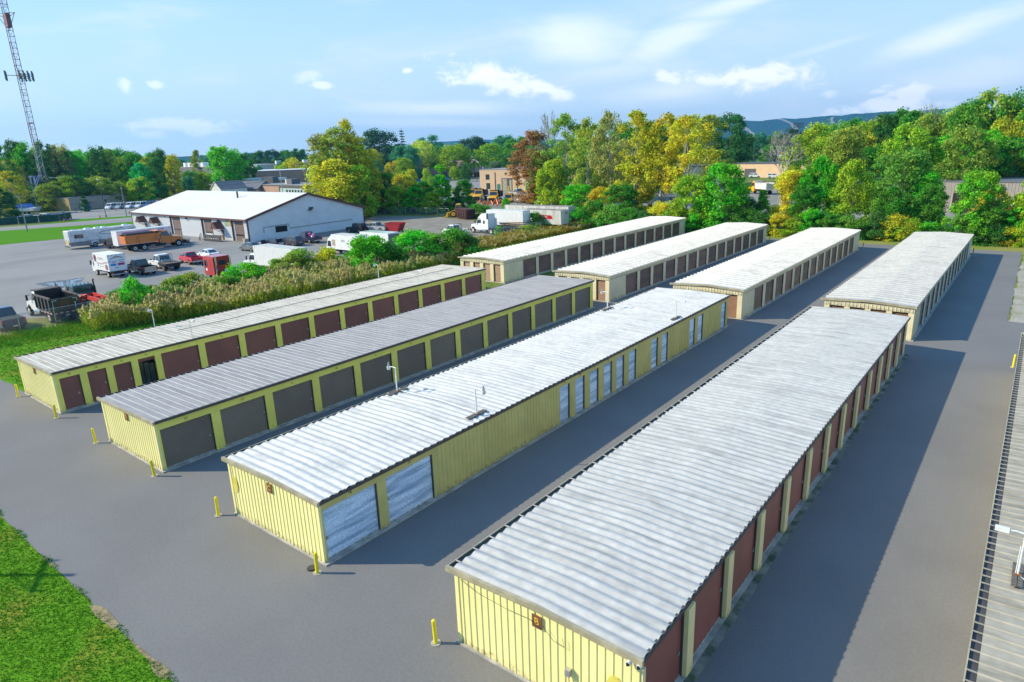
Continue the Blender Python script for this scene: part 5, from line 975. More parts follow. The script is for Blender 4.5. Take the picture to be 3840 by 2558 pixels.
conv_cab(t, 5.0, P_ORANGE, 2.4, 1.25, 3.0, 1.7, 2.0, .55); frame(t, -4.4, 4, .85); duals(t, -3.3, .52, 2.4); duals(t, -1.75, .52, 2.4)
MB().tube([(1.1, -1.05, 1.0), (1.1, -1.05, 3.3)], .09, 8).build('exhaust', CHROME, t); MB().tube([(.2, -1.0, .7), (1.9, -1.0, .7)], .25, 8).build('fuel_tank', CHAS, t)
MB().box(5.1, 5.9, -.6, .6, .5, .9).tube([(5.3, -.5, .8), (5.3, -.5, 1.8)], .06, 5).tube([(5.3, .5, .8), (5.3, .5, 1.8)], .06, 5).build('plough_frame', CHAS, t)
n = 8
for i in range(n):
    a0, a1 = -1.1+2.1*i/n, -1.1+2.1*(i+1)/n; MB().add([(6.5-.55*math.cos(a), y, .75+.62*math.sin(a)) for y in (-1.8, 1.8) for a in (a0, a1)], [(0, 1, 3, 2)]).build('plough_blade', pm('plough_grey', (.12, .12, .13), .5), t)
for k in range(7): MB().tube([(6.5-.62*math.cos(a), -1.7+k*.57, .75+.68*math.sin(a)) for a in (-1.1, -.5, .1, .7, 1.0)], .05, 4).build('plough_rib', M_STEEL, t)
t = thing('plough_blade', 'row of dark ribbed snow plough blades stacked against the workshop wall', 'snow plough', (-141.2, 72.4, 0), R(5))
for k in range(9): MB().tube([(-2.6+k*.72-.5*math.cos(a)*.2, -.45+.5*(1-math.cos(a)), .65+.6*math.sin(a)) for a in (-1.2, -.6, 0, .6, 1.1)], .07, 5).build('rib', M_STEEL, t)
MB().frus((-3, 3.4, -.1, 0), (-3, 3.4, .25, .35), .1, 1.35).build('blade', CHAS, t); MB().tube([(-3.6, -.8, .1), (-3.4, -.3, 1.7)], .07, 5).tube([(-2.9, -.9, .1), (-3.1, -.3, 1.5)], .06, 5).build('strut', CHAS, t)
# trailer and off road car behind the orange truck
t = thing('enclosed_trailer', 'white topped enclosed trailer with a lilac strip, behind the orange dump truck', 'trailer', (-148.2, 61.2, 0), PI/2); bxx('box_body', P_WHITE, t, -5.2, 5.2, -1.2, 1.2, .7, 3.5); bxx('strip', pm('lilac_print', (.34, .26, .48), .5), t, -4.2, 3.8, -1.22, -1.202, 2.75, 3.2)
for k in range(9): bxx('strip_mark', M_PUR, t, -3.6+k*.6, -3.3+k*.6, -1.23, -1.222, 2.85, 2.93)
for s in (-1, 1):
    for x_ in (-.6, .4): wheel(t, x_, s*1.05, .38, .24)
bxx('frame', CHAS, t, -5.2, 5.3, -.9, .9, .5, .698)
car('jeep', 'off_road_car', 'dark off road car with a rear spare wheel between the motorhome and the orange truck', -152.0, 57.4, 90, P_DGREY)
# --- far left vans and cars
cols = [P_WHITE, P_SILV, P_WHITE, P_WHITE, P_BLUE, P_WHITE, P_WHITE, P_SILV]
vl = ['leftmost white van of the row before the office', 'silver van second in the row before the office', 'white van third in the row before the office', 'white van fourth in the row, beside the blue one', 'blue and white van in the middle of the row before the office', 'white van right of the blue one', 'white car nearest the workshop roof corner', 'silver car last before the workshop roof edge']
for i in range(8):
    car('van' if i < 6 else 'suv', 'van' if i < 6 else 'parked_car', vl[i], -285.5+i*1.95, 108.5+i*2.85, -58, cols[i], 'van' if i < 6 else 'car', 'vans parked before the office', small=True)
for i, (x, y, c, k, l) in enumerate(((-262, 74, P_SILV, 'suv', 'silver car inside the green screened fence, left one'), (-260, 78.5, P_WHITE, 'suv', 'white car inside the green screened fence, middle one'), (-254.8, 79.6, P_BLUE, 'sedan', 'blue grey sedan at the right end inside the green fence'), (-258, 70.5, P_BLUE, 'sedan', 'blue car behind the left end of the green fence'))): car(k, 'parked_car', l, x, y, 25, c, small=True)
t = thing('boat_on_trailer', 'blue and white covered boat behind the green fence at the left', 'boat', (-296, 83, 0), R(30)); MB().prism([(-5, 1.0), (-5, 2.4), (3, 2.6), (6, 2.8), (4.5, 1.2)], -1.6, 1.6, .3, .5).build('hull', P_WHITE, t); MB().frus((-4, 3, -1.4, 1.4), (-3, 2, -1, 1), 2.5, 4.0).build('cover', P_BLUE, t)
for x_ in (-2, 0): [wheel(t, x_, s*1.2, .45, .3) for s in (-1, 1)]
# --- far row: loader, semi tractor, trailers
t = thing('wheel_loader', 'yellow wheel loader with its bucket down beside the rust brown skip', 'wheel loader', (-123.5, 133.2, 0), R(205)); 
MB().prism([(-2.6, .9), (-2.6, 1.9), (-.3, 2.0), (-.2, 1.0)], -.8, .8, .05, .1).build('engine_cover', P_YEL, t); MB().prism([(.1, .8), (.1, 1.5), (1.7, 1.3), (1.9, .8)], -.6, .6).build('front_frame', P_YEL, t)
house(t, -.35, .9, -.25, .75, 1.5, 3.1, .75, .68, P_YEL, 1, True, P_YEL)
for s in (-1, 1): wheel(t, -1.6, s*1.05, .78, .5, P_YEL); wheel(t, 1.3, s*1.05, .78, .5, P_YEL); MB().tube([(.6, s*.5, 1.7), (2.0, s*.5, 1.3), (2.8, s*.5, .5)], .14, 5).build('lift_arm', P_YEL, t)
MB().prism([(2.7, .1), (2.7, 1.1), (2.9, 1.2), (3.2, .3), (3.9, .15)], -1.3, 1.3).build('bucket', P_YEL, t)
t = thing('rusty_skip', 'rust brown open skip container in front of the yellow loader', 'skip', (-118.7, 130.0, 0), R(-20)); M_RB = pm('rust_brown', (.09, .035, .035), .8, var=.3, scale=1.5)
MB().frus((-2.4, 2.6, -1.1, 1.1), (-3.2, 2.9, -1.2, 1.2), .1, 2.3).build('body', M_RB, t)
for k in range(6): MB().box(-2.3+k*.9, -2.15+k*.9, -1.28, -1.15, .3, 2.2).build('side_rib', M_RB, t)
MB().box(-3.2, 2.9, -1.3, -1.2, 2.2, 2.35).build('rim_rail', M_RB, t)
t = thing('semi_tractor', 'white semi tractor with a sleeper cab and bare chassis facing left', 'semi truck', (-91.9, 107.9, 0), R(171))
xc = conv_cab(t, 4.1, P_WHITE, 2.4, 1.15, 2.75, 1.5, 1.7, .52); bxx('sleeper', P_WHITE, t, xc-1.5, xc-.03, -1.15, 1.15, .8, 2.9); MB().frus((xc-1.5, xc+1.0, -1.1, 1.1), (xc-1.5, xc-.1, -1.05, 1.05), 2.902, 3.75).build('roof_fairing', P_WHITE, t)
for s in (-1, 1): bxx('side_window', M_GLASS, t, xc-1.1, xc-.6, s*1.152, s*1.17, 1.9, 2.5); bxx('side_fairing', P_WHITE, t, xc-2.0, xc-1.52, s*1.0, s*1.15, .8, 2.8)
MB().tube([(xc-1.75, 1.0, .8), (xc-1.75, 1.0, 3.9)], .1, 8).build('exhaust', CHAS, t); MB().tube([(xc, .95, .65), (xc-1.4, .95, .65)], .3, 10).build('fuel_tank', CHROME, t)
frame(t, -4.2, 3, .85); duals(t, -1.9, .52, 2.4); duals(t, -3.2, .52, 2.4); MB().cyl(-2.5, 0, 1.0, 1.12, .5, 10).build('fifth_wheel', CHAS, t)
def trailer(x, y, hd, L, H, label, wall=P_WHITE, roofm=None, zb=1.15):
    t = thing('semi_trailer', label, 'trailer', (x, y, 0), R(hd)); bxx('box_body', wall, t, -L/2, L/2, -1.28, 1.28, zb, H); bxx('box_roof', roofm or wall, t, -L/2+.03, L/2-.03, -1.25, 1.25, H+.002, H+.04)
    for k in range(int(L/1.1)): bxx('side_post', wall, t, -L/2+.5+k*1.1, -L/2+.56+k*1.1, 1.282, 1.295, zb+.05, H-.05)
    for s in (-1, 1): bxx('rear_door', wall, t, -L/2-.03, -L/2-.002, s*.02, s*1.2, zb+.1, H-.12)
    bxx('frame', CHAS, t, -L/2, L/2, -.6, .6, .8, zb-.002)
    for x_ in (-L/2+1.5, -L/2+2.8): duals(t, x_, .5, 2.4)
    MB().tube([(L/2-2.5, .8, .05), (L/2-2.5, .8, zb)], .08, 5).tube([(L/2-2.5, -.8, .05), (L/2-2.5, -.8, zb)], .08, 5).build('landing_leg', CHAS, t)
    return t
M_OLDW = pm('old_white_paint', (.60, .60, .58), .6, var=.2, scale=1, stretch=(2, 2, .25), col2=(.42, .41, .38)); M_OLDR = pm('dirty_roof', (.30, .27, .25), .8, var=.3, scale=1)
trailer(-91.6, 114.2, 180, 9.6, 4.1, 'clean white box trailer directly behind the white semi tractor', P_WHITE, pm('clean_roof', (.6, .62, .6), .5))
t = trailer(-85.2, 119.2, 178, 10.0, 3.95, 'weathered white trailer with a red oval sign on its rear door', M_OLDW, M_OLDR)
o = MB().add([(-5.06, -.55+.36*math.cos(2*PI*i/14), 3.35+.24*math.sin(2*PI*i/14)) for i in range(14)], [tuple(range(14))]).build('oval_sign', TL, t); text('KYB', .30, M_WHT, t, (-5.08, -.55, 3.35), (PI/2, 0, -PI/2), 'lettering', .002)
MB().quad((1.2, 1.30, 2.2), (-2.9, 1.30, 2.2), (-2.6, 1.30, 2.95), (.9, 1.30, 2.95)).build('red_sign', TL, t); text('YAMA', .62, M_WHT, t, (-.8, 1.31, 2.55), (PI/2, 0, PI), 'lettering', .002)
trailer(-91.8, 126.0, 179, 17.4, 4.1, 'longest old white trailer with a dirty dark roof, at the back of the three trailers', M_OLDW, M_OLDR)
t = thing('lumber_pile', 'untidy pile of planks and pipes between the white trailers', 'lumber pile', (-88.4, 116.6-4.8, 0), R(20)); rnd = random.Random(8)
for i in range(22):
    a = rnd.uniform(-.25, .25); z = .15+.085*i; MB().tube([(-3+rnd.uniform(-.5, .5), rnd.uniform(-.7, .7), z), (3+rnd.uniform(-.6, .6), rnd.uniform(-.7, .7), z+rnd.uniform(-.1, .3))], .06, 4).build('plank', [M_DECK, M_TAN, pm('ochre_wood', (.45, .28, .06), .8)][i % 3], t)
t = pickup('utility_truck', 'small white utility truck with an amber roof lamp behind the large green bush', -97.2, 103.0, 172, P_WHITE, bed=True); MB().cyl(.4, 0, 1.9, 2.05, .09, 6).build('beacon', AMB, t)
MB().tube([(-.9, -.8, 1.2), (-.9, -.8, 2.1), (-.9, .8, 2.1), (-.9, .8, 1.2)], .05, 5).build('headboard', CHAS, t)
# --- depot yard trucks, facing the camera
def yellow_dump(x, y, hd, label, big=True, body=None, plow=True):
    t = thing('dump_truck', label, 'dump truck', (x, y, 0), R(hd)); sc_ = 1.0
    tipper(t, -4.0, .6, 2.5, 1.4, 2.9, body or CHAS, ribs=3, hood=True); conv_cab(t, 4.6, P_YEL, 2.45, 1.25, 3.05, 1.6, 2.0, .55); frame(t, -4, 3, .85); duals(t, -2.6, .55, 2.4)
    if plow: MB().box(4.7, 5.3, -.8, .8, .4, 1.5).build('plough_frame', CHAS, t)
    MB().cyl(1.5, 0, 3.1, 3.3, .14, 6).build('beacon', AMB, t); return t
yellow_dump(-157.0, 180.5, -62, 'yellow dump truck at the left of the depot row'); yellow_dump(-146.0, 175.5, -62, 'yellow dump truck with a plough frame, second in the depot row')
yellow_dump(-163.5, 184.5, -62, 'yellow dump truck half hidden by the small round tree, left end of the depot row', plow=False)
t = pickup('pickup_truck', 'yellow pickup with a yellow dump bed in the depot row', -142.5, 178.5, -58, P_YEL, r=.45, H=2.1, Wd=2.1); tipper(t, -2.9, -.7, 2.2, 1.15, 1.9, P_YEL, ribs=3, hood=True)
pickup('pickup_truck', 'white front facing pickup between the yellow ones in the depot row', -136.6, 178.0, -58, P_WHITE, r=.45, H=2.1, Wd=2.1)
pickup('pickup_truck', 'low yellow pickup at the right end of the depot row', -130.0, 174.0, -58, P_YEL, r=.40, H=1.75)
pickup('pickup_truck', 'silver grey pickup parked side on behind the yellow dump trucks', -157, 202, -20, P_SILV, r=.48, L=6.4, H=2.2, Wd=2.2)
pickup('pickup_truck', 'pale pickup partly hidden behind the leftmost yellow trucks', -176, 199, -20, P_SILV, r=.48, L=6.4, H=2.2, Wd=2.2)
t = thing('dump_truck', 'yellow cab dump truck with a white body behind the right hand trees', 'dump truck', (-74.6, 228.0, 0), R(142)); tipper(t, -4.3, .5, 2.5, 1.4, 2.9, P_WHITE, ribs=3); conv_cab(t, 4.6, P_YEL, 2.45, 1.25, 3.05, 1.6, 2.0, .55); frame(t, -4, 3, .85); duals(t, -2.9, .55, 2.4)
t = thing('tipper_load', 'dark red brush piled in the white truck body', 'brush pile', (-72.8, 226.6, 2.6)); mb = MB(); rnd = random.Random(3)
for i in range(160): p = Vector((rnd.gauss(0, 1), rnd.gauss(0, .8), abs(rnd.gauss(0, .6)))); q = p+Vector((rnd.uniform(-.5, .5), rnd.uniform(-.5, .5), rnd.uniform(0, .6))); mb.add([p, q, q+Vector((.15, .1, .1))], [(0, 1, 2)])
mb.build('twigs', pm('red_twigs', (.22, .04, .05), .8), t)
t = thing('forklift', 'yellow machine with a red panel inside the left bay of the metal building', 'machine', (-33.6, 181.0, 0), R(-70)); bxx('body', P_YEL, t, -1.4, 1.0, -.9, .9, .5, 3.0); bxx('panel', TL, t, 1.01, 1.05, -.4, .4, 1.2, 2.4); house(t, -1.2, .6, -1.1, .4, 3.0, 3.9, .8, .7, P_YEL, 1)
for x_ in (-.9, .6): [wheel(t, x_, s*.8, .5, .35) for s in (-1, 1)]
for i, (x, y, c, l, hd) in enumerate(((-112, 334, P_WHITE, 'white car parked before the long peach building, left one', 10), (-102, 330, P_WHITE, 'white car parked before the long peach building, right one', 10), (-297, 303, P_WHITE, 'white car in the plaza parking lot, right of the slim green tree', 20), (-291.5, 305, P_BLUE, 'blue car in the plaza parking lot beside the white one', 20), (-300.5, 290, P_BLUE, 'pale blue car in the plaza lot, left of the slim green tree', 40), (-318, 286, P_WHITE, 'white car at the left of the plaza parking lot', 40), (-113, 205, P_WHITE, 'white vehicle glimpsed through the tall golden trees', 60), (-122, 207, P_SILV, 'grey blue vehicle glimpsed through the tall golden trees', 60))): car('van' if i > 5 else 'suv', 'parked_car', l, x, y, hd, c, small=True)
t = thing('covered_trailer', 'white covered load in front of the cream warehouse trunks', 'trailer', (-90.5, 197.5, 0), R(30)); MB().prism([(-4.5, .7), (-4.2, 2.4), (-3.2, 3.9), (3.4, 3.9), (4.2, 2.8), (4.5, .7)], -1.6, 1.6, .3, .4).build('cover', pm('white_tarp', (.62, .60, .55), .7, var=.2, scale=1.5), t)
for k in range(5): MB().box(-3+k*1.5, -2.9+k*1.5, -1.66, -1.6, .7, 3.8).build('strap', M_TAN, t)
for x_ in (-1, 1): [wheel(t, x_, s*1.3, .5, .3) for s in (-1, 1)]
t = thing('excavator_arm', 'orange machinery parts lying under the small round tree behind the loader', 'machinery', (-138, 163, 0), R(20))
for i in range(6): MB().tube([(-4+i*1.6, rnd.uniform(-1, 1), .3), (-3+i*1.6, rnd.uniform(-1, 1), 1.5+rnd.random()), (-1.8+i*1.6, rnd.uniform(-1, 1), .5)], .3, 5).build('boom', pm('machine_orange', (.65, .16, .03), .5), t)

# the yard plan is measured in units where a storage wall is 3.0; vehicles are drawn at nominal size and brought to that scale here
for o in COL.objects:
    if o.parent is None and o.get('category') in ('car', 'van', 'pickup truck', 'dump truck', 'box truck', 'flatbed truck', 'truck', 'tow truck', 'motorhome', 'trailer', 'semi truck', 'wheel loader', 'skip', 'machine'):
        k_ = 1.12
        if o['category'] == 'dump truck' and o.location.y < 100: k_ = 1.15
        if o.location.y > 150: k_ = 1.28
        if o['category'] in ('trailer', 'skip', 'box truck') and o.location.y < 130: k_ = 1.06
        o.scale = (k_, k_, k_)

# ------------------------------------------------------------ vegetation
PAL = dict(G0=(.11, .23, .016), G1=(.085, .24, .015), G2=(.055, .135, .016), G3=(.11, .20, .03), DG=(.040, .095, .020), YG=(.19, .25, .018), YG2=(.26, .30, .05), YO=(.28, .245, .02), OL=(.16, .20, .03),
           OB=(.19, .19, .06), RB=(.16, .085, .035), TD=(.022, .06, .030), TG=(.035, .13, .055), EM=(.02, .26, .05), BK=(.2, .17, .12), BG=(.16, .15, .10), BG2=(.08, .12, .06))
for k_ in PAL: PAL[k_] = tuple(min(.7, c*(2.5 if k_ in ('DG', 'TD', 'G2', 'TG') else 2.2)) for c in PAL[k_])
def leafq(mb, p, size, rnd, nrm=None):
    n = Vector((rnd.gauss(0, 1), rnd.gauss(0, 1), rnd.gauss(0, 1)+.5))
    if nrm is not None: n = n*.8+nrm*1.4
    n.normalize(); a = n.orthogonal().normalized(); b = n.cross(a); th = rnd.uniform(0, 6.28); a2 = a*math.cos(th)+b*math.sin(th); b2 = n.cross(a2); s = size*rnd.uniform(.6, 1.35)
    mb.add([p-a2*s*.5, p+b2*s*.33, p+a2*s*.5, p-b2*s*.33], [(0, 1, 2, 3)])
def limbs(mb, tips, H, rnd, r0, base=(0, 0, 0), fork=.35, n=6):
    """a leaning, tapering trunk and limbs that reach the given tips"""
    top = Vector((rnd.uniform(-.04, .04)*H, rnd.uniform(-.04, .04)*H, H*.86)); tr = [Vector(base)]
    for i in range(1, 7): u = i/6; tr.append(Vector(base).lerp(top, u)+Vector((rnd.gauss(0, .012)*H, rnd.gauss(0, .012)*H, 0)))
    mb.tube(tr, r0, 7, r0*.22)
    for t_ in tips:
        u = max(.12, min(.92, (t_.z/H)*rnd.uniform(.5, .85))); k = min(5, int(u*6)); p = tr[k].lerp(tr[k+1], u*6-k)
        mid = p.lerp(t_, .5)+Vector((0, 0, (t_-p).length*.12)); mb.tube([p, mid, t_], r0*(.42-.3*u), 5, r0*.08, caps=False)
PROTO = {}
def proto(kind, seed):
    rnd = random.Random(seed*17+len(kind)*3); cm = MB(); tm = MB()
    if kind == 'dense': H, Wd, n, lf, lo, m = 20, 14, 95, .56, .10, 150
    elif kind == 'sparse': H, Wd, n, lf, lo, m = 22, 10.5, 92, .46, .07, 105
    elif kind == 'tall': H, Wd, n, lf, lo, m = 22, 11, 80, .46, .30, 105
    elif kind == 'bushy': H, Wd, n, lf, lo, m = 11, 8, 90, .34, .02, 165
    elif kind == 'cone': H, Wd, n, lf, lo, m = 12, 5, 70, .31, .02, 150
    elif kind == 'b': H, Wd, n, lf, lo, m = 4, 5, 62, .23, .0, 100
    elif kind == 'bare': H, Wd, n, lf, lo, m = 22, 12, 70, .34, .3, 4
    elif kind == 'pine': H, Wd, n, lf, lo, m = 20, 6, 0, .5, .1, 0
    if kind == 'pine':
        tm.tube([(0, 0, 0), (.1, 0, H*.5), (0, 0, H)], .3, 6, .04)
        for L in range(15):
            z = H*(.22+.77*L/15); rr = Wd*.5*(1-L/16)*rnd.uniform(.75, 1.1)
            for q in range(7):
                a = rnd.uniform(0, 6.28); d = Vector((math.cos(a), math.sin(a), -.12)); tm.tube([(0, 0, z), tuple(Vector((0, 0, z))+d*rr)], .05, 3, .01, caps=False)
                for k in range(26): u = rnd.uniform(.2, 1); p = Vector((0, 0, z))+d*rr*u+Vector((rnd.gauss(0, .25), rnd.gauss(0, .25), rnd.gauss(0, .16)*(1.2-u))); leafq(cm, p, .42, rnd, Vector((0, 0, 1)))
    else:
        tips = []; lobes = [(rnd.uniform(0, 6.28), rnd.uniform(.1, .9), rnd.uniform(.75, 1.15)) for _ in range(7)]
        for i in range(n):
            for _ in range(40):
                u = rnd.random(); z = lo+(.97-lo)*u
                if kind == 'cone': prof = (1-u)**.7*.95+.05
                elif kind in ('sparse', 'tall'): prof = .55+.45*math.sin(PI*min(1, u*.9+.12)); prof *= (1 if u < .86 else (1-u)*5+.3)
                elif kind in ('bushy', 'b'): prof = (1-u*u)**.5*.9+.12
                elif kind == 'bare': prof = .3+.7*math.sin(PI*(u*.7+.2))
                else: prof = math.sin(PI*min(1, u*.8+.16))**.6
                a = rnd.uniform(0, 6.28); lb = 1
                for (la, lz, ls) in lobes:
                    dd = abs((a-la+PI) % (2*PI)-PI); lb += (ls-1)*math.exp(-(dd*1.2)**2-((u-lz)*4)**2)*2.2
                rr = Wd*.5*prof*lb*math.sqrt(rnd.uniform(.25 if kind != 'sparse' else .05, 1))
                p = Vector((math.cos(a)*rr, math.sin(a)*rr, z*H)); break
            tips.append(p)
            cr = Wd*(.135 if kind not in ('sparse', 'tall') else .115)*rnd.uniform(.65, 1.35)*(1.0 if kind not in ('bushy', 'b', 'cone') else .95)
            for k in range(m):
                d = Vector((rnd.gauss(0, 1), rnd.gauss(0, 1), rnd.gauss(0, 1))).normalized(); rad = cr*(rnd.random()**.45); q = p+Vector((d.x*rad, d.y*rad, d.z*rad*.8))
                if q.z < .05: q.z = rnd.uniform(.05, .5)
                leafq(cm, q, lf, rnd, d)
        pale = kind in ('sparse', 'bare', 'tall')
        if kind == 'bare':
            def br(p, d, L, r, dep):
                q = p+d*L; tm.tube([p, p.lerp(q, .5)+Vector((rnd.gauss(0, .05), rnd.gauss(0, .05), 0))*L, q], r, 4 if dep < 3 else 3, r*.55, caps=False)
                if dep > 0:
                    for _ in range(3 if dep > 1 else 4):
                        nd = (d+Vector((rnd.gauss(0, .42), rnd.gauss(0, .42), rnd.gauss(.12, .25)))).normalized(); br(p.lerp(q, rnd.uniform(.55, 1)), nd, L*rnd.uniform(.55, .8), max(.045, r*.6), dep-1)
            tm.tube([(0, 0, 0), (.2, 0, H*.3)], .42, 7, .3)
            for _ in range(4): br(Vector((.2, 0, H*.28)), Vector((rnd.gauss(0, .28), rnd.gauss(0, .28), 1)).normalized(), H*.27, .24, 4)
        else:
            nst = 2 if kind in ('sparse', 'tall') else 1
            for sidx in range(nst if kind != 'b' else 3):
                bx_ = (rnd.uniform(-.5, .5), rnd.uniform(-.5, .5), 0) if nst > 1 or kind == 'b' else (0, 0, 0)
                limbs(tm, tips[sidx::max(1, nst)][:14 if kind == 'sparse' else 9], H*(1 if not sidx else .85), rnd, {'b': .05, 'bushy': .16, 'cone': .12}.get(kind, .30), bx_)
    k = 1/Wd; h = 1/H
    for b in (cm, tm): b.v = [(x*k, y*k, z*h) for x, y, z in b.v]
    if kind == 'bare':
        zs = max(v[2] for v in tm.v); xs = max(max(abs(v[0]), abs(v[1])) for v in tm.v); tm.v = [(x/xs*.5, y/xs*.5, z/zs) for x, y, z in tm.v]; cm = MB(); rnd2 = random.Random(5)
        for v in rnd2.sample(tm.v, 260):
            if v[2] > .45: leafq(cm, Vector(v), .03, rnd2)
    return cm.mesh('crown', LEAF), tm.mesh('trunk', PALEBARK if kind in ('sparse', 'bare', 'tall') else BARK)
for kd, ns in (('dense', 4), ('sparse', 4), ('tall', 3), ('bushy', 4), ('cone', 2), ('b', 3), ('bare', 2), ('pine', 1)): PROTO[kd] = [proto(kd, q) for q in range(ns)]
_tr = random.Random(11)
def plant(x, y, H, Wd, kind, colkey, label, cat='tree', name=None, group=None, k=None, crown=True):
    cme, tme = _tr.choice(PROTO[kind]) if k is None else PROTO[kind][k]
    t = thing(name or ('shrub' if kind == 'b' else 'pine_tree' if kind == 'pine' else 'tree'), label, cat, (x, y, -.05), _tr.uniform(0, 6.28), group)
    c = O('crown', cme, t); c.scale = (Wd*1.12, Wd*1.12, H); b = PAL[colkey]; v = _tr.uniform(.88, 1.12); c.color = (min(1, b[0]*v*_tr.uniform(.9, 1.1)), min(1, b[1]*v), b[2]*v, 1)
    o = O('trunk', tme, t); o.scale = (Wd, Wd, H); return t
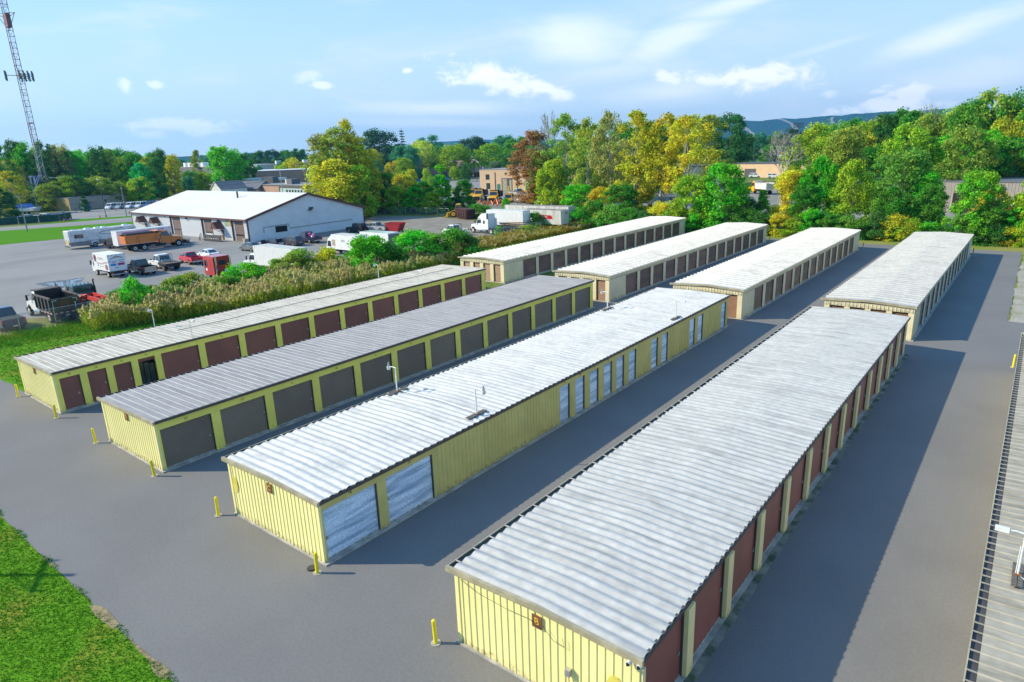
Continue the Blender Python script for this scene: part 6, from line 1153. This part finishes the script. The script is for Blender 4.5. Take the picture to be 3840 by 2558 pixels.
TREES = [
(-128.4,174.0,22.7,14.8,'sparse','RB','reddish brown tree at the left end of the tall row behind the white trailers'),
(-123.4,175.3,29.7,8.8,'bare','BK','tall leafless pale tree rising above the reddish brown tree'),
(-107.3,160.9,26.2,11.3,'sparse','OL','tall olive tree just right of the leafless pale tree'),
(-108.8,156.2,13.9,9.8,'bushy','YG','yellow green tree low beside the thick trunks behind the trailers'),
(-95.0,152.6,24.5,8.7,'tall','OL','thin crowned olive tree with a long leaning grey trunk'),
(-87.6,151.2,25.8,8.8,'tall','OB','thin brownish tree with bare twigs at its top in the tall row'),
(-76.5,144.7,25.1,11.7,'sparse','YO','broad golden olive tree in the middle of the tall row'),
(-70.8,146.7,24.1,10.6,'tall','YO','golden tree in front of the cream warehouse, left of its trunks'),
(-63.5,143.2,23.3,11.9,'tall','YO','tall golden tree with several pale trunks in front of the cream warehouse'),
(-111.9,273.0,28.3,19.9,'sparse','OL','tall olive tree behind the right end of the cream warehouse'),
(-118.1,197.4,21.3,12.5,'sparse','G2','green tree seen between the thin crowned trees of the tall row'),
(-126.8,197.8,23.3,11.0,'sparse','YG','yellow green tree filling the gap behind the leaning trunk'),
(-117.2,232.1,26.3,16.9,'dense','G2','green tree standing behind the golden trees'),
(-123.4,223.2,25.6,11.8,'dense','G2','green tree half hidden behind the brownish tree'),
(-139.4,369.6,32.1,21.9,'dense','DG','dark green dense tree at the right end of the tall row, against the mountain'),
(-157.7,367.6,31.3,22.5,'dense','DG','dark green tree behind the golden tree with pale trunks'),
(-147.3,414.6,22.0,19.5,'dense','DG','dark green lower tree between the tall row and the mountain'),
(-55.2,129.2,11.0,9.4,'bushy','YG','bushy yellow green tree at the far end of the first cream roofed unit'),
(-49.2,128.8,12.9,9.9,'bushy','G1','bright green round tree right of the bushy yellow green tree'),
(-46.1,132.8,6.4,5.8,'bushy','DG','dark green bushy tree beside the bright green round tree'),
(-43.2,134.0,7.8,3.9,'cone','G1','small cone shaped light green tree in front of the yellow dump truck yard'),
(-37.8,133.4,11.4,7.6,'bushy','YO','golden green tree below the bare grey tree'),
(-54.1,182.1,20.1,13.1,'bare','BG','wide bare grey tree with many fine branches behind the golden green tree'),
(-32.8,133.7,13.7,7.4,'bushy','G1','green leafy tree right of the golden green tree'),
(-27.0,131.8,13.2,6.7,'bushy','YG','yellow green tree in front of the left end of the ribbed metal building'),
(-29.3,130.9,5.8,4.4,'bushy','G2','small green tree between two larger ones at the edge of the asphalt'),
(-20.3,131.5,8.7,5.6,'bushy','G2','medium green tree under the big pale green crown'),
(-21.8,150.4,14.5,12.2,'dense','G3','big pale green crown in the middle of the right hand tree belt'),
(-14.9,133.1,9.0,5.0,'bushy','G2','green tree left of the first dark bay of the metal building'),
(-8.2,130.3,11.3,6.4,'bushy','G0','vivid lime green tree between the two dark bays of the metal building'),
(-5.6,130.8,9.2,3.4,'sparse','OB','thin brownish tree right of the vivid lime green tree'),
(-2.6,130.4,5.8,4.6,'bushy','G1','leafy green tree at the right edge below the dark bay'),
(0.0,131.6,14.3,6.2,'bushy','YG','yellow green tree reaching in at the right edge of the belt'),
(-125.6,400.8,14.5,18.4,'dense','G2','green tree far behind the tan building with the dark door'),
(-56.9,217.7,21.1,13.3,'dense','YG','light green feathery tree left of the golden one on the slope'),
(-53.2,228.9,22.3,12.5,'dense','G3','rounded light green tree on the slope under the far mountain'),
(-45.4,225.5,19.3,12.0,'dense','YO','golden yellow tree on the slope under the mountain ridge'),
(-41.7,231.3,24.5,4.9,'pine','DG','thin dark pine sticking out above the golden slope tree'),
(-40.6,236.5,23.4,10.7,'dense','DG','dark green tree beside the thin pine'),
(-35.6,237.3,25.2,13.0,'dense','G2','tall green tree right of the thin pine'),
(-29.8,233.1,23.1,11.8,'sparse','OL','olive green tree left of the bare grey crown on the slope'),
(-26.0,238.6,27.4,11.9,'bare','BG','bare grey brown crown against the sky on the right slope'),
(-22.9,233.9,24.1,12.3,'dense','OL','olive tree under the bare crown on the right slope'),
(-17.8,229.3,26.2,13.0,'dense','G2','tall green tree near the right edge against the sky'),
(-13.5,231.6,27.8,13.7,'dense','OL','highest olive tree on the right slope'),
(-7.9,227.9,27.6,12.9,'dense','G2','highest green tree at the right edge of the picture'),
(-2.9,226.0,25.6,11.2,'dense','YG','yellow green tall tree cut by the right edge'),
(-9.5,204.8,20.4,9.8,'dense','YO','golden tree in front of the highest green tree at the right edge'),
(-19.7,204.1,17.2,12.2,'dense','G1','bright green tree on the slope behind the first dark bay'),
(-12.8,199.6,18.1,11.0,'dense','G1','bright green broad tree on the slope behind the second dark bay'),
(-6.6,197.9,15.5,10.7,'dense','G2','green tree just behind the right end of the metal building'),
(-39.0,208.4,15.2,12.5,'dense','G2','green tree behind the left end of the metal building'),
(-43.5,195.2,14.2,10.6,'dense','YG','yellow green tree left of the metal building'),
(-25.3,203.4,14.8,10.3,'dense','DG','dark green tree close behind the metal building roof'),
(-64.5,251.9,16.3,14.0,'dense','DG','dark tree behind the light green feathery tree'),
(-165.0,121.7,23.4,14.8,'sparse','OB','brownish tree with bare upper branches behind the white workshop'),
(-158.9,121.4,25.3,14.4,'sparse','OL','olive tree in the cluster right of the workshop ridge'),
(-160.3,126.1,27.1,9.3,'sparse','YO','tallest golden tree of the cluster behind the workshop gable'),
(-155.1,126.3,22.6,9.2,'sparse','YO','golden green tree at the right side of the workshop cluster'),
(-153.1,115.9,16.0,16.2,'bushy','YO','low golden foliage close behind the workshop gable'),
(-166.5,137.7,13.3,9.6,'bushy','YG','bright yellow green tree right of the workshop eave'),
(-160.0,139.7,11.4,7.4,'bushy','G2','green tree behind the chain link fence by the gravel drive'),
(-152.6,140.2,10.9,8.9,'bushy','YO','golden and green tree in the middle of the gravel drive hedge'),
(-146.3,142.1,8.9,8.0,'bushy','G2','green tree left of the tall slim tree by the gravel drive'),
(-138.5,141.9,14.0,6.9,'cone','G1','tall slim green tree left of the yellow loader'),
(-135.4,148.1,8.9,7.0,'bushy','G2','small round green tree behind the yellow loader'),
(-183.8,183.9,8.5,5.1,'dense','G3','small light green tree in front of the plaza parking lot'),
(-218.5,205.6,10.7,5.8,'dense','YO','small golden tree in front of the dark plaza front'),
(-235.2,231.5,10.1,4.4,'dense','YG','small yellow green ball tree at the plaza entrance'),
(-286.8,306.8,8.9,6.6,'dense','YG','small light tree left of the white gabled hall'),
(-268.2,296.7,10.5,6.3,'dense','DG','small dark tree before the white gabled hall'),
(-274.5,331.0,10.7,10.1,'dense','BG2','grey green tree in front of the brown roofed hall'),
(-355.8,307.1,33.2,29.7,'dense','TD','big dark rounded tree left of the spruce on the skyline'),
(-367.3,339.3,34.8,11.5,'pine','TD','dark spruce with stepped branches on the skyline'),
(-322.2,299.6,22.7,20.4,'dense','TG','blue green rounded tree behind the cream house'),
(-328.9,321.5,25.4,19.6,'dense','YG2','pale yellow green round tree behind the plaza cupola'),
(-329.1,335.6,21.8,12.8,'dense','G2','green tree behind the plaza, left of the wide round one'),
(-306.9,329.1,22.4,20.2,'dense','YG','wide round yellow green tree left of the white gable'),
(-290.6,343.6,21.7,21.1,'dense','YG','round yellow green tree above the brown hall roof'),
(-337.1,282.8,20.8,15.2,'dense','YO','golden round tree beside the workshop cluster'),
(-287.8,371.5,25.2,20.2,'dense','G2','green tree left of the reddish brown tree'),
(-344.2,389.8,27.8,26.3,'dense','TD','dark tree on the skyline above the white gabled hall'),
(-326.4,404.8,28.4,22.3,'dense','TG','blue green tree on the skyline right of the hall chimney'),
(-396.7,395.3,30.2,23.8,'dense','TG','blue green tree on the skyline above the plaza'),
(-326.0,179.2,24.1,20.2,'dense','G1','big bright green tree in front of the pale industrial hall'),
(-328.6,190.9,19.4,9.7,'dense','DG','dark green tree at the corner of the pale industrial hall'),
(-306.9,157.5,12.4,9.3,'dense','YG','yellow green tree behind the workshop ridge, left'),
(-356.5,181.5,23.0,8.8,'sparse','OL','olive tree in front of the flat dark grey building'),
(-340.7,168.2,12.5,8.1,'dense','G2','small dark green tree by the flat dark grey building'),
(-303.6,129.3,17.0,8.9,'bushy','EM','vivid emerald green tree right of the long low office'),
(-306.0,136.4,19.2,9.3,'dense','DG','dark green tree behind the blue containers'),
(-312.2,146.8,19.0,7.3,'sparse','YO','golden green tree left of the flat dark grey building'),
(-301.2,81.4,15.9,9.4,'sparse','YO','golden tree at the left edge below the mast wood'),
(-283.4,98.4,6.1,3.8,'cone','DG','dark round conifer at the front of the long low office'),
(-199.9,84.4,3.2,1.7,'bushy','G2','small green shrub tree at the left corner of the workshop'),
(-325.1,159.2,10.3,6.4,'dense','TG','blue green tree behind the containers'),
(-268.1,192.4,10.8,7.5,'dense','OL','olive tree beside the light blue office windows'),
(-125.0,174.9,16.8,12.7,'dense','OL','olive tree low behind the reddish brown tree'),
(-117.1,176.7,18.1,12.5,'dense','G2','green tree filling in behind the tall olive tree'),
(-116.3,192.6,23.7,13.1,'dense','YG','yellow green tree behind the thin brownish tree'),
(-108.2,193.9,18.4,14.6,'dense','YO','golden tree low behind the middle of the tall row'),
(-92.7,144.5,8.1,8.8,'bushy','G1','bright green tree at the foot of the leaning grey trunk'),
(-83.5,140.9,7.7,7.7,'bushy','YO','golden bushy tree behind the oldest white trailer end'),
(-76.3,137.3,8.6,8.0,'bushy','G2','green bushy tree behind the weedy bank, left of the first cream row'),
(-34.3,130.5,9.1,5.4,'bushy','G2','green bushy tree right of the golden green tree, low'),
(-17.7,149.0,10.5,7.1,'dense','G1','bright green tree right of the big pale green crown'),
(-6.0,129.9,6.4,5.1,'bushy','G2','green bushy tree right of the vivid lime green one, low'),
(-7.3,149.8,7.6,5.8,'dense','YO','golden green tree beside the last dark bay'),
(-40.1,185.7,20.0,11.4,'dense','OL','olive tree on the slope above the metal building, left'),
(-28.1,198.0,19.5,11.5,'dense','YG','yellow green tree on the slope above the metal building'),
(-15.2,189.4,18.8,11.2,'dense','OL','olive tree on the slope above the vivid lime green one'),
(-158.6,134.7,8.5,7.3,'bushy','G2','green bushy tree second in the gravel drive hedge'),
(-151.0,135.4,7.7,7.1,'bushy','YG','yellow green bushy tree in the gravel drive hedge'),
(-145.0,137.3,7.6,7.1,'bushy','G1','bright green bushy tree in the gravel drive hedge'),
(-138.3,137.8,6.1,6.2,'bushy','YG','yellow green bush tree at the foot of the tall slim tree'),
(-138.3,146.3,4.0,6.4,'bushy','G2','green bush tree between the slim and the round tree'),
(-147.6,119.7,14.4,8.8,'bushy','YG','yellow green tree close behind the workshop eave corner'),
(-168.0,134.2,20.4,12.4,'dense','OL','olive green tree in the middle of the workshop cluster'),
(-340.1,90.8,25.9,9.4,'sparse','G2','green tree in the left wood, at the far left edge'),
(-374.3,105.8,29.5,10.5,'dense','DG','dark green tree in the left wood, just left of the mast'),
(-370.4,108.7,27.8,10.5,'dense','G1','bright green tree in the left wood, right behind the mast'),
(-366.2,112.2,26.4,10.5,'sparse','YG','yellow green tree in the left wood, right of the mast'),
(-362.5,114.1,27.7,10.5,'dense','DG','dark green tree in the left wood, above the office gable'),
(-357.9,118.4,26.9,10.5,'dense','OB','brownish tree in the left wood, above the office awning'),
(-353.9,121.0,23.9,10.5,'sparse','G2','green tree in the left wood, left of the skyline gap'),
(-349.1,125.6,19.2,10.5,'dense','G1','bright green tree in the left wood, in the skyline gap'),
(-344.5,129.4,25.5,10.5,'dense','DG','dark green tree in the left wood, right of the skyline gap'),
(-340.2,132.2,24.1,10.5,'sparse','OL','olive tree in the left wood, above the parked vans'),
(-335.8,135.3,20.4,10.5,'dense','YG','yellow green tree in the left wood, above the blue containers'),
(-331.2,138.5,22.5,10.5,'dense','G2','green tree in the left wood, left of the emerald tree'),
(-326.5,142.0,20.0,10.5,'sparse','YO','golden tree in the left wood, above the emerald tree'),
(-321.6,145.4,23.0,10.5,'dense','DG','dark green tree in the left wood, behind the containers'),
(-353.2,165.4,20.6,11.6,'dense','YO','golden tree in the left wood, before the grey building'),
(-363.4,133.1,18.0,11.0,'sparse','YG','yellow green tree in the left wood, under the skyline gap'),
(-370.1,102.4,20.3,10.4,'dense','YO','golden tree in the left wood, low at the left, under the mast'),
(-362.6,117.0,19.7,10.6,'dense','G2','green tree in the left wood, low behind the office roof'),
]
for x, y, H, Wd, kd, ck, lb in TREES: plant(x, y, H, Wd, kd, ck, lb)
SHR = [
(-79.1,30.6,4.9,2.7,'b','G1','bright green bush with a tall sprig behind the reeds, by the tow truck'),
(-83.5,31.0,2.7,2.8,'b','G2','green bush in front of the red car beside the tow truck'),
(-80.5,34.3,2.6,3.8,'b','G2','low green bush left of the red cab over truck'),
(-82.8,46.3,3.5,4.0,'b','G1','green bush at the nose of the white box truck'),
(-80.9,42.6,2.4,3.1,'b','G2','green bush under the red cab over truck'),
(-82.0,54.2,4.6,4.9,'b','OL','olive bush at the tail of the white box truck'),
(-79.8,57.7,4.5,4.2,'b','YO','yellowish bush in front of the half hidden box truck'),
(-76.2,61.9,6.2,7.0,'b','G1','large bright green bush covering the half hidden box trucks'),
(-74.9,65.1,4.8,5.2,'b','G2','dark green bush right of the large bright green bush'),
(-74.1,69.3,5.9,7.7,'b','G1','wide green bush near the red dumpster'),
(-72.7,75.6,5.7,8.9,'b','G2','large green bush at the end of the reeds, before the utility truck'),
(-71.7,78.9,4.1,4.7,'b','DG','dark green bush next to the front of the semi tractor'),
(-86.5,116.6,3.6,3.5,'b','G2','small green bush in front of the lumber pile'),
(-88.4,106.9,1.7,1.7,'b','G1','small leafy bush behind the semi tractor wheels'),
(-82.8,109.2,1.9,3.3,'b','OL','olive bush between the semi trailer and the lumber pile'),
(-85.4,126.3,3.6,3.0,'b','G1','climbing green bush between the two old trailers'),
(-117.1,134.0,3.5,5.3,'b','G2','green bush behind the rust brown dumpster'),
(-117.1,145.4,4.4,3.0,'b','G1','green bush in front of the yellow pickup trucks'),
]
SHR += [(-83.5+1.6*math.sin(i*2.1), 33.5+i*3.1, 2.7+.6*math.sin(i*1.3), 3.0, 'b', ['G2', 'OL', 'OL', 'G2', 'G2'][i % 5], ['mid green', 'olive', 'olive', 'leafy green', 'mid green'][i % 5]+' bush behind the reeds, '+w_) for i, w_ in enumerate(('nearest the red car', 'left of the pale green car', 'before the pale green car', 'left of the red cab over truck', 'below the red cab over truck', 'right of the red cab over truck', 'at the cab of the long white truck', 'before the long white box', 'below the middle of the long white box', 'at the rear of the long white box', 'between the two white box trucks', 'before the lettered truck cab', 'under the large bright green bush'))]
for x, y, H, Wd, kd, ck, lb in SHR: plant(x, y, H*(1 if H < 4 else .92), Wd*(1.45 if H < 4 else 1.05), kd, ck, lb, 'bush')
# undergrowth hedge along the far property line, one bush after another
HEDGE = [
(-81.0,126.3,3.2,5.7,'b','G1',''),
(-76.8,126.4,5.0,5.6,'b','G2',''),
(-72.7,126.5,4.4,5.5,'b','G3',''),
(-68.7,126.6,3.8,5.4,'b','G2',''),
(-64.9,126.8,3.3,5.3,'b','DG',''),
(-61.2,126.9,4.9,5.2,'b','YO',''),
(-57.6,127.0,4.3,5.1,'b','YG',''),
(-54.1,127.1,3.8,5.1,'b','G1',''),
(-50.7,127.2,3.3,5.0,'b','G2',''),
(-47.4,127.3,4.8,4.9,'b','G3',''),
(-44.2,127.4,4.3,4.9,'b','G2',''),
(-41.1,127.5,3.8,4.8,'b','DG',''),
(-38.0,127.6,3.3,4.7,'b','YO',''),
(-35.1,127.7,2.8,4.7,'b','YG',''),
(-32.2,127.8,4.3,4.6,'b','G1',''),
(-29.5,127.9,3.8,4.5,'b','G2',''),
(-26.8,128.0,3.3,4.5,'b','G3',''),
(-24.1,128.0,2.9,4.4,'b','G2',''),
(-21.5,128.1,4.2,4.3,'b','DG',''),
(-19.0,128.2,3.8,4.3,'b','YO',''),
(-16.6,128.3,3.3,4.2,'b','YG',''),
(-14.2,128.4,2.9,4.2,'b','G1',''),
(-11.9,128.4,2.5,4.1,'b','G2',''),
(-9.6,128.5,3.8,4.1,'b','G3',''),
(-7.4,128.6,3.3,4.0,'b','G2',''),
(-5.3,128.6,2.9,4.0,'b','DG',''),
(-3.1,128.7,2.5,3.9,'b','YO',''),
(-1.1,128.8,3.8,3.9,'b','YG',''),
]
CN = dict(G0='lime green', G1='bright green', G2='mid green', G3='pale green', DG='dark green', YG='yellow green', YO='golden')
for i, (x, y, H, Wd, kd, ck, lb) in enumerate(HEDGE):
    wh = 'behind the leftmost far row' if x < -62 else 'past the far end of the leftmost far row' if x < -52 else 'between the first two far rows' if x < -44 else 'past the end of the second far row' if x < -36 else 'between the second and third far rows' if x < -29 else 'past the end of the third far row' if x < -21 else 'between the last two far rows' if x < -14 else 'past the end of the rightmost far row' if x < -7 else 'at the far right corner of the yard'
    plant(x, y, H*1.1, Wd*1.15, 'b', ck, CN[ck]+' undergrowth bush '+wh+(', taller' if H > 3.9 else ', lower'), 'bush', group='undergrowth bushes along the far edge')
# distant woods: individual trees standing in loose bands, alike at this distance
def band(n, az0, az1, d0, d1, h0, h1, cols, label, group, seed, wr=(.55, .85)):
    rnd = random.Random(seed)
    for i in range(n):
        a = R(az0+(az1-az0)*((i+rnd.uniform(-.4, .4))/n)); d = rnd.uniform(d0, d1); H = rnd.uniform(h0, h1)
        plant(-math.sin(a)*d, math.cos(a)*d, H, H*rnd.uniform(*wr), 'dense', rnd.choice(cols), label, 'tree', group=group)
band(46, 78, 52, 560, 760, 17, 25, ['TD', 'TG', 'DG', 'G2'], 'distant blue green tree in the wooded skyline left of the golden cluster', 'distant trees on the left skyline', 1)
band(44, 52, 30, 620, 860, 18, 26, ['TD', 'TG', 'DG', 'TG', 'G3'], 'distant blue green tree in the wooded skyline behind the plaza', 'distant trees on the middle skyline', 2)
band(40, 30, 4, 480, 800, 18, 27, ['TD', 'TG', 'DG', 'G2', 'G3'], 'distant green tree in the wood below the far mountain', 'distant trees below the mountain', 3)
band(20, 60, 46, 400, 470, 12, 17, ['TG', 'G2', 'YG', 'G3', 'YO'], 'mixed green tree between the far halls and the skyline', 'trees among the far halls', 4)
band(26, 40, 24, 400, 520, 12, 20, ['TG', 'G2', 'YG2', 'DG'], 'green tree in the second belt behind the depot and hall', 'trees behind the depot', 5)
band(22, 81, 66, 395, 440, 20, 25, ['G2', 'OL', 'DG', 'G1'], 'green tree at the back of the left wood', 'back trees of the left wood', 6, (.6, .9))
band(16, 82, 66, 318, 335, 8, 13, ['DG', 'G2', 'OL', 'YG'], 'low tree at the shaded foot of the left wood', 'low trees at the foot of the left wood', 7, (.8, 1.1))
band(22, 12, -6, 255, 300, 20, 27, ['G2', 'OL', 'DG', 'YG'], 'green tree in the deep wood on the right slope', 'trees deep in the right wood', 8)
band(8, 64.5, 58, 205, 216, 5, 8, ['YG', 'G2', 'YO'], 'low green tree hiding the back of the workshop', 'low trees behind the workshop', 9, (.9, 1.2))
# shaded bushy mass under the mast
for i, (x, y, H, Wd, c) in enumerate(((-262, 50, 6, 9, 'DG'), (-272, 62, 9, 10, 'G2'), (-268, 40, 8, 10, 'DG'), (-285, 72, 11, 11, 'DG'), (-280, 52, 12, 12, 'YG'))): plant(x, y, H, Wd, 'bushy', c, ['dark bush by the left end of the green fence', 'green tree behind the left end of the green fence', 'dark bush cut by the left edge of the picture', 'dark tree at the foot of the mast', 'yellow green tree at the left edge behind the fence'][i])
# conifer shadow caster left of the frame: a utility pole with a transformer beside the driveway
upole(-41.8, -1.2, 9.2, 'utility pole outside the left edge whose shadow falls on the front lawn', arm=2.6, az_=R(-30))
plant(-44.5, .8, 4.5, 3.2, 'bushy', 'G2', 'small tree outside the left edge shading the front lawn')
# reeds: thousands of stems with feathery plumes
def reeds(name, label, cat, poly, n, h, seed, leafm, plumem, pl=1.0, hfun=None, blades=4, bw=.05):
    rnd = random.Random(seed); a = MB(); b = MB(); xs = [p[0] for p in poly]; ys = [p[1] for p in poly]
    def inside(x, y):
        c = False; j = len(poly)-1
        for i in range(len(poly)):
            if (poly[i][1] > y) != (poly[j][1] > y) and x < (poly[j][0]-poly[i][0])*(y-poly[i][1])/(poly[j][1]-poly[i][1])+poly[i][0]: c = not c
            j = i
        return c
    k = 0
    while k < n:
        x, y = rnd.uniform(min(xs), max(xs)), rnd.uniform(min(ys), max(ys))
        if not inside(x, y): continue
        k += 1; hh = h*rnd.uniform(.72, 1.12)*(1 if hfun is None else hfun(x, y)); hh *= .92+.55*noise.noise(Vector((x*.28, y*.28, 0)))
        lx, ly = rnd.gauss(.1, .12)*hh*.5, rnd.gauss(.05, .12)*hh*.5
        for q in range(blades):
            z0 = hh*rnd.uniform(.02, .75); an = rnd.uniform(0, 6.28); ln = rnd.uniform(.4, .9)*min(1, hh*.5); u = z0/hh; px, py = x+lx*u*u, y+ly*u*u; dx, dy = math.cos(an), math.sin(an)
            a.add([(px-dy*bw, py+dx*bw, z0), (px+dy*bw, py-dx*bw, z0), (px+dx*ln*.6, py+dy*ln*.6, z0+ln*.75), ], [(0, 1, 2)])
        a.add([(x-.02, y, 0), (x+.02, y, 0), (x+lx+.01, y+ly, hh)], [(0, 1, 2)])
        if rnd.random() < pl:
            for q in range(6):
                z = hh-.02-q*.065+rnd.uniform(-.02, .02); w = (.10+.05*q)*rnd.uniform(.5, 1.3); an = rnd.uniform(0, 6.28); dx, dy = math.cos(an)*w, math.sin(an)*w
                b.add([(x+lx-dx, y+ly-dy, z-.10), (x+lx+dx*.7, y+ly+dy*.7, z-.14), (x+lx+dx+.05, y+ly+dy, z+.06), (x+lx-dx*.3+.03, y+ly-dy*.3, z+.14)], [(0, 1, 2, 3)])
    t = a.build(name, leafm); tag(t, label, cat, kind='stuff')
    if b.v: p = b.build('plume', plumem, t); tag(p, kind='stuff')
    return t
RL = leafmat('reed_leaves', .35, .5, (.38, .42, .05), .25); RP = leafmat('reed_plumes', .4, .3, (.54, .45, .21), .3); RW = leafmat('dry_weeds', .35, .5, (.30, .22, .035), .22); RG = leafmat('green_weeds', .35, .5, (.13, .25, .02), .3)
reeds('reeds', 'broad strip of tall feathery tan reeds between the lawn and the parked trucks', 'reeds', [(-81.8, 25.5), (-76.5, 25.0), (-71.0, 40), (-70.0, 58), (-69.0, 72), (-73, 80), (-80, 68), (-83, 50), (-82.8, 36)], 10500, 2.4, 1, RL, RP, .26)
reeds('weeds', 'strip of rough brownish green weeds beside the far storage rows', 'weeds', [(-78, 84), (-76.5, 95), (-76.5, 112), (-76, 125), (-64, 127), (-64, 130), (-85, 131), (-84, 112), (-85.5, 98), (-84, 86)], 9000, 1.25, 2, RW, RP, .06, blades=5, bw=.06)
reeds('weeds', 'green rough grass at the foot of the reeds', 'weeds', [(-83, 15.5), (-78, 15.5), (-75.5, 25), (-70, 40), (-69, 58), (-68, 74), (-70.5, 74), (-71.5, 58), (-72.5, 40), (-77.5, 27), (-83.2, 25)], 4200, .55, 3, RG, RP, 0, blades=4, bw=.04)
reeds('weeds', 'bright green weeds along the far lawn below the undergrowth', 'weeds', [(-62, 127), (-1, 127), (14, 128.5), (14, 131), (-62, 131)], 4500, .9, 4, RG, RP, .02, blades=4, bw=.08)
# soil under the woods so that no bright field shows through
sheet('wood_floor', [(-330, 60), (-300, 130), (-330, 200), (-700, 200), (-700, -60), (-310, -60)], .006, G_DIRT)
sheet('wood_floor', [(-90, 126.5), (40, 129), (40, 141), (-60, 147), (-92, 150), (-118, 160), (-108, 140)], .006, G_WEED)
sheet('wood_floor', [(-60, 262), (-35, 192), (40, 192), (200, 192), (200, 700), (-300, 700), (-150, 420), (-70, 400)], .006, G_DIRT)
# ------------------------------------------------------------ mountains
def ridge(name, label, az0, az1, d, h, depth, seed, m, runs=()):
    n, k = 140, 18; vs = []; 
    for i in range(n+1):
        a = R(az0+(az1-az0)*i/n); u = i/n; hh = h(u)
        for j in range(k+1):
            v = j/k; dd = d+depth*v; z = hh*math.sin(min(1, v*1.25)*PI/2)**1.2; p = Vector((-math.sin(a)*dd, math.cos(a)*dd, 0))
            z += 22*noise.fractal(p*.0022+Vector((seed, 0, 0)), 1, 2, 5)*min(1, v*2)*(hh/180); vs.append((p.x, p.y, max(-1, z)))
    o = MB().add(vs, [(i*(k+1)+j, (i+1)*(k+1)+j, (i+1)*(k+1)+j+1, i*(k+1)+j+1) for i in range(n) for j in range(k)]).build(name, m); o.data.shade_smooth(); tag(o, kind='structure'); return o
M_HILL = pm('forested_hillside', (.012, .048, .040), .95, var=.3, spec=.0, scale=.012, bscale=.05, sp2=.4, world=True, col2=(.022, .05, .02), bump=.0)
def sm(a, b, u): u = max(0, min(1, (u-a)/(b-a))); return u*u*(3-2*u)
hr = lambda u: 196*sm(0, .05, u)*(1+.025*math.sin(u*14+1))+14*math.exp(-((u-.66)/.07)**2)-(190*sm(.82, 1, u))
r1 = ridge('mountain', '', 27, 0, 5200, hr, 1500, 3, M_HILL)
ridge('hill', '', 47.5, 30, 6000, lambda u: (105+22*math.sin(u*4+.4))*sm(0, .12, u), 1500, 9, M_HILL)
ridge('hill', '', 80, 55, 3600, lambda u: (52+18*math.sin(u*7)*math.sin(u*2.6+1))*sm(0, .1, u), 900, 5, M_HILL)
# bare ski runs down the mountain side
M_RUN = pm('ski_run_grass', (.26, .24, .16), .95, var=.15, scale=.02, world=True)
def run_strip(az0, az1, v0, v1, w, bend, name='ski_run'):
    me = r1.data; n, k = 140, 18; P = []
    for s in range(15):
        u = s/14; a = az0+(az1-az0)*u+bend*math.sin(u*PI); v = v0+(v1-v0)*u; i = (27-a)/27*n; j = v*k
        def smp(i, j):
            i0, j0 = int(i), int(min(j, k-1e-3)); fi, fj = i-i0, j-j0
            g = lambda a_, b_: me.vertices[min(n, a_)*(k+1)+min(k, b_)].co
            return g(i0, j0).lerp(g(i0+1, j0), fi).lerp(g(i0, j0+1).lerp(g(i0+1, j0+1), fi), fj)
        P.append((smp(i-w*(1+.4*math.sin(s)), j), smp(i+w*(1+.4*math.sin(s)), j)))
    mb = MB().add([Vector(p)+Vector((4, -8, 5)) for pr in P for p in pr], [(2*s, 2*s+1, 2*s+3, 2*s+2) for s in range(14)]); tag(mb.build(name, M_RUN), kind='structure')
run_strip(22.6, 23.6, .52, .05, .9, .3); run_strip(19.9, 19.2, .38, .06, 1.1, -.6); run_strip(17.2, 15.6, .68, .10, .8, -.4); run_strip(13.4, 13.0, .6, .2, .5, .2)
# ------------------------------------------------------------ air
if 8.5e-5:
    hz_ = MB().box(-8600, 8600, -8600, 8600, -1.5, 420).build('haze', (), None); hm = bpy.data.materials.new('haze'); hm.use_nodes = True; hm.node_tree.nodes.clear()
    hm.volume_intersection_method if hasattr(hm, 'volume_intersection_method') else None
    ho = hm.node_tree.nodes.new('ShaderNodeOutputMaterial'); hv = hm.node_tree.nodes.new('ShaderNodeVolumePrincipled'); hv.inputs['Color'].default_value = (.17, .54, 1.0, 1); hv.inputs['Density'].default_value = 8.5e-5; hv.inputs['Anisotropy'].default_value = .3
    hm.node_tree.links.new(hv.outputs[0], ho.inputs['Volume']); hz_.data.materials.append(hm); tag(hz_, kind='stuff')
